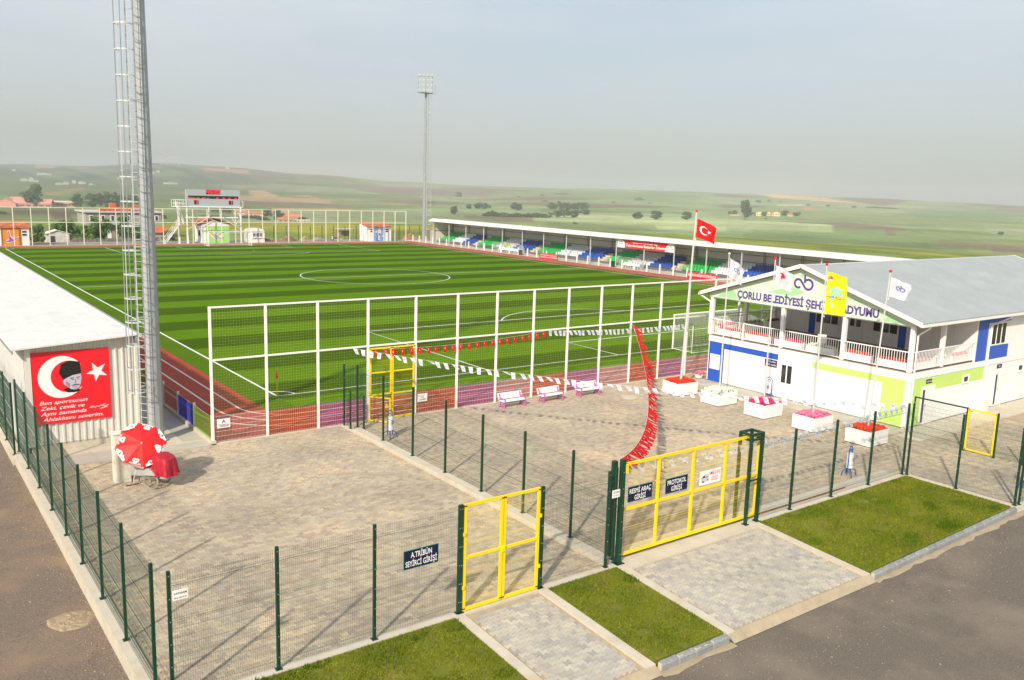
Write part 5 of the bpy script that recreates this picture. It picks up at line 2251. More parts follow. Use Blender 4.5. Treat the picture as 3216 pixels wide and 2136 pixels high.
def d_turk(fn, y):
    b = MB()
    f2 = lambda x, z, yy: fn(x, 0.5 + (z) , yy)
    add_crescent(b, 0.40, 0.0, 0.23, 0.185, 0.055, y, f2, 22)
    add_star(b, 0.66, 0.0, 0.10, y, f2)
    return b, [M_print]


def d_logo(fn, y):
    b = MB()
    f2 = lambda x, z, yy: fn(0.55 + x, 0.55 + z, yy)
    P, Q = logo_path(0, 0, 0.24)
    add_ribbon(b, P, 0.045, y, f2)
    add_ribbon(b, Q, 0.045, y * 1.2, f2)
    b.k = 1
    add_shape(b, [(-.08, .12), (0.0, .26), (0.04, .20), (0.0, .14)], y, f2)
    return b, [mat('indigo_print', (0.10, 0.10, 0.42), 0.5), M_leafprint]


def d_red(fn, y):
    b = MB()
    f2 = lambda x, z, yy: fn(0.45 + x, 0.55 + z, yy)
    add_shape(b, [(-.24, .16), (-.05, .20), (.10, .12), (.14, -.02), (-.02, -.06), (-.06, -.20), (-.16, -.04), (-.12, .08)], y, f2)
    return b, [M_redsign]


def d_yellow(fn, y):
    b = MB()
    f2 = lambda x, z, yy: fn(x, z, yy)
    b.k = 1
    n = 12
    add_shape(b, [(0.17 + 0.11 * cos(2 * pi * i / n), 0.86 + 0.055 * sin(2 * pi * i / n)) for i in range(n)], y, f2)
    b.k = 2
    add_crescent(b, 0.15, 0.875, 0.04, 0.032, 0.012, y * 1.3, lambda x, z, yy: f2(x, 0.875 + (z - 0.875) * .55, yy), 8)
    add_shape(b, [(0.10, 0.84), (0.26, 0.84), (0.22, 0.80), (0.15, 0.80)], y * 1.3, f2)
    b.k = 3
    # running figure in pale blue
    add_shape(b, [(.50, .69), (.58, .72), (.63, .66), (.60, .61), (.52, .63)], y, f2)
    add_ribbon(b, [(.14, .52), (.24, .60), (.40, .62), (.56, .61)], 0.06, y, f2)
    add_ribbon(b, [(.56, .61), (.70, .63), (.80, .66)], 0.045, y, f2)
    add_ribbon(b, [(.56, .62), (.47, .53), (.36, .46), (.30, .38)], 0.11, y * 1.1, f2)
    add_ribbon(b, [(.44, .52), (.60, .50), (.78, .55), (.84, .50)], 0.06, y * 1.2, f2)
    add_ribbon(b, [(.32, .44), (.28, .33), (.34, .24), (.42, .17)], 0.06, y * 1.2, f2)
    b.k = 0
    add_text(b, 'FAIR PLAY', 0.50, 0.42, 0.042, y * 1.6, 0.88, .0, fn=f2)
    return b, [mat('dark_blue_print', (0.03, 0.09, 0.25), 0.5), M_redsign, M_print, mat('sky_blue_print', (0.30, 0.68, 0.85), 0.5)]


M_flagwhite = cloth('white_flag_cloth', (0.76, 0.76, 0.82), .4)
M_flagyel = cloth('yellow_flag_cloth', (0.86, 0.76, 0.015), .3)
flag('flagpole', 'tallest flagpole with the red crescent and star flag', (19.85, -10.25, 0), 10.25, 9.90, 1.08, 1.02, 0.45, M_red, d_turk, seed=1, r0=.075).rotation_euler = (.017, .022, 0)
flag('flagpole', 'flagpole with a drooping white flag in front of the gable left end', (19.98, -12.98, 0), 8.1, 7.90, 0.75, 1.0, 0.50, M_flagwhite, d_logo, knob=M_galvl, seed=3, fall=0.2)
flag('flagpole', 'flagpole with a white flag bearing a red emblem', (19.95, -15.95, 0), 8.1, 7.80, 0.90, 1.0, 0.45, M_flagwhite, d_red, seed=4.4, fall=0.3)
flag('flagpole', 'flagpole with a tall yellow fair play flag', (19.98, -18.88, 0), 8.05, 7.76, 0.98, 2.05, 0.28, M_flagyel, d_yellow, seed=5)
flag('flagpole', 'rightmost flagpole with a white flag and blue looped emblem', (20.1, -21.72, 0), 8.0, 7.78, 0.90, 0.88, 0.30, M_flagwhite, d_logo, seed=6.2).rotation_euler = (.024, .032, 0)
for o in bpy.data.objects:
    if o.name.startswith('flagpole'):
        o['group'] = 'flagpoles in front of the clubhouse'

# ================================================================== LEFT STAND
st = thing('covered_stand', 'white sheet metal covered stand on the left seen from behind and its end', 'grandstand', (-12.2, -4.5, 0))
# corrugated end wall, one sheet after another
xs0, xs1 = -12.18, -7.93


def ztop_l(x):
    return 4.36 + (x + 12.18) * (4.62 - 4.36) / 4.25


nsheet = 4
for k in range(nsheet):
    xa = xs0 + (xs1 - xs0) * k / nsheet
    xb = xs0 + (xs1 - xs0) * (k + 1) / nsheet
    b = MB()
    nr = 4
    for i in range(nr):
        w = (xb - xa) / nr
        x = xa + w * i
        prof = [(x, 0), (x + w * .60, 0), (x + w * .68, -0.045), (x + w * .92, -0.045), (x + w, 0)]
        for (p, hp), (q, hq) in zip(prof[:-1], prof[1:]):
            b.quad((p, -4.5 + hp, 0.30), (q, -4.5 + hq, 0.30), (q, -4.5 + hq, ztop_l(q)), (p, -4.5 + hp, ztop_l(p)))
    b.build('wall_sheet', M_sheet, st)
    b = MB()
    for i in range(nr):
        x = xa + (xb - xa) * (i + .80) / nr
        for z in (0.42, 2.25, 4.0):
            b.box(x - .012, x + .012, -4.56, -4.545, z, z + .024)
    o = b.build('screws', M_bolt, st)
    o['kind'] = 'stuff'
b = MB()
b.box(-12.20, -11.98, -4.62, -4.50, 0.28, 4.36)
b.build('corner_trim', M_sheet, st)
b = MB()
b.box(-8.03, -7.86, -4.60, -4.44, 0.28, 4.60)
b.build('corner_trim', M_sheet, st)
b = MB()
b.box(-12.1, -7.93, -4.48, -4.40, -0.3, 0.30)
b.build('plinth', M_cap, st)
b = MB()
b.box(-12.1, -8.0, -5.55, -4.49, -0.2, 0.012)
b.build('apron', M_cap, st)
# rear wall, long flat sheets
n = 38
for k in range(n):
    ya, yb = -4.5 + 3.0 * k, -4.5 + 3.0 * (k + 1) - 0.012
    b = MB()
    b.box(-12.26, -12.21, ya, yb, -0.1, 4.30)
    for z in (1.0, 2.1, 3.2):
        b.box(-12.268, -12.261, ya, yb, z, z + 0.02)
    b.build('rear_sheet', M_roofwhite, st)
# roof: sloping strips
roof_pts = [(-12.66, 4.36), (-11.50, 4.43), (-10.34, 4.50), (-9.18, 4.57), (-8.02, 4.64), (-7.25, 4.22)]
yr0, yr1 = -4.95, 109.6
for (xa, za), (xb, zb) in zip(roof_pts[:-1], roof_pts[1:]):
    for k in range(8):
        ya, yb = yr0 + (yr1 - yr0) * k / 8, yr0 + (yr1 - yr0) * (k + 1) / 8
        b = MB()
        b.prism([(xa + .006, ya, za), (xb - .006, ya, zb), (xb - .006, ya, zb + .05), (xa + .02, ya, za + .075), (xa + .006, ya, za + .05)], (0, yb - ya - 0.01, 0))
        b.build('roof_sheet', M_roofwhite, st)
b = MB()
b.box(-12.64, -12.60, yr0, yr1, 4.22, 4.355)
b.box(-8.06, -7.98, yr0 + .02, yr1, 4.42, 4.60)
o = b.build('eave_beam', M_galv, st)
cm2 = MB()
cm2.box(-.06, .06, -.06, .06, 0, 4.5)
me = cm2.mesh('column', M_galv)
for k in range(19):
    put('column', me, st, (-7.98 + 12.2, 0.1 + 6.0 * k, 0))
b = MB()
for k in range(4):
    b.box(-11.9 + .75 * k, -8.9, -4.3, 109, -0.1 + 0.3 * (4 - k) - 0.3, -0.1 + 0.3 * (4 - k))
b.build('terrace_steps', M_concrete, st)

# poster on the end wall
M_skin = mat('print_face_grey', (0.50, 0.46, 0.55), 0.5)
M_skind = mat('print_face_shade', (0.26, 0.22, 0.30), 0.5)


def draw_poster(t):
    b = MB()
    # local frame: x -1.46..1.46, z -1.5..1.5
    add_crescent(b, -0.36, 0.42, 0.87, 0.66, 0.26, -0.006, None, 36)
    b.build('crescent', M_print, t, world=False)
    b = MB()
    add_star(b, 0.98, 0.52, 0.43, -0.006, None, a0=radians(188))
    b.build('star', M_print, t, world=False)
    p = MB()
    p.k = 0     # fez style hat and collar
    add_shape(p, [(-.45, .58), (-.36, .95), (-.10, 1.06), (.12, 1.05), (.34, .99), (.37, .62), (.36, .50), (.05, .46), (-.30, .30)], -0.008)
    add_shape(p, [(-.34, -.10), (-.12, -.06), (.14, -.16), (.28, -.13), (.30, -.22), (.10, -.27), (-.16, -.25)], -0.008)
    p.k = 1     # face and ear
    add_shape(p, [(-.30, .28), (-.22, .34), (.05, .46), (.36, .50), (.37, .30), (.34, .10), (.27, -.08), (.14, -.16), (-.04, -.12), (-.18, .02), (-.28, .10)], -0.010)
    add_shape(p, [(-.33, .26), (-.27, .30), (-.25, .16), (-.30, .14)], -0.011)
    p.k = 2     # soft shading
    add_shape(p, [(-.20, .24), (-.06, .10), (-.08, -.06), (-.16, .02), (-.22, .12)], -0.012)
    add_shape(p, [(.12, .30), (.17, .28), (.17, .12), (.10, .10), (.13, .18)], -0.012)
    add_shape(p, [(.02, -.06), (.14, -.10), (.24, -.04), (.13, -.15)], -0.012)
    p.k = 0     # brows, eyes, moustache
    add_shape(p, [(-.04, .34), (.10, .36), (.10, .33), (-.04, .30)], -0.013)
    add_shape(p, [(.18, .36), (.32, .38), (.32, .35), (.19, .33)], -0.013)
    add_shape(p, [(.00, .28), (.08, .29), (.08, .26), (.00, .26)], -0.013)
    add_shape(p, [(.20, .29), (.28, .30), (.28, .27), (.20, .27)], -0.013)
    add_shape(p, [(.00, .03), (.12, .08), (.20, .08), (.29, .05), (.29, .02), (.16, .04), (.02, .00)], -0.013)
    add_shape(p, [(.06, -.02), (.16, -.01), (.23, -.02), (.16, -.035)], -0.013)
    p.build('portrait', [M_black, M_skin, M_skind], t, world=False)
    for s, x, z, w in (('Ben sporcunun', -1.22, -.60, 1.78), ('Zeki, çevik ve', -1.20, -.83, 1.64), ('Aynı zamanda', -1.20, -1.06, 1.70), ('Ahlaklısını severim.', -1.14, -1.30, 2.28)):
        q = MB()
        add_text(q, s, x, z, 0.155, -0.006, w, 0.004, 0.30, align='l')
        q.build('lettering', M_print, t, world=False)
    q = MB()
    add_ribbon(q, [(.62, -1.00), (.74, -.92), (.70, -1.02), (.80, -.94), (.84, -1.02), (.92, -.93), (.98, -1.0), (1.06, -.92), (1.12, -.98), (1.24, -.86), (1.10, -.93), (1.22, -1.00), (1.36, -.92), (1.30, -1.02), (1.02, -1.08)], 0.022, -0.006)
    q.build('signature', M_print, t, world=False)


sign('wall_poster', 'big red poster with crescent, star and portrait of a man in a black hat, on the stand end wall',
     (-10.53, -4.60, 2.66), 0, 2.94, 3.00, M_redsign, None, draw_poster, th=0.03, cat='poster')
bpy.data.objects['wall_poster']['label'] = 'big red poster with white crescent, star and portrait of a man in black hat'

# ================================================================== FLOODLIGHT MASTS
def mast(name, label, base, h, r0, r1, dirx, head=False, lad=True):
    t = thing(name, label, 'floodlight mast', base, 0)
    b = MB()
    b.tube((0, 0, 0), (0, 0, h), r0, r1, 12, tw=.5)
    b.build('pole', M_galv, t, world=False)
    for z in (0.03, h * .36, h * .68):
        b = MB()
        rr = r0 + (r1 - r0) * z / h
        b.tube((0, 0, z - .03), (0, 0, z + .05), rr * (1.0 if z > 1 else 1.5) + .02, n=12)
        b.build('flange', M_galv, t, world=False)
    ux, uy = dirx
    vx, vy = -uy, ux
    if lad:
        off = r0 + 0.34
        # cable tray
        b = MB()
        b.bar((ux * (r0 + .02), uy * (r0 + .02), .6), (ux * (r1 + .04), uy * (r1 + .04), h - .3), 0.13, 0.05)
        b.build('cable_tray', M_galvl, t, world=False)

        def lean(z):
            return (r0 - r1) * z / h
        L0 = MB()
        for s_ in (-.2, .2):
            L0.bar((ux * off + vx * s_, uy * off + vy * s_, .4), (ux * (off - lean(h)) + vx * s_, uy * (off - lean(h)) + vy * s_, h - .2), 0.05, 0.02)
        L0.build('ladder_rail', M_galv, t, world=False)
        b = MB()
        b.tube((vx * -.2, vy * -.2, 0), (vx * .2, vy * .2, 0), 0.012, n=5)
        rung = b.mesh('rung', M_galvl)
        z = 0.6
        while z < h - .3:
            put('rung', rung, t, (ux * (off - lean(z)), uy * (off - lean(z)), z))
            z += 0.30
        b = MB()
        pts = [(ux * .0 + vx * -.22, uy * .0 + vy * -.22, 0)]
        for i in range(9):
            a = -pi / 2 + pi * i / 8
            pts.append((ux * (.28 + .36 * cos(a)) + vx * .38 * sin(a), uy * (.28 + .36 * cos(a)) + vy * .38 * sin(a), 0))
        pts.append((vx * .22, vy * .22, 0))
        for p, q in zip(pts[:-1], pts[1:]):
            b.bar(p, q, 0.012, 0.05)
        hoop = b.mesh('cage_hoop', M_galvl)
        b = MB()
        b.bar((ux * -.34, uy * -.34, 0), (0, 0, 0), 0.06, 0.04)
        brk = b.mesh('ladder_bracket', M_galvl)
        z = 2.4
        k = 0
        while z < h - .4:
            put('cage_hoop', hoop, t, (ux * (off - lean(z)), uy * (off - lean(z)), z))
            if k % 3 == 0:
                put('ladder_bracket', brk, t, (ux * (off - lean(z)) + vx * .2, uy * (off - lean(z)) + vy * .2, z + .1))
                put('ladder_bracket', brk, t, (ux * (off - lean(z)) - vx * .2, uy * (off - lean(z)) - vy * .2, z + .1))
            z += 0.98
            k += 1
        for a in (-62, 0, 62, 25):
            c_, s_ = cos(radians(a)), sin(radians(a))
            dx = ux * (.28 + .36 * c_) + vx * .38 * s_
            dy = uy * (.28 + .36 * c_) + vy * .38 * s_
            b = MB()
            b.bar((ux * off + dx, uy * off + dy, 2.3), (ux * (off - lean(h)) + dx, uy * (off - lean(h)) + dy, h - .3), 0.035, 0.012)
            b.build('cage_strip', M_galvl if a in (0, 62) else M_galv, t, world=False)
    return t


# ladder side faces the stand (left in the picture)
mast('floodlight_mast', 'tall near floodlight mast with caged ladder beside the left stand', (-7.43, -5.19, 0), 32, 0.31, 0.12, (-0.86, -0.51))
fm_ = mast('floodlight_mast', 'far floodlight mast with a square bank of lamps', (76.35, 113.2, 0), 30.0, 0.42, 0.20, (0.8, -0.6))
hd = MB()
W3 = Vector((0.83, -0.55, 0))
fx = Vector((-0.55, -0.83, 0))
for (a, c) in (((-1.4, 29.7), (1.9, 29.7)), ((-1.5, 32.9), (1.3, 32.9)), ((-1.5, 31.2), (1.8, 31.2)), ((-1.5, 29.7), (-1.5, 32.9)), ((1.3, 29.7), (1.3, 32.9)), ((1.9, 29.8), (1.9, 31.2)), ((1.9, 31.2), (1.3, 32.9)), ((0, 29.7), (0, 32.9))):
    hd.bar(W3 * a[0] + Vector((0, 0, a[1])), W3 * c[0] + Vector((0, 0, c[1])), 0.06)
hd.cbox((0, 0, 29.7), (2.8, 1.8, 0.10))
hd.build('lamp_frame', M_galv, fm_, world=False)
M_lampglass = mat('lamp_glass', (0.45, 0.44, 0.36), 0.15)
for i in range(4):
    for j in range(4):
        c = W3 * (-1.20 + .78 * i) + fx * 0.35 + Vector((0, 0, 30.2 + 1.0 * j))
        b = MB()
        b.tube(c - fx * .26, c + fx * .10, 0.12, 0.27, 10)
        b.k = 1
        b.tube(c + fx * .105, c + fx * .12, 0.25, 0.25, 10)
        b.build('lamp', [M_galv, M_lampglass], fm_, world=False)
# concrete pad
b = MB()
b.box(-8.3, -6.55, -6.1, -3.0, -0.1, 0.02)
struct('mast_pad', b, M_cap)

# ================================================================== FAR STAND
fs = thing('covered_stand', 'long white roofed stand with green, white and blue seats across the pitch', 'grandstand', (76, 8, 0))
FY0, FY1 = 8.0, 109.6
M_dark = mat('dark_steel', (0.10, 0.11, 0.12), 0.6)
M_fsback = mat('grey_white_cladding', (0.62, 0.62, 0.60), 0.6, noise=(.5, .06), per_object=.02)
ycols = [103 - 6 * i for i in range(16)]
b = MB(); b.box(-.06, .06, -.06, .06, 0, 4.15); cme = b.mesh('column', M_galvl)
b = MB()
for s_ in (-.12, .12):
    b.bar((0, s_, 0), (0, s_, 4.3), .05)
for k in range(9):
    b.bar((0, -.12, .3 + k * .45), (0, .12, .3 + (k + (1 if k % 2 else .0)) * .45), .025)
tme = b.mesh('rear_truss', M_dark)
for y in ycols + [109.0]:
    if y < FY0:
        continue
    put('column', cme, fs, (0, y - 8, 0))
    put('rear_truss', tme, fs, (4.75, y - 8 - 0.0, 0))
k = 0
y = FY0
while y < FY1 - .5:
    y2 = min(y + 3.0, FY1)
    b = MB(); b.box(81.0, 81.06, y, y2 - .02, 0.2, 4.45); b.build('rear_sheet', M_fsback, fs)
    y = y2
for xa, xb in ((76.6, 78.0), (78.01, 79.4), (79.41, 81.0)):
    b = MB(); b.box(xa, xb, 109.5, 109.56, 0, 4.4); b.build('end_sheet', M_sheet, fs)
for z in (2.2, 3.2, 1.45):
    b = MB(); b.box(80.9, 80.96, FY0, 109.4, z, z + .06); b.build('girt', M_dark, fs)
b = MB(); b.box(76.6, 80.9, 109.42, 109.48, 2.3, 2.38); b.build('girt', M_dark, fs)
rp = [(75.35, 4.22), (76.25, 4.72), (81.3, 4.50)]
for (xa, za), (xb, zb) in zip(rp[:-1], rp[1:]):
    for k in range(10):
        ya, yb = FY0 + (109.9 - FY0) * k / 10, FY0 + (109.9 - FY0) * (k + 1) / 10
        b = MB()
        b.prism([(xa, ya, za), (xb, ya, zb), (xb, ya, zb + .06), (xa, ya, za + .06)], (0, yb - ya - 0.01, 0))
        b.build('roof_sheet', M_roofwhite, fs)
b = MB(); b.box(76.0, 76.1, FY0, 109.4, 4.15, 4.30); b.build('front_beam', M_galv, fs)
# terraces and seats
for r_ in range(5):
    b = MB()
    b.box(77.15 + .75 * r_, 80.9, FY0 + .2, 109.4, 0.10 + .3 * r_ - .28, 0.10 + .3 * r_)
    b.build('terrace_step', M_concrete, fs)
b = MB(); b.box(77.05, 77.12, FY0 + .2, 109.4, 0.0, 0.34); b.build('front_fascia', M_dark, fs)


def seat_mesh(m_):
    b = MB()
    prof = [(-.20, .40), (-.22, .44), (.12, .42), (.19, .46), (.26, .80), (.30, .80), (.24, .42), (.14, .37)]
    b.prism([(x, -.215, z) for x, z in prof], (0, .43, 0))
    b.box(-.03, .03, -.03, .03, 0, .38)
    return b.mesh('seat', m_)


SM = {'g': M_seatg, 'w': M_seatw, 'b': M_seatb}
SMe = {k: seat_mesh(v) for k, v in SM.items()}
sections = [((110.0, 104.8), (104.8, 100.8), (100.8, 97.3)), ((95.5, 89.5), (89.5, 84.4), (84.4, 79.3)), ((77.3, 71.6), (71.6, 66.2), (66.2, 61.0)),
            ((59.0, 54.4), (54.4, 49.7), (49.7, 45.4)), ((43.3, 37.9), (37.9, 32.8), (32.8, 28.3)), ((26.4, 21.5), (21.5, 16.5), (16.5, 11.0))]
allseats = []
for sec in sections:
    for (ya, yb), c in zip(sec, 'gwb'):
        n = int((ya - yb) / 0.5)
        for r_ in range(5):
            for i in range(n):
                allseats.append((77.38 + .75 * r_, ya - (i + .5) * (ya - yb) / n - 0.5, 0.10 + .3 * r_, c))
allseats = [s for s in allseats if s[1] < 109.2]
vis = [s for s in allseats if s[1] > 27]
vis.sort(key=lambda s: hypot(s[0] - CX, s[1] - CY))
singles = vis[:300]
rest = [s for s in allseats if s not in set(singles)]
for x, y, z, c in singles:
    put('seat', SMe[c], fs, (x - 76, y - 8, z), (0, 0, rng.uniform(-.03, .03)))
b = MB()
for x, y, z, c in rest:
    b.k = 'gwb'.index(c)
    prof = [(-.20, .40), (-.22, .44), (.12, .42), (.19, .46), (.26, .80), (.30, .80), (.24, .42)]
    b.prism([(x + a, y - .215, z + d) for a, d in prof], (0, .43, 0))
o = b.build('seats', [M_seatg, M_seatw, M_seatb], fs)
o['kind'] = 'stuff'
# aisle steps
for y in (96.4, 78.3, 60.0, 44.4, 27.4):
    b = MB()
    for r_ in range(6):
        b.box(76.5 + .6 * r_, 80.8, y - .55, y + .55, 0.0 + .27 * r_ - .25, 0.05 + .27 * r_)
    b.build('aisle_steps', M_cap, fs)
for y in (97.3 - .15, 79.2, 60.8, 45.3):
    b = MB()
    b.bar((77.2, y, 1.0), (80.6, y, 2.4), .05)
    b.bar((77.2, y, 0.2), (77.2, y, 1.0), .05)
    b.build('handrail', M_dark, fs)
# banner hanging from the roof edge
def draw_banner(t):
    lettering(t, [('Türkiye U17 Yaş Gruplar Ajan', 0, 0.30, 0.22, 5.2, .02), ('Takımlarımıza Başarılar Dilerim', 0.1, -0.16, 0.38, 8.2, .03)], M_print, y=-0.01)
    b = MB()
    add_shape(b, [(-5.85, -.6), (-4.2, -.6), (-4.15, -.1), (-4.45, .4), (-4.9, .6), (-5.85, .6)], -0.008)
    add_shape(b, [(5.85, -.6), (5.85, .6), (5.0, .6), (4.55, .4), (4.2, -.1), (4.1, -.6)], -0.008)
    b.build('white_end', M_print, t, world=False)
    lettering(t, [('ÜNAL', 5.05, .18, .2, .8, .01), ('BAYSAN', 5.05, -.14, .2, 1.3, .01)], M_black, y=-0.012)
    b = MB()
    P, Q = logo_path(-5.1, .1, .42)
    add_ribbon(b, P, .07, -.012)
    add_ribbon(b, Q, .07, -.013)
    b.build('logo', M_purple, t, world=False)


sign('banner', 'long red banner with white lettering hanging under the far stand roof', (75.9, 48.85, 3.50), -pi / 2, 11.7, 1.18, M_redsign, None, draw_banner, cat='banner')
sign('track_banner', 'red banner with two white text lines on the far fence, beside the first dugout', (73.15, 68.0, 0.44), -pi / 2, 4.9, 0.82, M_redsign, None,
     lambda t: lettering(t, [('BEN SPORCUNUN ZEKİ ÇEVİK', 0, .16, .2, 4.2, .02), ('AYNI ZAMANDA AHLAKLISINI SEVERİM', 0, -.17, .2, 4.4, .02)], M_print, y=-.01), cat='banner')
sign('track_banner', 'red banner on the far fence beyond the red crescent flagpole', (72.55, 34.6, 0.44), -pi / 2, 5.2, 0.82, M_redsign, None,
     lambda t: lettering(t, [('SAĞLAM KAFA SAĞLAM VÜCUTTA BULUNUR', 0, .08, .36, 4.9, .03)], M_print, y=-.01), cat='banner')

# dugouts
M_clear = film('clear_dugout_plastic', (0.93, 0.93, 0.94), .72)


def dugout(label, x, y0, y1, green=None):
    t = thing('dugout', label, 'dugout', (x, (y0 + y1) / 2, 0))
    prof = [(0.9, 0.0), (0.95, .6), (0.85, 1.1), (0.55, 1.5), (0.15, 1.68), (-.35, 1.7)]
    n = max(2, int(round((y1 - y0) / 1.9)))
    for i in range(n):
        ya, yb = y0 + (y1 - y0) * i / n, y0 + (y1 - y0) * (i + 1) / n
        b = MB()
        for (a, c), (d, e) in zip(prof[:-1], prof[1:]):
            b.quad((x + a, ya + .03, c), (x + a, yb - .03, c), (x + d, yb - .03, e), (x + d, ya + .03, e))
        b.build('shell', FILMS['green'] if green == i else M_clear, t)
    for i in range(n + 1):
        y = y0 + (y1 - y0) * i / n
        b = MB()
        for (a, c), (d, e) in zip(prof[:-1], prof[1:]):
            b.bar((x + a, y, c), (x + d, y, e), .05)
        b.build('rib', M_galv, t)
    for y in (y0, y1):
        b = MB()
        b.poly([(x + .9, y, .05), (x + .93, y, .6), (x + .83, y, 1.1), (x + .53, y, 1.48), (x + .15, y, 1.66), (x - .35, y, 1.68), (x - .3, y, .9), (x, y, .5), (x, y, .05)])
        b.build('end_panel', M_clear, t)
    b = MB(); b.bar((x - .35, y0, 1.7), (x - .35, y1, 1.7), .05); b.build('front_bar', M_galv, t)
    b = MB()
    k = int((y1 - y0 - .6) / .5)
    sm_ = seat_mesh(M_print)
    for i in range(k):
        put('seat', sm_, t, (0.35, -(y1 - y0) / 2 + .45 + .5 * i, 0.05))
    return t


dugout('larger clear plastic dugout with white seats and one green section', 74.1, 77.0, 84.8, 2)
dugout('smaller clear plastic dugout with white seats under the red banner', 74.1, 48.2, 52.4)
for (x, y, lab) in ((73.6, 76.4, 'dark green litter drum beside the larger dugout'), (73.7, 53.2, 'dark green litter drum beside the smaller dugout')):
    t = thing('litter_drum', lab, 'bin', (x, y, 0))
    b = MB(); b.tube((0, 0, 0), (0, 0, .82), .34, .38, 12); b.build('drum', mat('dark_drum', (.012, .03, .018), .6), t, world=False)
    b = MB(); b.tube((0, 0, .83), (0, 0, .90), .40, .40, 12); b.build('rim', mat('dark_drum', (.012, .03, .018), .6), t, world=False)
# concrete block by the mast
b = MB(); b.box(78.3, 79.9, 113.6, 114.9, -.2, 2.1)
o = b.build('concrete_block', M_cap); tag(o, 'cream concrete block behind the far floodlight mast', 'block')

# ================================================================== GOALS, CORNER FLAGS
def goal(label, y0, sgn, net=True):
    t = thing('football_goal', label, 'goal', (CXP, y0, 0))
    r = .06
    for sx in (-1, 1):
        b = MB(); b.tube((sx * 3.72, 0, 0), (sx * 3.72, 0, 2.50), r, n=8); b.build('post', M_print, t, world=False)
    b = MB(); b.tube((-3.78, 0, 2.5), (3.78, 0, 2.5), r, n=8); b.build('crossbar', M_print, t, world=False)
    for sx in (-1, 1):
        b = MB()
        b.tube((sx * 3.72, 0, .03), (sx * 3.72, sgn * -2.0, .03), .03, n=5)
        b.tube((sx * 3.9, sgn * -2.0, 0), (sx * 3.9, sgn * -2.0, 2.0), .03, n=5)
        b.build('stanchion', M_print, t, world=False)
    b = MB(); b.tube((-3.72, sgn * -2.0, .03), (3.72, sgn * -2.0, .03), .03, n=5); b.build('back_bar', M_print, t, world=False)
    if net:
        nm = MB()
        c = .14

        def patchnet(P00, P10, P11, P01, nu, nv):
            P00, P10, P11, P01 = map(Vector, (P00, P10, P11, P01))
            for i in range(nu + 1):
                a = P00.lerp(P10, i / nu); d = P01.lerp(P11, i / nu)
                nm.tube(a, d, .004, n=3, cap=False)
            for j in range(nv + 1):
                a = P00.lerp(P01, j / nv); d = P10.lerp(P11, j / nv)
                nm.tube(a, d, .004, n=3, cap=False)
        yb = sgn * -2.0
        patchnet((-3.7, yb, 0), (3.7, yb, 0), (3.7, yb * .95, 2.0), (-3.7, yb * .95, 2.0), 50, 13)
        patchnet((-3.7, 0, 2.48), (3.7, 0, 2.48), (3.7, yb * .95, 2.0), (-3.7, yb * .95, 2.0), 50, 14)
        for sx in (-3.7, 3.7):
            patchnet((sx, 0, 0), (sx, yb, 0), (sx, yb * .95, 2.0), (sx, 0, 2.48), 14, 15)
        nm.build('net', M_netw, t, world=False)
    return t


goal('near football goal behind the net fence, left of the clubhouse', 0, 1)
goal('far football goal in front of the scoreboard', PL, -1)
for (x, y, lab) in ((0, 0, 'near corner flag, red cloth on a yellow stick'), (0, PL, 'far left corner flag on a yellow stick'), (PW, PL, 'far right corner flag on a yellow stick'), (PW, 0, 'near right corner flag beside the clubhouse end of the pitch')):
    t = thing('corner_flag', lab, 'corner flag', (x, y, 0.01), 0, 'corner flags')
    b = MB(); b.tube((0, 0, 0), (.06, 0, 1.55), .022, .018, 6); b.build('stick', M_yellow, t, world=False)
    b = MB()
    b.quad((.06, 0, 1.55), (.05, -.02, .98), (-.06, -.03, .92), (.0, .02, 1.25))
    b.quad((.06, 0, 1.55), (.0, .02, 1.25), (-.05, .04, .95), (.05, .01, .98))
    b.quad((.06, 0, 1.55), (.10, .02, 1.2), (.07, -.03, .95), (.05, 0, 1.0))
    b.build('cloth', mat('flag_red_orange', (.78, .03, .012), .7), t, world=False)

# ================================================================== BENCHES AND BINS
M_pink = mat('magenta_cast_iron', (0.50, 0.11, 0.36), 0.6)


def bench():
    t = thing('park_bench', 'white slatted bench with magenta legs, leftmost of three at the net fence', 'bench', (9.65, -7.95, 0), 0, 'benches by the net fence')
    for sx in (-.75, .75):
        b = MB()
        b.bar((sx, -.28, 0), (sx, -.10, .40), .07, .06)
        b.bar((sx, .26, 0), (sx, .12, .40), .07, .06)
        b.bar((sx, -.30, .40), (sx, .24, .40), .07, .06)
        b.bar((sx, .18, .38), (sx, .34, .86), .07, .05)
        b.bar((sx, -.30, .03), (sx, -.18, .03), .09, .05)
        b.bar((sx, .18, .03), (sx, .32, .03), .09, .05)
        b.bar((sx, -.20, .20), (sx, .20, .20), .05, .05)
        b.bar((sx, -.28, .42), (sx, -.30, .60), .05, .05)
        b.bar((sx, -.32, .60), (sx, .24, .62), .05, .04)
        b.build('leg', M_pink, t, world=False)
    for i in range(4):
        b = MB(); b.box(-.88, .88, -.30 + .13 * i, -.30 + .13 * i + .105, .44, .47); b.build('seat_slat', M_print, t, world=False)
    for i in range(3):
        z = .52 + .13 * i
        b = MB()
        y = .22 + (z - .38) * .33
        b.prism([(-.88, y, z), (.88, y, z), (.88, y + .035, z + .105), (-.88, y + .035, z + .105)], (0, -.03, .0))
        b.build('back_slat', M_print, t, world=False)
    t.scale = (.88, .85, .80)
    return t


bn = bench()
copy_thing(bn, (12.2, -8.0, 0), 0.03, 'white slatted bench with magenta legs, middle one of three at the net fence')
copy_thing(bn, (14.85, -8.0, 0), -0.03, 'white slatted bench with magenta legs, third one nearest the clubhouse')


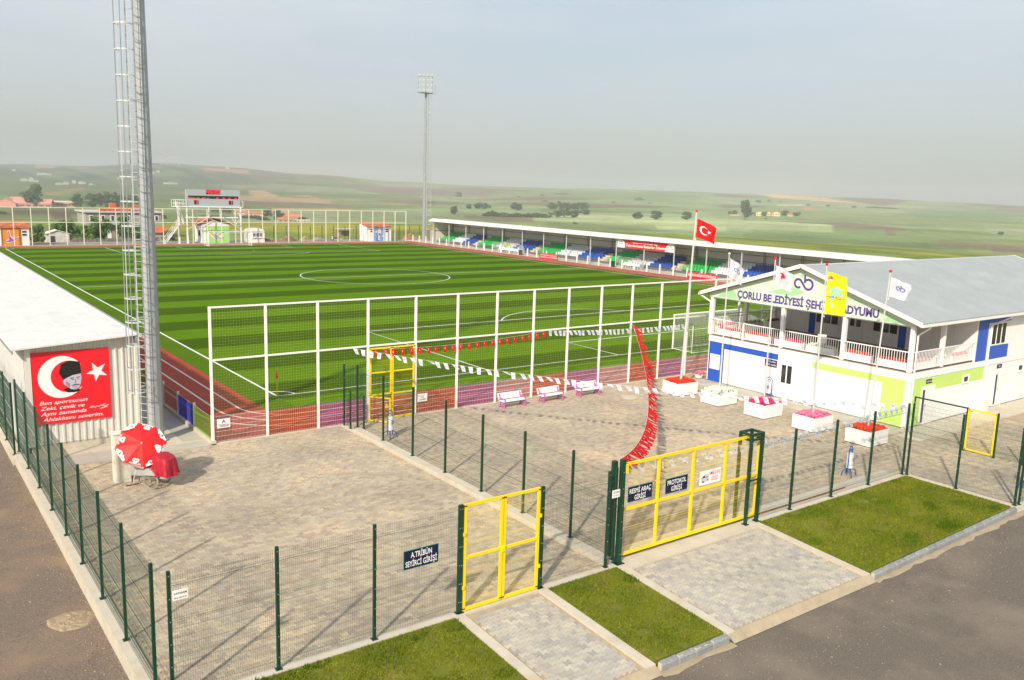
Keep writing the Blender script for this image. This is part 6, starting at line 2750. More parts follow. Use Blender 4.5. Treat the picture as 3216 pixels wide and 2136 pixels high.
def bin_thing(label, loc, rz):
    t = thing('litter_bin', label, 'bin', loc, rz, 'blue framed litter bins')
    b = MB()
    for s_ in (-.17, .17):
        b.tube((s_, 0, .12), (s_, 0, 1.08), .022, n=6)
    arc = [(.17 * cos(pi * i / 8), 0, 1.08 + .17 * sin(pi * i / 8)) for i in range(9)]
    b.path(arc, .022, 6)
    b.build('frame', M_blue, t, world=False)
    b = MB(); b.path([(.09 * cos(pi * i / 6), 0, 1.02 + .10 * sin(pi * i / 6)) for i in range(7)], .018, 5); b.build('inner_hoop', M_blue, t, world=False)
    for a in (40, 140, 220, 320):
        c_, s_ = cos(radians(a)), sin(radians(a))
        b = MB()
        b.path([(0, 0, .30), (.15 * c_, .15 * s_, .30), (.27 * c_, .27 * s_, .22), (.33 * c_, .33 * s_, .0)], .022, 6)
        b.build('foot', M_blue, t, world=False)
    b = MB(); b.tube((0, 0, .34), (0, 0, .95), .135, n=14); b.build('basket', M_print, t, world=False)
    b = MB(); b.box(-.07, .07, -.145, -.137, .62, .80); b.build('sticker', M_blueprint, t, world=False)
    return t


bn = bin_thing('blue framed white litter bin by the tall yellow gate', (1.45, -9.75, 0), 0.4)
copy_thing(bn, (14.9, -24.15, 0), 0.2, 'blue framed white litter bin behind the front fence near the lawn')
copy_thing(bn, (23.25, -13.75, 0), -1.2, 'blue framed white litter bin against the clubhouse front wall')
copy_thing(bn, (19.75, -28.95, 0), 0.1, 'blue framed litter bin cut by the right edge of the photo')
copy_thing(bn, (-7.95, -4.0 + .0, 0), 0.8, 'blue framed litter bin behind the umbrella at the stand corner')
copy_thing(bn, (57.1, 116.0, -.02), 0.5, 'distant blue framed litter bin behind the far white fence')

# ================================================================== ICE CREAM CART, CABINET
b = MB()
b.box(-10.14, -9.55, -9.98, -9.55, 0.0, 1.84)
b.box(-10.17, -9.52, -10.01, -9.52, 1.841, 1.88)
t = thing('electric_cabinet', 'tall cream electric cabinet behind the umbrella', 'cabinet', (-9.85, -9.76, 0))
b.build('housing', M_cream, t)
b = MB(); b.box(-10.10, -9.60, -10.0, -9.983, 0.12, 1.75); b.build('door', M_cream, t)

t = thing('street_cart', 'grey two wheeled ice cream cart with a red cloth over its chest', 'cart', (-8.92, -11.04, 0), radians(-52.3))
M_cartgrey = mat('dull_grey_cart_paint', (0.40, 0.40, 0.38), 0.6, 0.1, noise=(4, .15))


def wheel(cy_, sd):
    b = MB()
    R_ = .30
    seg = [(R_ * cos(2 * pi * i / 20), cy_, .31 + R_ * sin(2 * pi * i / 20)) for i in range(21)]
    b.path(seg, .026, 6)
    w_ = b.build('wheel', mat('grey_tyre', (.30, .28, .24), .8), t, world=False)
    b = MB()
    seg = [(.265 * cos(2 * pi * i / 20), cy_, .31 + .265 * sin(2 * pi * i / 20)) for i in range(21)]
    b.path(seg, .018, 5)
    b.tube((0, cy_ - .05, .31), (0, cy_ + .05, .31), .05, n=8)
    for i in range(12):
        a = 2 * pi * i / 12
        b.tube((0, cy_, .31), (.26 * cos(a), cy_, .31 + .26 * sin(a)), .010, n=4)
    b.build('rim', M_wood, w_, world=False)


wheel(-.36, 0)
wheel(.36, 1)
b = MB(); b.tube((0, -.34, .31), (0, .34, .31), .02); b.build('axle', M_galv, t, world=False)
b = MB()
b.prism([(-.95, -.28, .42), (.62, -.28, .42), (.62, -.28, .70), (-.62, -.28, .78), (-.95, -.28, .74)], (0, .56, 0))
b.build('body', M_cartgrey, t, world=False)
b = MB()
b.prism([(-.42, -.44, .50), (.30, -.44, .56), (-.02, -.44, .80), (-.14, -.44, .80)], (0, .12, 0))
b.build('mudguard', M_cartgrey, t, world=False)
b = MB()
b.box(-.10, .58, -.25, .25, .70, 1.06)
b.build('chest', M_cartgrey, t, world=False)
b = MB()
b.path([(-.95, -.25, .70), (-1.22, -.25, .86), (-1.22, .25, .86), (-.95, .25, .70)], .018)
b.build('handle', M_galv, t, world=False)
b = MB()
b.tube((-.80, 0, .42), (-.80, 0, .0), .025)
b.build('prop_leg', M_galv, t, world=False)
b = MB()
b.tube((-.02, .05, 1.40), (.02, -.02, 1.43), .16, n=16)
b.tube((0, .02, 1.2), (0, .02, 1.42), .02)
b.build('lid', M_galvl, t, world=False)
# draped cloth: one surface with folds
b = MB()
ring_n = 36
rings = []
for k, (sc_, z) in enumerate(((0.0, 1.32), (.55, 1.30), (.92, 1.26), (1.04, 1.08), (1.10, .88), (1.16, .74), (1.20, .62))):
    rr = []
    for i in range(ring_n):
        a = 2 * pi * i / ring_n
        c_, s_ = cos(a), sin(a)
        q = 4.0
        d = (abs(c_) ** q + abs(s_) ** q) ** (-1 / q)
        fold = 1 + (0.0 if k < 3 else 0.035 * (k - 2) * sin(a * 7 + 1) + .02 * (k - 2) * sin(a * 11))
        zz = z - (0 if k < 3 else .05 * (k - 2) * (0.5 + 0.5 * cos(a * 4 + .6)) * .5)
        if k == 6 and 0.2 < a < 0.9:
            zz -= .18
        zz = max(zz - .16 * max(0, sc_ * c_ * d), .52 if k == 6 else 0)
        rr.append((.27 + .43 * sc_ * d * c_ * fold, .33 * sc_ * d * s_ * fold, zz))
    rings.append(rr)
for r0_, r1_ in zip(rings[:-1], rings[1:]):
    for i in range(ring_n):
        j = (i + 1) % ring_n
        b.quad(r0_[i], r1_[i], r1_[j], r0_[j])
b.build('cloth_cover', mat('dark_red_cloth', (0.42, 0.008, 0.025), .55, noise=(5, .2)), t, world=False, smooth=True)

# umbrella
ax = Vector((-.10, -.80, .60)).normalized()
apex = Vector((-9.40, -10.98, 1.72))
e1 = ax.cross(Vector((0, 0, 1))).normalized()
e2 = e1.cross(ax).normalized()
um = thing('umbrella', 'red parasol printed with white hearts, tilted over the cart', 'umbrella', tuple(apex))


def upt(r_, a, lift=0.0):
    drop = .24 * (r_ / .88) ** 1.25
    return apex + e1 * (r_ * cos(a)) + e2 * (r_ * sin(a)) - ax * (drop - lift)


for k in range(8):
    a0, a1 = 2 * pi * k / 8, 2 * pi * (k + 1) / 8
    b = MB()
    rs = [0, .25, .5, .72, .88]
    for r0_, r1_ in zip(rs[:-1], rs[1:]):
        def q(r_, t_):
            a = a0 + (a1 - a0) * t_
            rad = r_ * (cos(pi / 8) / cos((t_ - .5) * pi / 4)) * (1 - .03 * sin(pi * t_))
            return upt(rad, a, -.045 * sin(pi * t_) * r_ / .88)
        for i in range(4):
            if r0_ == 0:
                b.poly([q(0, .5), q(r1_, i / 4), q(r1_, (i + 1) / 4)])
            else:
                b.quad(q(r0_, i / 4), q(r1_, i / 4), q(r1_, (i + 1) / 4), q(r0_, (i + 1) / 4))
    # valance
    b.k = 0 if k % 2 else 1
    for i in range(4):
        p0, p1 = q(.88, i / 4), q(.88, (i + 1) / 4)
        b.quad(p0, p0 - ax * .16, p1 - ax * .16, p1)
    pn = b.build('canopy_panel', [mat('umbrella_red', (0.80, 0.012, 0.012), .55), mat('umbrella_white', (0.80, 0.79, 0.78), .55)], um)
    am = (a0 + a1) / 2

    def hf(x, z, y, am=am):
        # x tangential, z radial outward; text reads from outside
        rad = .66 - z
        c = upt(max(.05, rad), am, .012 - y)
        tan = (e1 * -sin(am) + e2 * cos(am))
        return tuple(c - tan * -x)
    b = MB()
    if k % 2 == 0:
        for s_ in (.85, .45):
            h_ = [(s_ * .125 * (16 * sin(u) ** 3) / 16, s_ * .115 * (13 * cos(u) - 5 * cos(2 * u) - 2 * cos(3 * u) - cos(4 * u)) / 16) for u in [2 * pi * i / 20 for i in range(1, 20)]]
            add_ribbon(b, h_, .026, -.004, hf)
    else:
        # white scalloped print with small dark berries
        b.k = 0
        n = 14
        add_shape(b, [(-.26, -.165), (-.25, -.10), (-.15, -.075), (-.08, -.03), (.0, -.05), (.09, -.02), (.16, -.075), (.25, -.10), (.26, -.165), (.1, -.185), (-.1, -.185)], -.004, hf)
        b.k = 1
        for (cx_, cz_) in ((-.05, -.06), (.06, -.10)):
            add_shape(b, [(cx_ + .03 * cos(2 * pi * i / 8), cz_ + .03 * sin(2 * pi * i / 8)) for i in range(8)], -.008, hf)
        b.k = 2
        add_shape(b, [(.0, -.15), (.09, -.16), (.07, -.12), (.0, -.12)], -.008, hf)
    b.build('heart_print', [mat('umbrella_white', 0), mat('umbrella_red', 0), M_black], pn)
    if k % 2 == 0:
        def tf(x, z, y, am=am):
            tan = (e1 * -sin(am) + e2 * cos(am))
            c = upt(.88 * cos(pi / 8) - .06 + 0 * z, am, .012 - y)
            out = (e1 * cos(am) + e2 * sin(am))
            return tuple(c + tan * x - out * z)
        b = MB()
        add_text(b, 'ALGIDA', 0, 0, .07, -.006, .42, .02, fn=tf)
        b.build('lettering', mat('umbrella_white', 0), pn)
foot = Vector((-9.66, -10.46, 0.0))
b = MB()
b.tube(foot, apex + ax * .04, .018, n=6)
b.tube(apex, apex + ax * .07, .03, .01, n=6)
b.build('pole', M_cream, um)
b = MB()
b.tube(foot + Vector((-.22, 0, 0)), foot + Vector((.22, 0, .0)), .03, n=6)
b.tube(foot, foot + Vector((0, 0, .35)), .028, n=6)
b.build('foot', M_rubber, um)
for k in range(8):
    a = 2 * pi * k / 8
    b = MB()
    b.tube(apex - ax * .35, upt(.6, a, -.02), .006, n=4)
    b.build('strut', M_galv, um)

# ================================================================== SCOREBOARD
SY = 113.9
sb_ = thing('scoreboard', 'grey electronic scoreboard on a white steel frame reading 45:00', 'scoreboard', (33.3, SY, 0))
b = MB(); b.box(28.6, 38.05, SY - .25, SY + .25, 6.50, 9.42)
board = b.build('board', mat('grey_board_sheet', (0.42, 0.46, 0.49), .5, .1, noise=(.5, .06)), sb_)
M_led = mat('red_led', (0.6, 0.0, 0.02), .4, emit=((1.0, .015, .03), 1.6))


def led_window(x0, x1, z0, z1):
    b = MB(); b.box(x0, x1, SY - .285, SY - .252, z0, z1)
    return b.build('display_window', M_black, board)


DIG = {'0': 'abcdef', '1': 'bc', '4': 'fgbc', '5': 'afgcd', '2': 'abged'}


def digit(mb, ch, x, z, w, h, th):
    y = SY - .30
    S = {'a': ((0, h), (w, h)), 'b': ((w, h), (w, h / 2)), 'c': ((w, h / 2), (w, 0)), 'd': ((0, 0), (w, 0)), 'e': ((0, h / 2), (0, 0)), 'f': ((0, h), (0, h / 2)), 'g': ((0, h / 2), (w, h / 2))}
    for s_ in DIG[ch]:
        (xa, za), (xb, zb) = S[s_]
        mb.box(x + min(xa, xb) - th / 2, x + max(xa, xb) + th / 2, y, y + .01, z + min(za, zb) - th / 2, z + max(za, zb) + th / 2)


w_ = led_window(32.05, 34.55, 8.62, 9.40)
for ch, x in (('4', 32.2), ('5', 32.78), ('0', 33.50), ('0', 34.08)):
    b = MB(); digit(b, ch, x, 8.74, .32, .54, .10); b.build('digit', M_led, w_)
b = MB(); b.box(33.26, 33.34, SY - .30, SY - .29, 8.85, 8.93); b.box(33.26, 33.34, SY - .30, SY - .29, 9.08, 9.16); b.build('colon', M_led, w_)
w_ = led_window(28.95, 37.75, 7.86, 8.34)
for x, n in ((29.0, 9), (29.75, 5), (30.3, 8), (31.25, 10), (32.2, 5)):
    b = MB()
    for i in range(n):
        b.box(x + i * .075, x + i * .075 + .05, SY - .30, SY - .29, 7.90, 7.96 + .12 * ((i * 7) % 3) / 2)
    o = b.build('scrolling_text', M_led, w_); o['kind'] = 'stuff'
for x in (33.9, 35.0, 36.05, 37.15):
    b = MB(); digit(b, '0', x, 7.88, .22, .16, .05); b.build('digit', M_led, w_)
for x in (29.95, 36.05):
    w_ = led_window(x, x + .72, 6.85, 7.55)
    b = MB(); digit(b, '1', x + .15, 6.95, .32, .5, .12); b.build('digit', M_led, w_)


def sbar(name, p, q, w=.14):
    b = MB(); b.bar(p, q, w); return b.build(name, M_print, sb_)


for x in (28.6, 38.1):
    sbar('column', (x, SY - .3, 0), (x, SY - .3, 6.4), .20)
    sbar('column', (x + .5, SY + .9, 0), (x + .1, SY + .6, 6.4), .14)
for z in (6.42, 4.58):
    sbar('beam', (28.4, SY - .3, z), (38.3, SY - .3, z), .16)
    sbar('beam', (28.4, SY + .7, z), (38.3, SY + .7, z), .12)
for x in (32.4, 34.4):
    sbar('column', (x, SY - .3, 4.6), (x, SY - .3, 6.4), .12)
for p, q in (((28.7, 2.5), (32.2, 4.5)), ((28.9, 4.5), (30.1, 3.2)), ((30.6, 4.5), (29.9, 3.3)), ((38.0, 2.5), (34.8, 4.5)), ((38.0, 4.5), (37.1, 3.2)), ((36.5, 4.5), (37.2, 3.3)), ((37.1, 3.25), (38.0, 3.1))):
    sbar('brace', (p[0], SY - .3, p[1]), (q[0], SY - .3, q[1]), .07)
# platform and stairs
b = MB(); b.box(26.4, 28.5, SY - .5, SY + .9, 6.36, 6.44); b.build('platform', M_print, sb_)
b = MB(); b.box(38.1, 38.5, SY - .5, SY + .9, 6.40, 6.48); b.build('platform', M_print, sb_)
for y in (SY - .5, SY + .9):
    for z in (7.0, 7.6):
        sbar('rail', (26.4, y, z), (28.5, y, z), .05)
    for x in (26.4, 27.1, 27.8, 28.5):
        sbar('rail_post', (x, y, 6.4), (x, y, 7.6), .05)
sbar('rail', (38.5, SY - .5, 6.4), (38.5, SY - .5, 7.5), .06)
sbar('rail', (38.2, SY - .5, 7.5), (38.5, SY - .5, 7.5), .06)
sbar('column', (27.4, SY + .2, -.3), (27.4, SY + .2, 5.9), .16)
b = MB(); b.box(26.9, 28.2, SY - .5, SY + .9, 3.16, 3.24); b.build('landing', M_print, sb_)


def stair(x0, z0, x1, z1, n):
    for y in (SY - .5, SY + .5):
        sbar('stringer', (x0, y, z0), (x1, y, z1), .16)
        sbar('rail', (x0, y, z0 + .95), (x1, y, z1 + .95), .05)
        sbar('rail', (x0, y, z0 + .5), (x1, y, z1 + .5), .04)
        for i in range(4):
            f = i / 3
            sbar('rail_post', (x0 + (x1 - x0) * f, y, z0 + (z1 - z0) * f), (x0 + (x1 - x0) * f, y, z0 + (z1 - z0) * f + .97), .045)
    b = MB()
    for i in range(n):
        f = (i + .5) / n
        x, z = x0 + (x1 - x0) * f, z0 + (z1 - z0) * f
        b.box(x - .14, x + .14, SY - .45, SY + .45, z - .02, z + .02)
    o = b.build('treads', M_galv, sb_); o['kind'] = 'stuff'


stair(24.7, -.1, 27.1, 3.15, 14)
stair(28.0, 3.2, 26.9, 6.4, 12)

# ================================================================== SHEDS AT THE FAR END
def silhouette(parent, parts, fn, y=-.012, edge=None):
    """figure print: list of (material, polygon) ; white outline underneath"""
    for m_, pts in parts:
        b = MB(); add_shape(b, pts, y, fn); b.build('figure_print', m_, parent)
        y -= .004


# orange shed
so = thing('kiosk', 'kiosk with orange front panel and a purple player figure, orange tiled roof', 'kiosk', (1.5, 113.6, 0))
b = MB(); b.box(-2.4, 4.1, 113.6, 117.0, -.2, 2.78); b.build('wall', M_panelwhite, so)
b = MB(); b.box(.28, 3.02, 113.57, 113.602, .02, 2.75); op = b.build('front_panel', mat('orange_panel', (.72, .26, .03), .5), so)
for x in (3.12, -.92):
    b = MB(); b.box(x - .06, x + .66, 113.56, 113.601, 1.42, 2.42); f_ = b.build('window', M_print, so)
    for z in (1.55, 2.02):
        b = MB(); b.box(x, x + .6, 113.54, 113.559, z, z + .30); b.build('pane', M_glass, f_)
b = MB(); b.prism([(-2.6, 113.3, 2.80), (4.25, 113.3, 2.80), (4.25, 115.4, 3.75), (-2.6, 115.4, 3.75)], (0, 0, .08)); b.build('roof_slope', M_tile, so)
b = MB(); b.prism([(-2.6, 115.4, 3.75), (4.25, 115.4, 3.75), (4.25, 117.4, 2.8), (-2.6, 117.4, 2.8)], (0, 0, .08)); b.build('roof_slope', M_tile, so)
fo = lambda x, z, y: (1.65 + x, 113.57 + y, 1.2 + z)
Mpu = mat('violet_figure_print', (.26, .10, .42), .5)
silhouette(op, [(M_print, [(-.55, 1.15), (-.25, 1.2), (-.2, .9), (-.15, .35), (.25, -.1), (1.0, .28), (1.05, .15), (.4, -.45), (-.3, -.75), (-.5, -.8), (-1.0, -.5), (-.95, -.35), (-.35, -.2), (-.45, .4)]),
                (Mpu, [(-.48, 1.05), (-.32, 1.1), (-.28, .8), (-.25, .3), (.2, -.2), (.9, .16), (.95, .1), (.3, -.45), (-.25, -.65), (-.45, -.70), (-.9, -.48), (-.35, -.32), (-.4, .3)]),
                (M_redsign, [(-1.15, -.1), (-.95, -.25), (-.85, -.45), (-1.0, -.42)])], fo)
# green shed
sg = thing('kiosk', 'rounded white cabin with a green mural of a diving goalkeeper below the scoreboard', 'kiosk', (33.9, 114.6, 0))
prof = [(31.45, -.2), (36.3, -.2), (36.3, 2.9), (36.05, 3.25), (35.0, 3.45), (34.3, 3.85), (33.6, 3.98), (33.0, 3.8), (32.5, 3.45), (31.75, 3.25), (31.45, 2.95)]
b = MB(); b.prism([(x, 114.3, z) for x, z in prof], (0, 4.6, 0)); b.build('wall', M_panelwhite, sg)
b = MB(); b.box(32.0, 36.25, 114.27, 114.298, .02, 3.02); gp_ = b.build('mural_panel', mat('mural_green', (.33, .66, .16), .5), sg)
for (xa, za, xb, zb) in ((30.9, 3.30, 33.7, 4.45), (33.7, 4.45, 37.0, 3.25)):
    b = MB(); b.prism([(xa, 115.0, za), (xb, 115.0, zb), (xb, 115.0, zb + .1), (xa, 115.0, za + .1)], (0, 4.6, 0)); b.build('roof_slope', M_tile, sg)
b = MB(); b.box(31.40, 31.449, 115.6, 116.6, 1.2, 2.2); b.build('window', M_glass, sg)
fo = lambda x, z, y: (34.0 + x, 114.26 + y, 1.5 + z)
Mgr, Mor, Msk = mat('grey_figure_print', (.38, .38, .42), .5), mat('orange_figure_print', (.80, .32, .05), .5), mat('skin_figure_print', (.55, .25, .12), .5)
silhouette(gp_, [(M_print, [(-1.6, .6), (-1.35, .5), (-1.2, 1.25), (-.95, 1.2), (-.75, .6), (-.3, .2), (.4, .1), (1.35, .45), (1.4, .2), (.6, -.2), (1.3, -.5), (1.3, -.75), (.4, -.75), (-.2, -1.05), (-1.3, .0)]),
                 (Mor, [(-1.35, .35), (-1.2, .55), (-.8, .5), (-.55, .1), (-.7, -.3), (-1.2, .05)]), (Msk, [(-1.2, 1.15), (-1.05, 1.2), (-.85, .65), (-.85, .45), (-1.0, .5)]),
                 (Msk, [(-1.5, .5), (-1.38, .6), (-1.2, .5), (-1.35, .35)]), (Mgr, [(-.6, .15), (-.2, .08), (.1, -.15), (.4, -.4), (.1, -.8), (-.2, -.95), (-.7, -.35)]),
                 (Msk, [(.1, .0), (.9, .35), (.95, .2), (.3, -.2)]), (Msk, [(.3, -.5), (.95, -.55), (.95, -.68), (.3, -.75)]),
                 (M_signnavy, [(.9, .38), (1.28, .42), (1.2, .2), (.92, .2)]), (M_signnavy, [(.92, -.5), (1.2, -.5), (1.2, -.66), (.92, -.7)])], fo)
# booth
sw = thing('ticket_booth', 'small white booth with rounded top and wide window, right of the scoreboard', 'booth', (41.3, 114.5, 0))
prof = [(39.7, -.1), (42.85, -.1), (42.85, 2.1), (42.6, 2.4), (41.9, 2.58), (40.7, 2.58), (39.95, 2.4), (39.7, 2.1)]
b = MB(); b.prism([(x, 114.5, z) for x, z in prof], (0, 2.2, 0)); b.build('wall', M_panelwhite, sw)
b = MB(); b.box(40.55, 42.45, 114.46, 114.499, .98, 1.78); f_ = b.build('window', M_print, sw)
for x in (40.62, 41.25, 41.88):
    b = MB(); b.box(x, x + .52, 114.44, 114.459, 1.06, 1.70); b.build('pane', mat('grey_glass', (.16, .16, .19), .2), f_)
b = MB(); b.box(40.4, 42.6, 114.25, 114.498, .86, .93); b.build('counter', M_print, sw)
# blue shed
sl = thing('kiosk', 'white kiosk with a blue mural of a running player, right of the booth', 'kiosk', (66.4, 114.3, 0))
b = MB()
b.prism([(63.85, 114.1, -.1), (63.85, 117.6, -.1), (63.85, 117.6, 3.45), (63.85, 114.1, 2.85)], (5.3, 0, 0)); b.build('wall', M_panelwhite, sl)
b = MB(); b.box(65.25, 67.75, 114.07, 114.099, .02, 2.70); bp_ = b.build('mural_panel', mat('mural_blue', (.18, .36, .66), .5), sl)
b = MB(); b.prism([(63.6, 113.85, 2.84), (69.35, 113.85, 2.84), (69.35, 117.9, 3.58), (63.6, 117.9, 3.58)], (0, 0, .12)); b.build('roof_slope', M_tile, sl)
for x in (64.45, 67.85):
    b = MB(); b.box(x - .05, x + .65, 114.06, 114.099, 1.72, 2.55); f_ = b.build('window', M_print, sl)
    for z in (1.82, 2.20):
        b = MB(); b.box(x, x + .6, 114.04, 114.059, z, z + .26); b.build('pane', M_glass, f_)
fo = lambda x, z, y: (66.5 + x, 114.06 + y, 1.35 + z)
silhouette(bp_, [(M_print, [(-.5, .9), (0, 1.2), (.2, 1.1), (.35, .5), (.2, .0), (.6, -.5), (.9, -.4), (.9, -.2), (.6, -.3), (.1, -.2), (.0, -.9), (.2, -1.15), (-.25, -1.15), (-.35, -.3), (-.55, .4), (-.9, .3), (-.9, .5)]),
                 (mat('yellow_green_print', (.5, .6, .1), .5), [(-.3, .75), (.1, .85), (.15, .4), (-.25, .25)]), (Mpu, [(-.3, .22), (.15, .25), (.25, -.2), (-.2, -.25)]),
                 (Msk, [(-.15, -.28), (-.02, -.28), (-.08, -.95), (-.18, -.95)]), (Msk, [(.1, -.22), (.25, -.22), (.6, -.42), (.55, -.5)]), (Msk, [(-.05, .9), (.08, .95), (.1, 1.1), (-.05, 1.08)])], fo)
# rusty table roof behind the fence
hu = thing('lean_to', 'low rusty sheet shelter left of the blue mural kiosk', 'shelter', (63.2, 123.5, 0))
b = MB(); b.box(61.9, 65.6, 122.9, 125.5, 1.85, 1.95); b.build('roof', mat('pale_rusty_sheet', (.50, .42, .36), .7, noise=(1, .3)), hu)
for x in (62.3, 65.2):
    for y in (123.1, 125.2):
        b = MB(); b.bar((x, y, -.7), (x, y, 1.85), .12); b.build('post', M_wood, hu)
b = MB(); b.box(62.6, 64.8, 124.4, 125.3, .4, 1.5); b.build('stacked_crates', M_wood, hu)

# ------------------------------------------------------------------ rubble mounds
def mound(label, x, y, w, d, h, seed, m_, cat='heap'):
    r_ = random.Random(seed)
    b = MB()
    n, mm = 18, 7
    P = []
    for j in range(mm + 1):
        for i in range(n):
            a = 2 * pi * i / n
            f = j / mm
            rr = f * (1 + .18 * sin(3 * a + seed) + r_.uniform(-.08, .08))
            z = h * (1 - f) ** .8 * (1 + r_.uniform(-.15, .15)) if j < mm else -.4
            P.append((x + rr * w / 2 * cos(a), y + rr * d / 2 * sin(a), tz(x, y) * 0 - .15 + z))
    b.v = P
    for j in range(mm):
        for i in range(n):
            b.f.append((j * n + i, (j + 1) * n + i, (j + 1) * n + (i + 1) % n, j * n + (i + 1) % n)); b.m.append(0)
    for i in range(90):
        a, f = r_.uniform(0, 2 * pi), r_.uniform(0, 1) ** .6
        s = r_.uniform(.03, .10)
        c = (x + f * w / 2 * cos(a), y + f * d / 2 * sin(a), -.12 + h * (1 - f) ** .8)
        b.cbox(c, (s, s * r_.uniform(.6, 1.4), s))
    o = b.build('rubble_heap', m_)
    tag(o, label, cat, kind='stuff')
    return o


M_rub = mat('brown_rubble', (.26, .18, .12), .95, noise=(2, .35), bump=(6, .6))
M_rub2 = mat('tan_stones', (.42, .33, .20), .95, noise=(2, .35), bump=(6, .6))
mound('brown rubble heap behind the far fence right of the booth', 48.9, 118.2, 3.6, 2.6, 1.25, 1, M_rub)
mound('heap of tan stones behind the far fence', 52.4, 118.4, 2.6, 2, 1.0, 2, M_rub2)
mound('low grey rubble by the distant bin', 55.4, 119.0, 3.6, 2.2, .8, 3, mat('grey_rubble', (.30, .28, .26), .95, noise=(2, .3)))
mound('reddish soil heap beside the far floodlight mast', 75.6, 117.8, 4.2, 2.6, 1.5, 4, mat('reddish_soil', (.36, .20, .12), .95, noise=(2, .3)))
mound('small heap of pale stones left of the blue mural kiosk', 60.2, 119.3, 2.6, 1.4, .5, 5, M_rub2)

# ================================================================== TREES
def tree_meshes(kind, seed):
    """unit tree: height 1, crown radius about .42; leaf clumps spread through the volume"""
    r_ = random.Random(seed)
    tb = MB()
    th = {'round': .30, 'tall': .22, 'bush': .06}[kind]
    tb.tube((0, 0, -.06), (0, 0, th), .035, .024, 6)
    limbs = []
    for i in range(7 if kind != 'bush' else 5):
        a = i * 2.4 + r_.uniform(-.4, .4)
        z0 = th * r_.uniform(.7, 1.2)
        ln = r_.uniform(.18, .36)
        tip = (ln * cos(a), ln * sin(a), z0 + r_.uniform(.15, .42))
        tb.tube((0, 0, z0), tip, .016, .004, 5)
        limbs.append(tip)
    tb.tube((0, 0, th), (r_.uniform(-.03, .03), 0, .80), .024, .006, 5)
    trunk = tb.mesh('trunk', mat('bark', (.11, .085, .06), .9))
    b = MB()
    clumps = []
    nC = {'round': 24, 'tall': 24, 'bush': 15}[kind]
    for i in range(nC):
        a = r_.uniform(0, 2 * pi)
        f = r_.random() ** .5
        if kind == 'tall':
            z = r_.uniform(.22, .93)
            R_ = .30 * (1 - abs(z - .55) / .55 * .65)
        elif kind == 'round':
            z = r_.uniform(.20, .86)
            R_ = .40 * math.sqrt(max(.10, 1 - ((z - .52) / .38) ** 2))
        else:
            z = r_.uniform(.18, .80)
            R_ = .44 * math.sqrt(max(.05, 1 - ((z - .38) / .50) ** 2))
        clumps.append((R_ * f * cos(a), R_ * f * sin(a), z, r_.uniform(.12, .20)))
    for (cx_, cy_, cz_, cr) in clumps:
        for i in range(64):
            u = r_.uniform(-1, 1)
            a = r_.uniform(0, 2 * pi)
            q = math.sqrt(1 - u * u)
            rr = cr * r_.uniform(.55, 1.08)
            c = Vector((cx_ + rr * q * cos(a), cy_ + rr * q * sin(a), cz_ + rr * u * .8))
            s = r_.uniform(.022, .042)
            n_ = Vector((q * cos(a) + r_.uniform(-.6, .6), q * sin(a) + r_.uniform(-.6, .6), u + r_.uniform(-.3, .9))).normalized()
            e1_ = n_.cross(Vector((r_.uniform(-1, 1), r_.uniform(-1, 1), .3))).normalized()
            e2_ = n_.cross(e1_)
            b.k = 0 if r_.random() < .6 else 1
            b.quad(c - e1_ * s - e2_ * s, c + e1_ * s * 1.2, c + e2_ * s * 1.3 + e1_ * s * .3, c - e1_ * s)
    return trunk, b


TREE = {}
for kind, seeds in (('round', (1, 2, 3)), ('tall', (4, 5)), ('bush', (6, 7, 8))):
    TREE[kind] = []
    for sd in seeds:
        tr, b = tree_meshes(kind, sd)
        cr = b.mesh('crown', [mat('foliage_dark', (.042, .075, .024), .9, per_object=.15), mat('foliage_light', (.075, .115, .036), .9, per_object=.15)])
        crn = b.mesh('crown', [mat('foliage_fresh_dark', (.050, .115, .018), .9), mat('foliage_fresh', (.11, .19, .03), .9)])
        TREE[kind].append((tr, cr, crn))


def tree(label, x, y, h, w, kind='round', near=False, group=None, z=None, name='tree', cat='tree', v=None):
    zz = tz(x, y) if z is None else z
    t = thing(name, label, cat, (x, y, zz - .02 * h), rng.uniform(0, 6.28), group)
    tr, cr, crn = TREE[kind][v if v is not None else rng.randrange(len(TREE[kind]))]
    k = w / .80
    put('trunk', tr, t, scale=(k * .8, k * .8, h))
    put('crown', crn if near else cr, t, scale=(k, k, h))
    return t


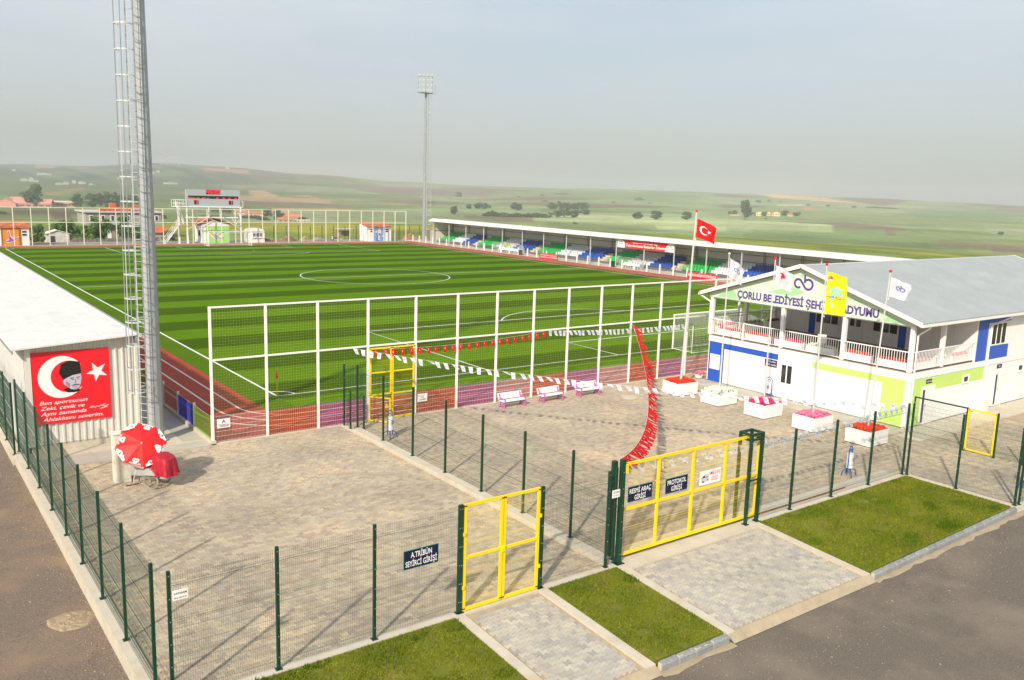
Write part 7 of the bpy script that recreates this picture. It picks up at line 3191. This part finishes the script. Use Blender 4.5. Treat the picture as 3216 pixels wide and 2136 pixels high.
FT = [  # x, y, height, width, kind, label
    (428, 649, 7.2, 7.6, 'tall', 'lone dark tree in the fields just right of the far floodlight mast'),
    (573, 842, 5.2, 6.8, 'round', 'small round field tree, first right of the lone tree by the mast'),
    (592, 848, 7.2, 10.5, 'round', 'broad field tree, left half of a pair above the far stand end'),
    (608, 861, 6.3, 8.8, 'round', 'field tree, right half of the pair above the far stand end'),
    (633, 885, 3.7, 5.5, 'bush', 'low bush just right of the pair of field trees'),
    (614, 802, 8.6, 13.2, 'round', 'round lone field tree midway along the far stand roof'),
    (981, 1494, 9.5, 17, 'bush', 'hazy distant tree clump high in the fields right of the mast'),
    (718, 860, 8.0, 12, 'round', 'leftmost tree of the big dark grove above the far stand'),
    (716, 841, 10.2, 13, 'round', 'tallest tree of the big dark grove above the far stand'),
    (742, 855, 8.5, 14, 'round', 'middle tree of the big dark grove above the far stand'),
    (759, 858, 9.0, 14, 'round', 'fourth tree of the big dark grove above the far stand'),
    (775, 862, 8.8, 13, 'round', 'rightmost tree of the big dark grove above the far stand'),
    (519, 609, 6.2, 12, 'bush', 'left bush of the low thicket in front of the big grove'),
    (530, 610, 7.4, 13, 'bush', 'middle and tallest bush of the thicket in front of the big grove'),
    (538, 608, 5.4, 11, 'bush', 'right bush of the thicket in front of the big grove'),
    (619, 695, 4.6, 12, 'bush', 'left one of two low bushes right of the thicket'),
    (625, 689, 5.2, 12, 'bush', 'right one of two low bushes right of the thicket'),
    (598, 580, 6.2, 8.8, 'round', 'leftmost of three round field trees left of the red flag'),
    (613, 569, 7.8, 10.9, 'round', 'largest of three round field trees left of the red flag'),
    (647, 560, 7.6, 9.6, 'round', 'field tree next to the top of the tallest flagpole'),
    (428, 475, 1.6, 3.6, 'bush', 'tiny dark bush in the field above the stand roof'),
    (1333, 1321, 6.2, 16, 'bush', 'hazy far clump above the three round field trees'),
    (658, 1070, 2.4, 8, 'bush', 'thin far bush just right of the mast'),
    (1012, 1246, 3.0, 11, 'bush', 'low far bush above the round lone tree'),
    (1163, 1220, 2.4, 7, 'bush', 'low far bush left of the brown strips'),
    (1221, 1179, 2.4, 7, 'bush', 'low far bush beside the brown strips'),
    (1143, 1503, 2.8, 7, 'bush', 'speck of a far tree on the hazy slope'),
    (1251, 1555, 4.0, 8, 'bush', 'speck of a far tree cluster on the hazy slope'),
    (917, 728, 4.0, 6, 'bush', 'bush at the left end of the yellow farm'),
    (761, 579, 18.5, 13.5, 'tall', 'very tall dark tree left of the yellow farm'),
    (936, 745, 3.8, 4.8, 'round', 'small tree at the far left of the farm row'),
    (936, 737, 5.0, 7, 'round', 'second small tree at the left of the farm row'),
    (908, 687, 5.0, 9, 'bush', 'dark bush between the tall tree and the yellow barns'),
    (929, 681, 5.7, 7.4, 'round', 'tree in front of the first yellow barn'),
    (978, 709, 4.1, 6.6, 'round', 'tree between the yellow barns'),
    (990, 695, 6.6, 9.2, 'round', 'grey green tree right of the yellow barns'),
    (1002, 688, 4.6, 5.8, 'round', 'first of two trees ending the farm row on the right'),
    (1011, 689, 5.0, 7.2, 'round', 'last tree ending the farm row on the right'),
    (1621, 1233, 6.4, 12, 'bush', 'left one of the hazy tree dots above the farm'),
    (1729, 1286, 5, 7.5, 'bush', 'middle one of the hazy tree dots above the farm'),
    (1751, 1268, 3.4, 6.8, 'bush', 'right one of the hazy tree dots above the farm'),
    (1621, 1102, 4.5, 7.4, 'bush', 'tree dot on the slope right of the farm'),
    (1636, 1063, 4.4, 8.8, 'bush', 'second tree dot on the slope right of the farm'),
    (1677, 1026, 3.6, 14, 'bush', 'flat bush left of the long hazy hedge'),
    (743, 300, 3.0, 3.8, 'bush', 'lone dark bush in the meadow above the grey roof'),
    (811, 589, 2.0, 2.4, 'bush', 'tiny bush below the yellow barns'),
    (92, 736, 15.5, 13, 'round', 'big dark tree in front of the pink roofed barns'),
    (125, 748, 9.6, 8.2, 'round', 'tree at the right end of the orange barn'),
    (135, 739, 10.2, 11.5, 'round', 'first grey green tree left of the near floodlight mast'),
    (144, 735, 12.0, 11, 'round', 'tallest of the grey green trees left of the near mast'),
    (153, 738, 11.5, 10, 'round', 'grey green tree close left of the near mast'),
    (169, 759, 9.8, 12, 'round', 'grey green tree behind the ladder of the near mast'),
    (54, 584, 2.4, 5.2, 'bush', 'dark bush in the field at the left edge'),
    (138, 541, 2.5, 5, 'bush', 'dark bush right of the near floodlight mast'),
    (214, 648, 3.6, 7, 'bush', 'bush above the scoreboard platform in the field'),
    (210, 661, 2.4, 6, 'bush', 'low bush left of the red roofed village'),
    (220, 574, 5.6, 6.4, 'round', 'dark tree among the red roofed village houses'),
    (207, 523, 6.2, 6.6, 'round', 'rounder dark tree at the right of the red roofed village'),
    (227, 529, 2.4, 5.4, 'bush', 'bush at the right end of the red roofed village'),
]
for (x, y, h, w, k, lab) in FT:
    tree(lab, x, y, h * 1.22, w * 1.08, k, group='trees in the fields')
NT = [(6.6, 122.2, 3.7, 2.3, 'round', 'small umbrella shaped tree right of the orange kiosk'),
      (10.9, 129, 3.6, 3.0, 'round', 'fresh green tree behind the white shed roof'),
      (12.9, 131, 4.6, 4.2, 'bush', 'broad fresh green tree left of the unfinished house'),
      (15.4, 128.5, 3.9, 3.6, 'bush', 'bushy green tree in front of the unfinished house corner'),
      (17.6, 130, 5.0, 3.6, 'round', 'taller green tree in front of the unfinished house'),
      (21.6, 130, 4.8, 3.2, 'tall', 'thin branched green tree behind the near mast ladder'),
      (23.6, 129, 3.4, 2.6, 'round', 'green tree just left of the near mast behind the fence'),
      (3.4, 134, 2.6, 3.4, 'bush', 'bush behind the orange kiosk roof'),
      (28.2, 124, 2.6, 2.8, 'bush', 'dark bush behind the scoreboard stairs'),
      (44.6, 119.2, 1.1, 2.0, 'bush', 'low weeds right of the white booth'),
      (59.6, 119.6, 1.2, 1.6, 'bush', 'low green weeds by the pale stones'),
      (70.0, 119.2, 1.1, 1.6, 'bush', 'low weeds right of the blue mural kiosk')]
for (x, y, h, w, k, lab) in NT:
    tree(lab, x, y, h, w, k, near=True, z=-.55)


def hedge(label, x, y, h, w, seed, n=None, dark=True):
    """row of bushes that reads as one mass, running across the view"""
    r_ = random.Random(seed)
    b = MB()
    d = Vector((y + 43, -(x + 17), 0)).normalized()
    n = n or max(4, int(w / h * 1.6))
    for i in range(n):
        u = (i + .5) / n - .5
        cx_, cy_ = x + d.x * u * w, y + d.y * u * w
        hh_ = h * (1 - (2 * abs(u)) ** 3 * .55) * r_.uniform(.7, 1.05)
        z0 = tz(cx_, cy_)
        for k in range(110):
            a, q = r_.uniform(0, 2 * pi), r_.uniform(-1, 1)
            rr = r_.uniform(.75, 1.05)
            c = Vector((cx_ + rr * hh_ * .75 * math.sqrt(1 - q * q) * cos(a), cy_ + rr * hh_ * .6 * math.sqrt(1 - q * q) * sin(a), z0 + hh_ * .46 + rr * hh_ * .5 * q))
            s = hh_ * r_.uniform(.10, .20)
            e1_ = Vector((r_.uniform(-1, 1), r_.uniform(-1, 1), r_.uniform(-1, 1))).normalized()
            e2_ = e1_.cross(Vector((r_.uniform(-1, 1), r_.uniform(-1, 1), r_.uniform(-1, 1)))).normalized()
            b.k = 0 if r_.random() < .6 else 1
            b.quad(c - e1_ * s, c - e2_ * s, c + e1_ * s, c + e2_ * s)
    o = b.build('hedge', [mat('foliage_dark', 0), mat('foliage_light', 0)])
    tag(o, label, 'hedge', kind='stuff')


hedge('long dark hedge in the fields, left part', 453, 618, 5.4, 24, 1)
hedge('long dark hedge in the fields, right part', 482, 604, 4.6, 40, 2)
hedge('faint hedge far up the hazy slope', 1395, 1659, 4.4, 38, 3)
hedge('long hazy hedge right of the farm', 1726, 993, 3.6, 68, 4)
hedge('dark hedge left of the red roofed village', 178, 565, 1.6, 26, 5)
hedge('dark hedge under the red roofed village', 199, 551, 2.6, 22, 6)
hedge('small hedge beside the village edge', 198, 526, 2.2, 9, 7)

# ================================================================== FAR BUILDINGS
M_redroof = mat('terracotta_roof', (.48, .17, .09), .8, noise=(.4, .2), per_object=.12)
M_pinkroof = mat('pink_barn_roof', (.62, .27, .21), .8, noise=(.1, .12), per_object=.08)
M_farwall = mat('far_house_wall', (.60, .52, .42), .8, per_object=.12)
M_yelwall = mat('yellow_barn_wall', (.78, .60, .28), .8, per_object=.06)
M_farwin = mat('dark_opening', (.05, .045, .045), .7)


def house(name, label, x, y, w, h, d, wall, roof, rf=.45, gable='front', nwin=3, cat='house', group=None, z=None):
    rz = -atan2(x + 17, y + 43) + rng.uniform(-.2, .2)
    zz = (tz(x, y) if z is None else z) - .3
    t = thing(name, label, cat, (x, y, zz), rz, group)
    hw = h * (1 - rf) + .3
    b = MB()
    b.box(-w / 2, w / 2, 0, d, -1.5, hw)
    if gable == 'front':
        b.prism([(-w / 2, 0, hw), (w / 2, 0, hw), (0, 0, h + .3)], (0, d, 0))
    b.build('wall', wall, t, world=False)
    if gable == 'front':
        for s_ in (-1, 1):
            b = MB()
            b.prism([(s_ * w / 2 * 1.05, -.4, hw - .1), (0, -.4, h + .35), (0, -.4, h + .6), (s_ * w / 2 * 1.05, -.4, hw + .15)], (0, d + .8, 0))
            b.build('roof_slope', roof, t, world=False)
    else:
        for ya, yb, za, zb in ((-.4, d / 2, hw, h + .3), (d / 2, d + .4, h + .3, hw)):
            b = MB()
            b.prism([(-w / 2 - .3, ya, za), (w / 2 + .3, ya, za), (w / 2 + .3, yb, zb), (-w / 2 - .3, yb, zb)], (0, 0, .25))
            b.build('roof_slope', roof, t, world=False)
    for i in range(nwin):
        b = MB()
        cx_ = -w / 2 + w * (i + .5) / nwin
        b.box(cx_ - w * .06, cx_ + w * .06, -.06, .01, hw * .40, hw * .72)
        b.build('window', M_farwin, t, world=False)
    return t


house('barn', 'yellow gabled barn, left of three in the fields', 929, 689, 10.7, 6.0, 9, M_yelwall, M_redroof, .3, cat='barn')
house('barn', 'yellow barn, middle and farthest of three in the fields', 973, 709, 9, 5.0, 9, M_yelwall, M_redroof, .3, cat='barn')
house('barn', 'yellow gabled barn, right of three in the fields', 956, 684, 9.8, 6.3, 9, M_yelwall, M_redroof, .3, cat='barn')
house('house', 'small farmhouse with a red roof right of the yellow barns', 990, 687, 7, 3.9, 6, M_farwall, M_redroof, .5, gable='side')
house('shed', 'long low reddish shed left of the very tall tree', 883, 692, 13.5, 1.9, 5, M_farwall, M_redroof, .5, gable='side', nwin=0, cat='shed')
RH = [(218, 626, 2.8, 9.4, 'red roofed village house, topmost left behind the scoreboard'), (217, 601, 2.5, 8.1, 'red roofed village house in the middle of the upper row'), (220, 593, 2.7, 6.0, 'red roofed village house at the right of the upper row'),
      (222, 544, 3.1, 6.8, 'red roofed village house left in the lower row'), (226, 541, 3.0, 7.6, 'red roofed village house right in the lower row'), (203, 500, 2.2, 9.6, 'long red roof lowest in the village'),
      (226, 529, 1.9, 5.6, 'small red roofed house at the village edge')]
for x, y, h, w, lab in RH:
    house('village_house', lab, x, y, w, h + .4, 5, M_farwall, M_redroof, .55, gable='side', nwin=3, group='red roofed village')
house('shed', 'long low white shed at the right end of the village', 216, 502, 8, 1.2, 3, M_print, M_farwall, .3, gable='side', nwin=4, cat='shed')
house('barn', 'pink roofed barn at the left edge of the photo', 72, 735, 15, 6.6, 16, M_pinkroof, M_pinkroof, .55, nwin=0, cat='barn')
house('barn', 'long pink roofed barn behind the big dark tree', 90, 732, 27, 6.3, 14, mat('pink_wall', (.58, .32, .24), .8), M_pinkroof, .55, gable='side', nwin=6, cat='barn')
house('barn', 'orange walled long barn right of the big dark tree', 114, 750, 20, 4.6, 10, mat('orange_wall', (.62, .36, .18), .8), M_farwall, .25, gable='side', nwin=7, cat='barn')
house('barn', 'farther pink barn roof behind the first barns', 107, 938, 14, 3.0, 10, M_pinkroof, M_pinkroof, .5, gable='side', nwin=0, cat='barn')
SPK = [(303, 2533, 2.4, 4.8), (239, 1887, 2.6, 7.8), (246, 1850, 4.1, 4.6), (251, 1825, 2.0, 5.1), (262, 1656, 1.9, 7.1), (276, 1676, 2.4, 4.8), (301, 1743, 3.0, 3.5), (309, 1714, 2.5, 7.4),
       (316, 1671, 1.5, 4.4), (553, 2496, 2.2, 4.4), (431, 1965, 2.0, 6.9), (471, 1736, 2.1, 16.8), (560, 2213, 2.6, 4.6), (590, 2277, 2.7, 4.7), (943, 2804, 3.5, 7.0), (331, 2262, 2.5, 18.8)]
SPL = ['highest up the hill at the far left', 'leftmost of the lower hillside row', 'with the tallest walls in the left hillside group', 'right of the tall one in the left hillside group',
       'left in the second hillside group', 'middle of the second hillside group', 'right of the middle of the second hillside group', 'second from the right in the second hillside group',
       'at the right end of the second hillside group', 'high on the slope just left of the near mast', 'beside the near mast ladder on the hill', 'long and low, alone on the slope left of the scoreboard',
       'left of a close pair right of the near mast', 'right of a close pair right of the near mast', 'on the ridge above the scoreboard', 'long and low, high on the left hillside']
for i, (x, y, h, w) in enumerate(SPK):
    o = MB().box(x - w * .8, x + w * .8, y, y + 5, tz(x, y) - 1, tz(x, y) + h * 1.6)
    o.prism([(x - w * .85, y - .5, tz(x, y) + h * 1.6), (x + w * .85, y - .5, tz(x, y) + h * 1.6), (x, y - .5, tz(x, y) + h * 2.1)], (0, 6, 0))
    o = o.build('hill_house', mat('pale_far_wall', (.50, .47, .41), .8))
    tag(o, 'tiny pale house ' + SPL[i], 'house', 'scattered houses on the far hillside')
for (x, y, h, lab) in ((805, 2852, 78, 'tallest red and white radio mast on the far hill'), (773, 2878, 55, 'middle radio mast on the far hill'), (759, 2884, 45, 'left radio mast on the far hill')):
    z = tz(x, y)
    t = thing('radio_mast', lab, 'radio mast', (x, y, z))
    b = MB()
    b.k = 0
    for k in range(6):
        b.k = k % 2
        b.tube((0, 0, .8 * h * k / 6), (0, 0, .8 * h * (k + 1) / 6), .8, .7, 4)
    b.build('mast', [M_print, M_redroof], t, world=False)

# unfinished house behind the far fence
uh = thing('unfinished_house', 'grey unfinished concrete house with stacks of orange roof tiles on top', 'house', (23.7, 138, -.7))
M_rend = mat('grey_render', (.36, .34, .31), .9, noise=(.7, .2))
b = MB(); b.box(17.0, 30.7, 138.0, 146, 2.25, 4.35); b.build('upper_storey', M_rend, uh)
b = MB(); b.box(16.6, 31.1, 137.6, 146.4, 4.35, 4.60); b.build('roof_slab', mat('pale_slab', (.55, .50, .44), .9), uh)
b = MB(); b.box(16.9, 30.9, 137.7, 146, 2.02, 2.25); b.build('floor_slab', M_rend, uh)
b = MB(); b.box(20.1, 29.4, 138.6, 146, -1.5, 2.02); b.build('ground_storey', mat('brown_render', (.30, .26, .21), .9, noise=(.7, .25)), uh)
for x in (18.0, 20.0, 21.7, 24.5, 27.0, 29.8):
    b = MB(); b.box(x - .38, x + .38, 137.93, 138.0, 2.75, 3.85); f_ = b.build('window', M_print, uh)
    b = MB(); b.box(x - .24, x + .24, 137.90, 137.929, 2.85, 3.75); b.build('pane', M_farwin, f_)
b = MB(); b.box(20.8, 21.5, 138.52, 138.6, -.6, 1.3); b.build('door', M_print, uh)
for i, (x, y, w, h) in enumerate(((19.9, 138.4, 1.0, .55), (20.9, 138.6, 1.0, .65), (22.0, 138.4, 1.1, .6), (22.3, 140, 1.5, 1.5), (23.2, 138.5, 1.1, .75), (24.4, 138.5, 1.0, .6), (25.5, 138.4, 1.0, .8), (26.3, 139.5, 1.2, 1.3), (27.4, 138.6, 1.2, .6), (28.7, 138.9, 1.4, .7), (24.0, 140.5, 1.8, .9))):
    b = MB()
    n = 4
    for k in range(n):
        s_ = 1 - .10 * k
        b.box(x - w / 2 * s_ + .03 * ((k + i) % 2), x + w / 2 * s_, y, y + .9, 4.6 + h * k / n + .01 * k, 4.6 + h * (k + 1) / n)
    b.build('tile_stack', M_tile, uh)
sh = thing('small_house', 'low house with an orange roof right of the near floodlight mast', 'house', (27.8, 128, -.6))
b = MB(); b.box(26.6, 29.4, 128.2, 132, -1, 1.0); b.build('wall', M_rend, sh)
b = MB(); b.prism([(26.3, 127.9, 1.0), (29.8, 127.9, 1.0), (29.4, 130.1, 2.0), (26.6, 130.1, 2.0)], (0, 0, .12)); b.build('roof_slope', M_tile, sh)
b = MB(); b.prism([(26.6, 130.1, 2.0), (29.4, 130.1, 2.0), (29.8, 132.3, 1.0), (26.3, 132.3, 1.0)], (0, 0, .12)); b.build('roof_slope', M_tile, sh)
ws = thing('white_shed', 'small white gabled shed with a pale metal roof behind the far fence', 'shed', (10.3, 126, -.6))
b = MB(); b.box(8.5, 12.0, 126.2, 129, -1, 1.05); b.prism([(8.5, 126.2, 1.05), (12.0, 126.2, 1.05), (10.1, 126.2, 1.65)], (0, 2.8, 0)); b.build('wall', mat('dirty_white_wall', (.60, .58, .54), .8, noise=(1, .3)), ws)
for xa, za, xb, zb in ((8.2, 1.0, 10.1, 1.68), (10.1, 1.68, 12.3, .98)):
    b = MB(); b.prism([(xa, 126, za), (xb, 126, zb), (xb, 126, zb + .08), (xa, 126, za + .08)], (0, 3.2, 0)); b.build('roof_slope', M_cream, ws)
b = MB(); b.box(9.0, 9.7, 126.13, 126.2, -.7, .7); b.build('door', M_farwin, ws)
yw = MB()
for i in range(24):
    yw.box(11.4 + i * .62, 11.4 + i * .62 + .56, 122.6 + .1 * (i % 3), 122.7 + .1 * (i % 3), -.9, .25 + .3 * ((i * 5) % 4) / 3)
o = yw.build('plank_fence', mat('grey_planks', (.22, .20, .19), .9, noise=(.6, .4)))
tag(o, 'ragged grey board fence before the unfinished house', 'fence', kind='stuff')
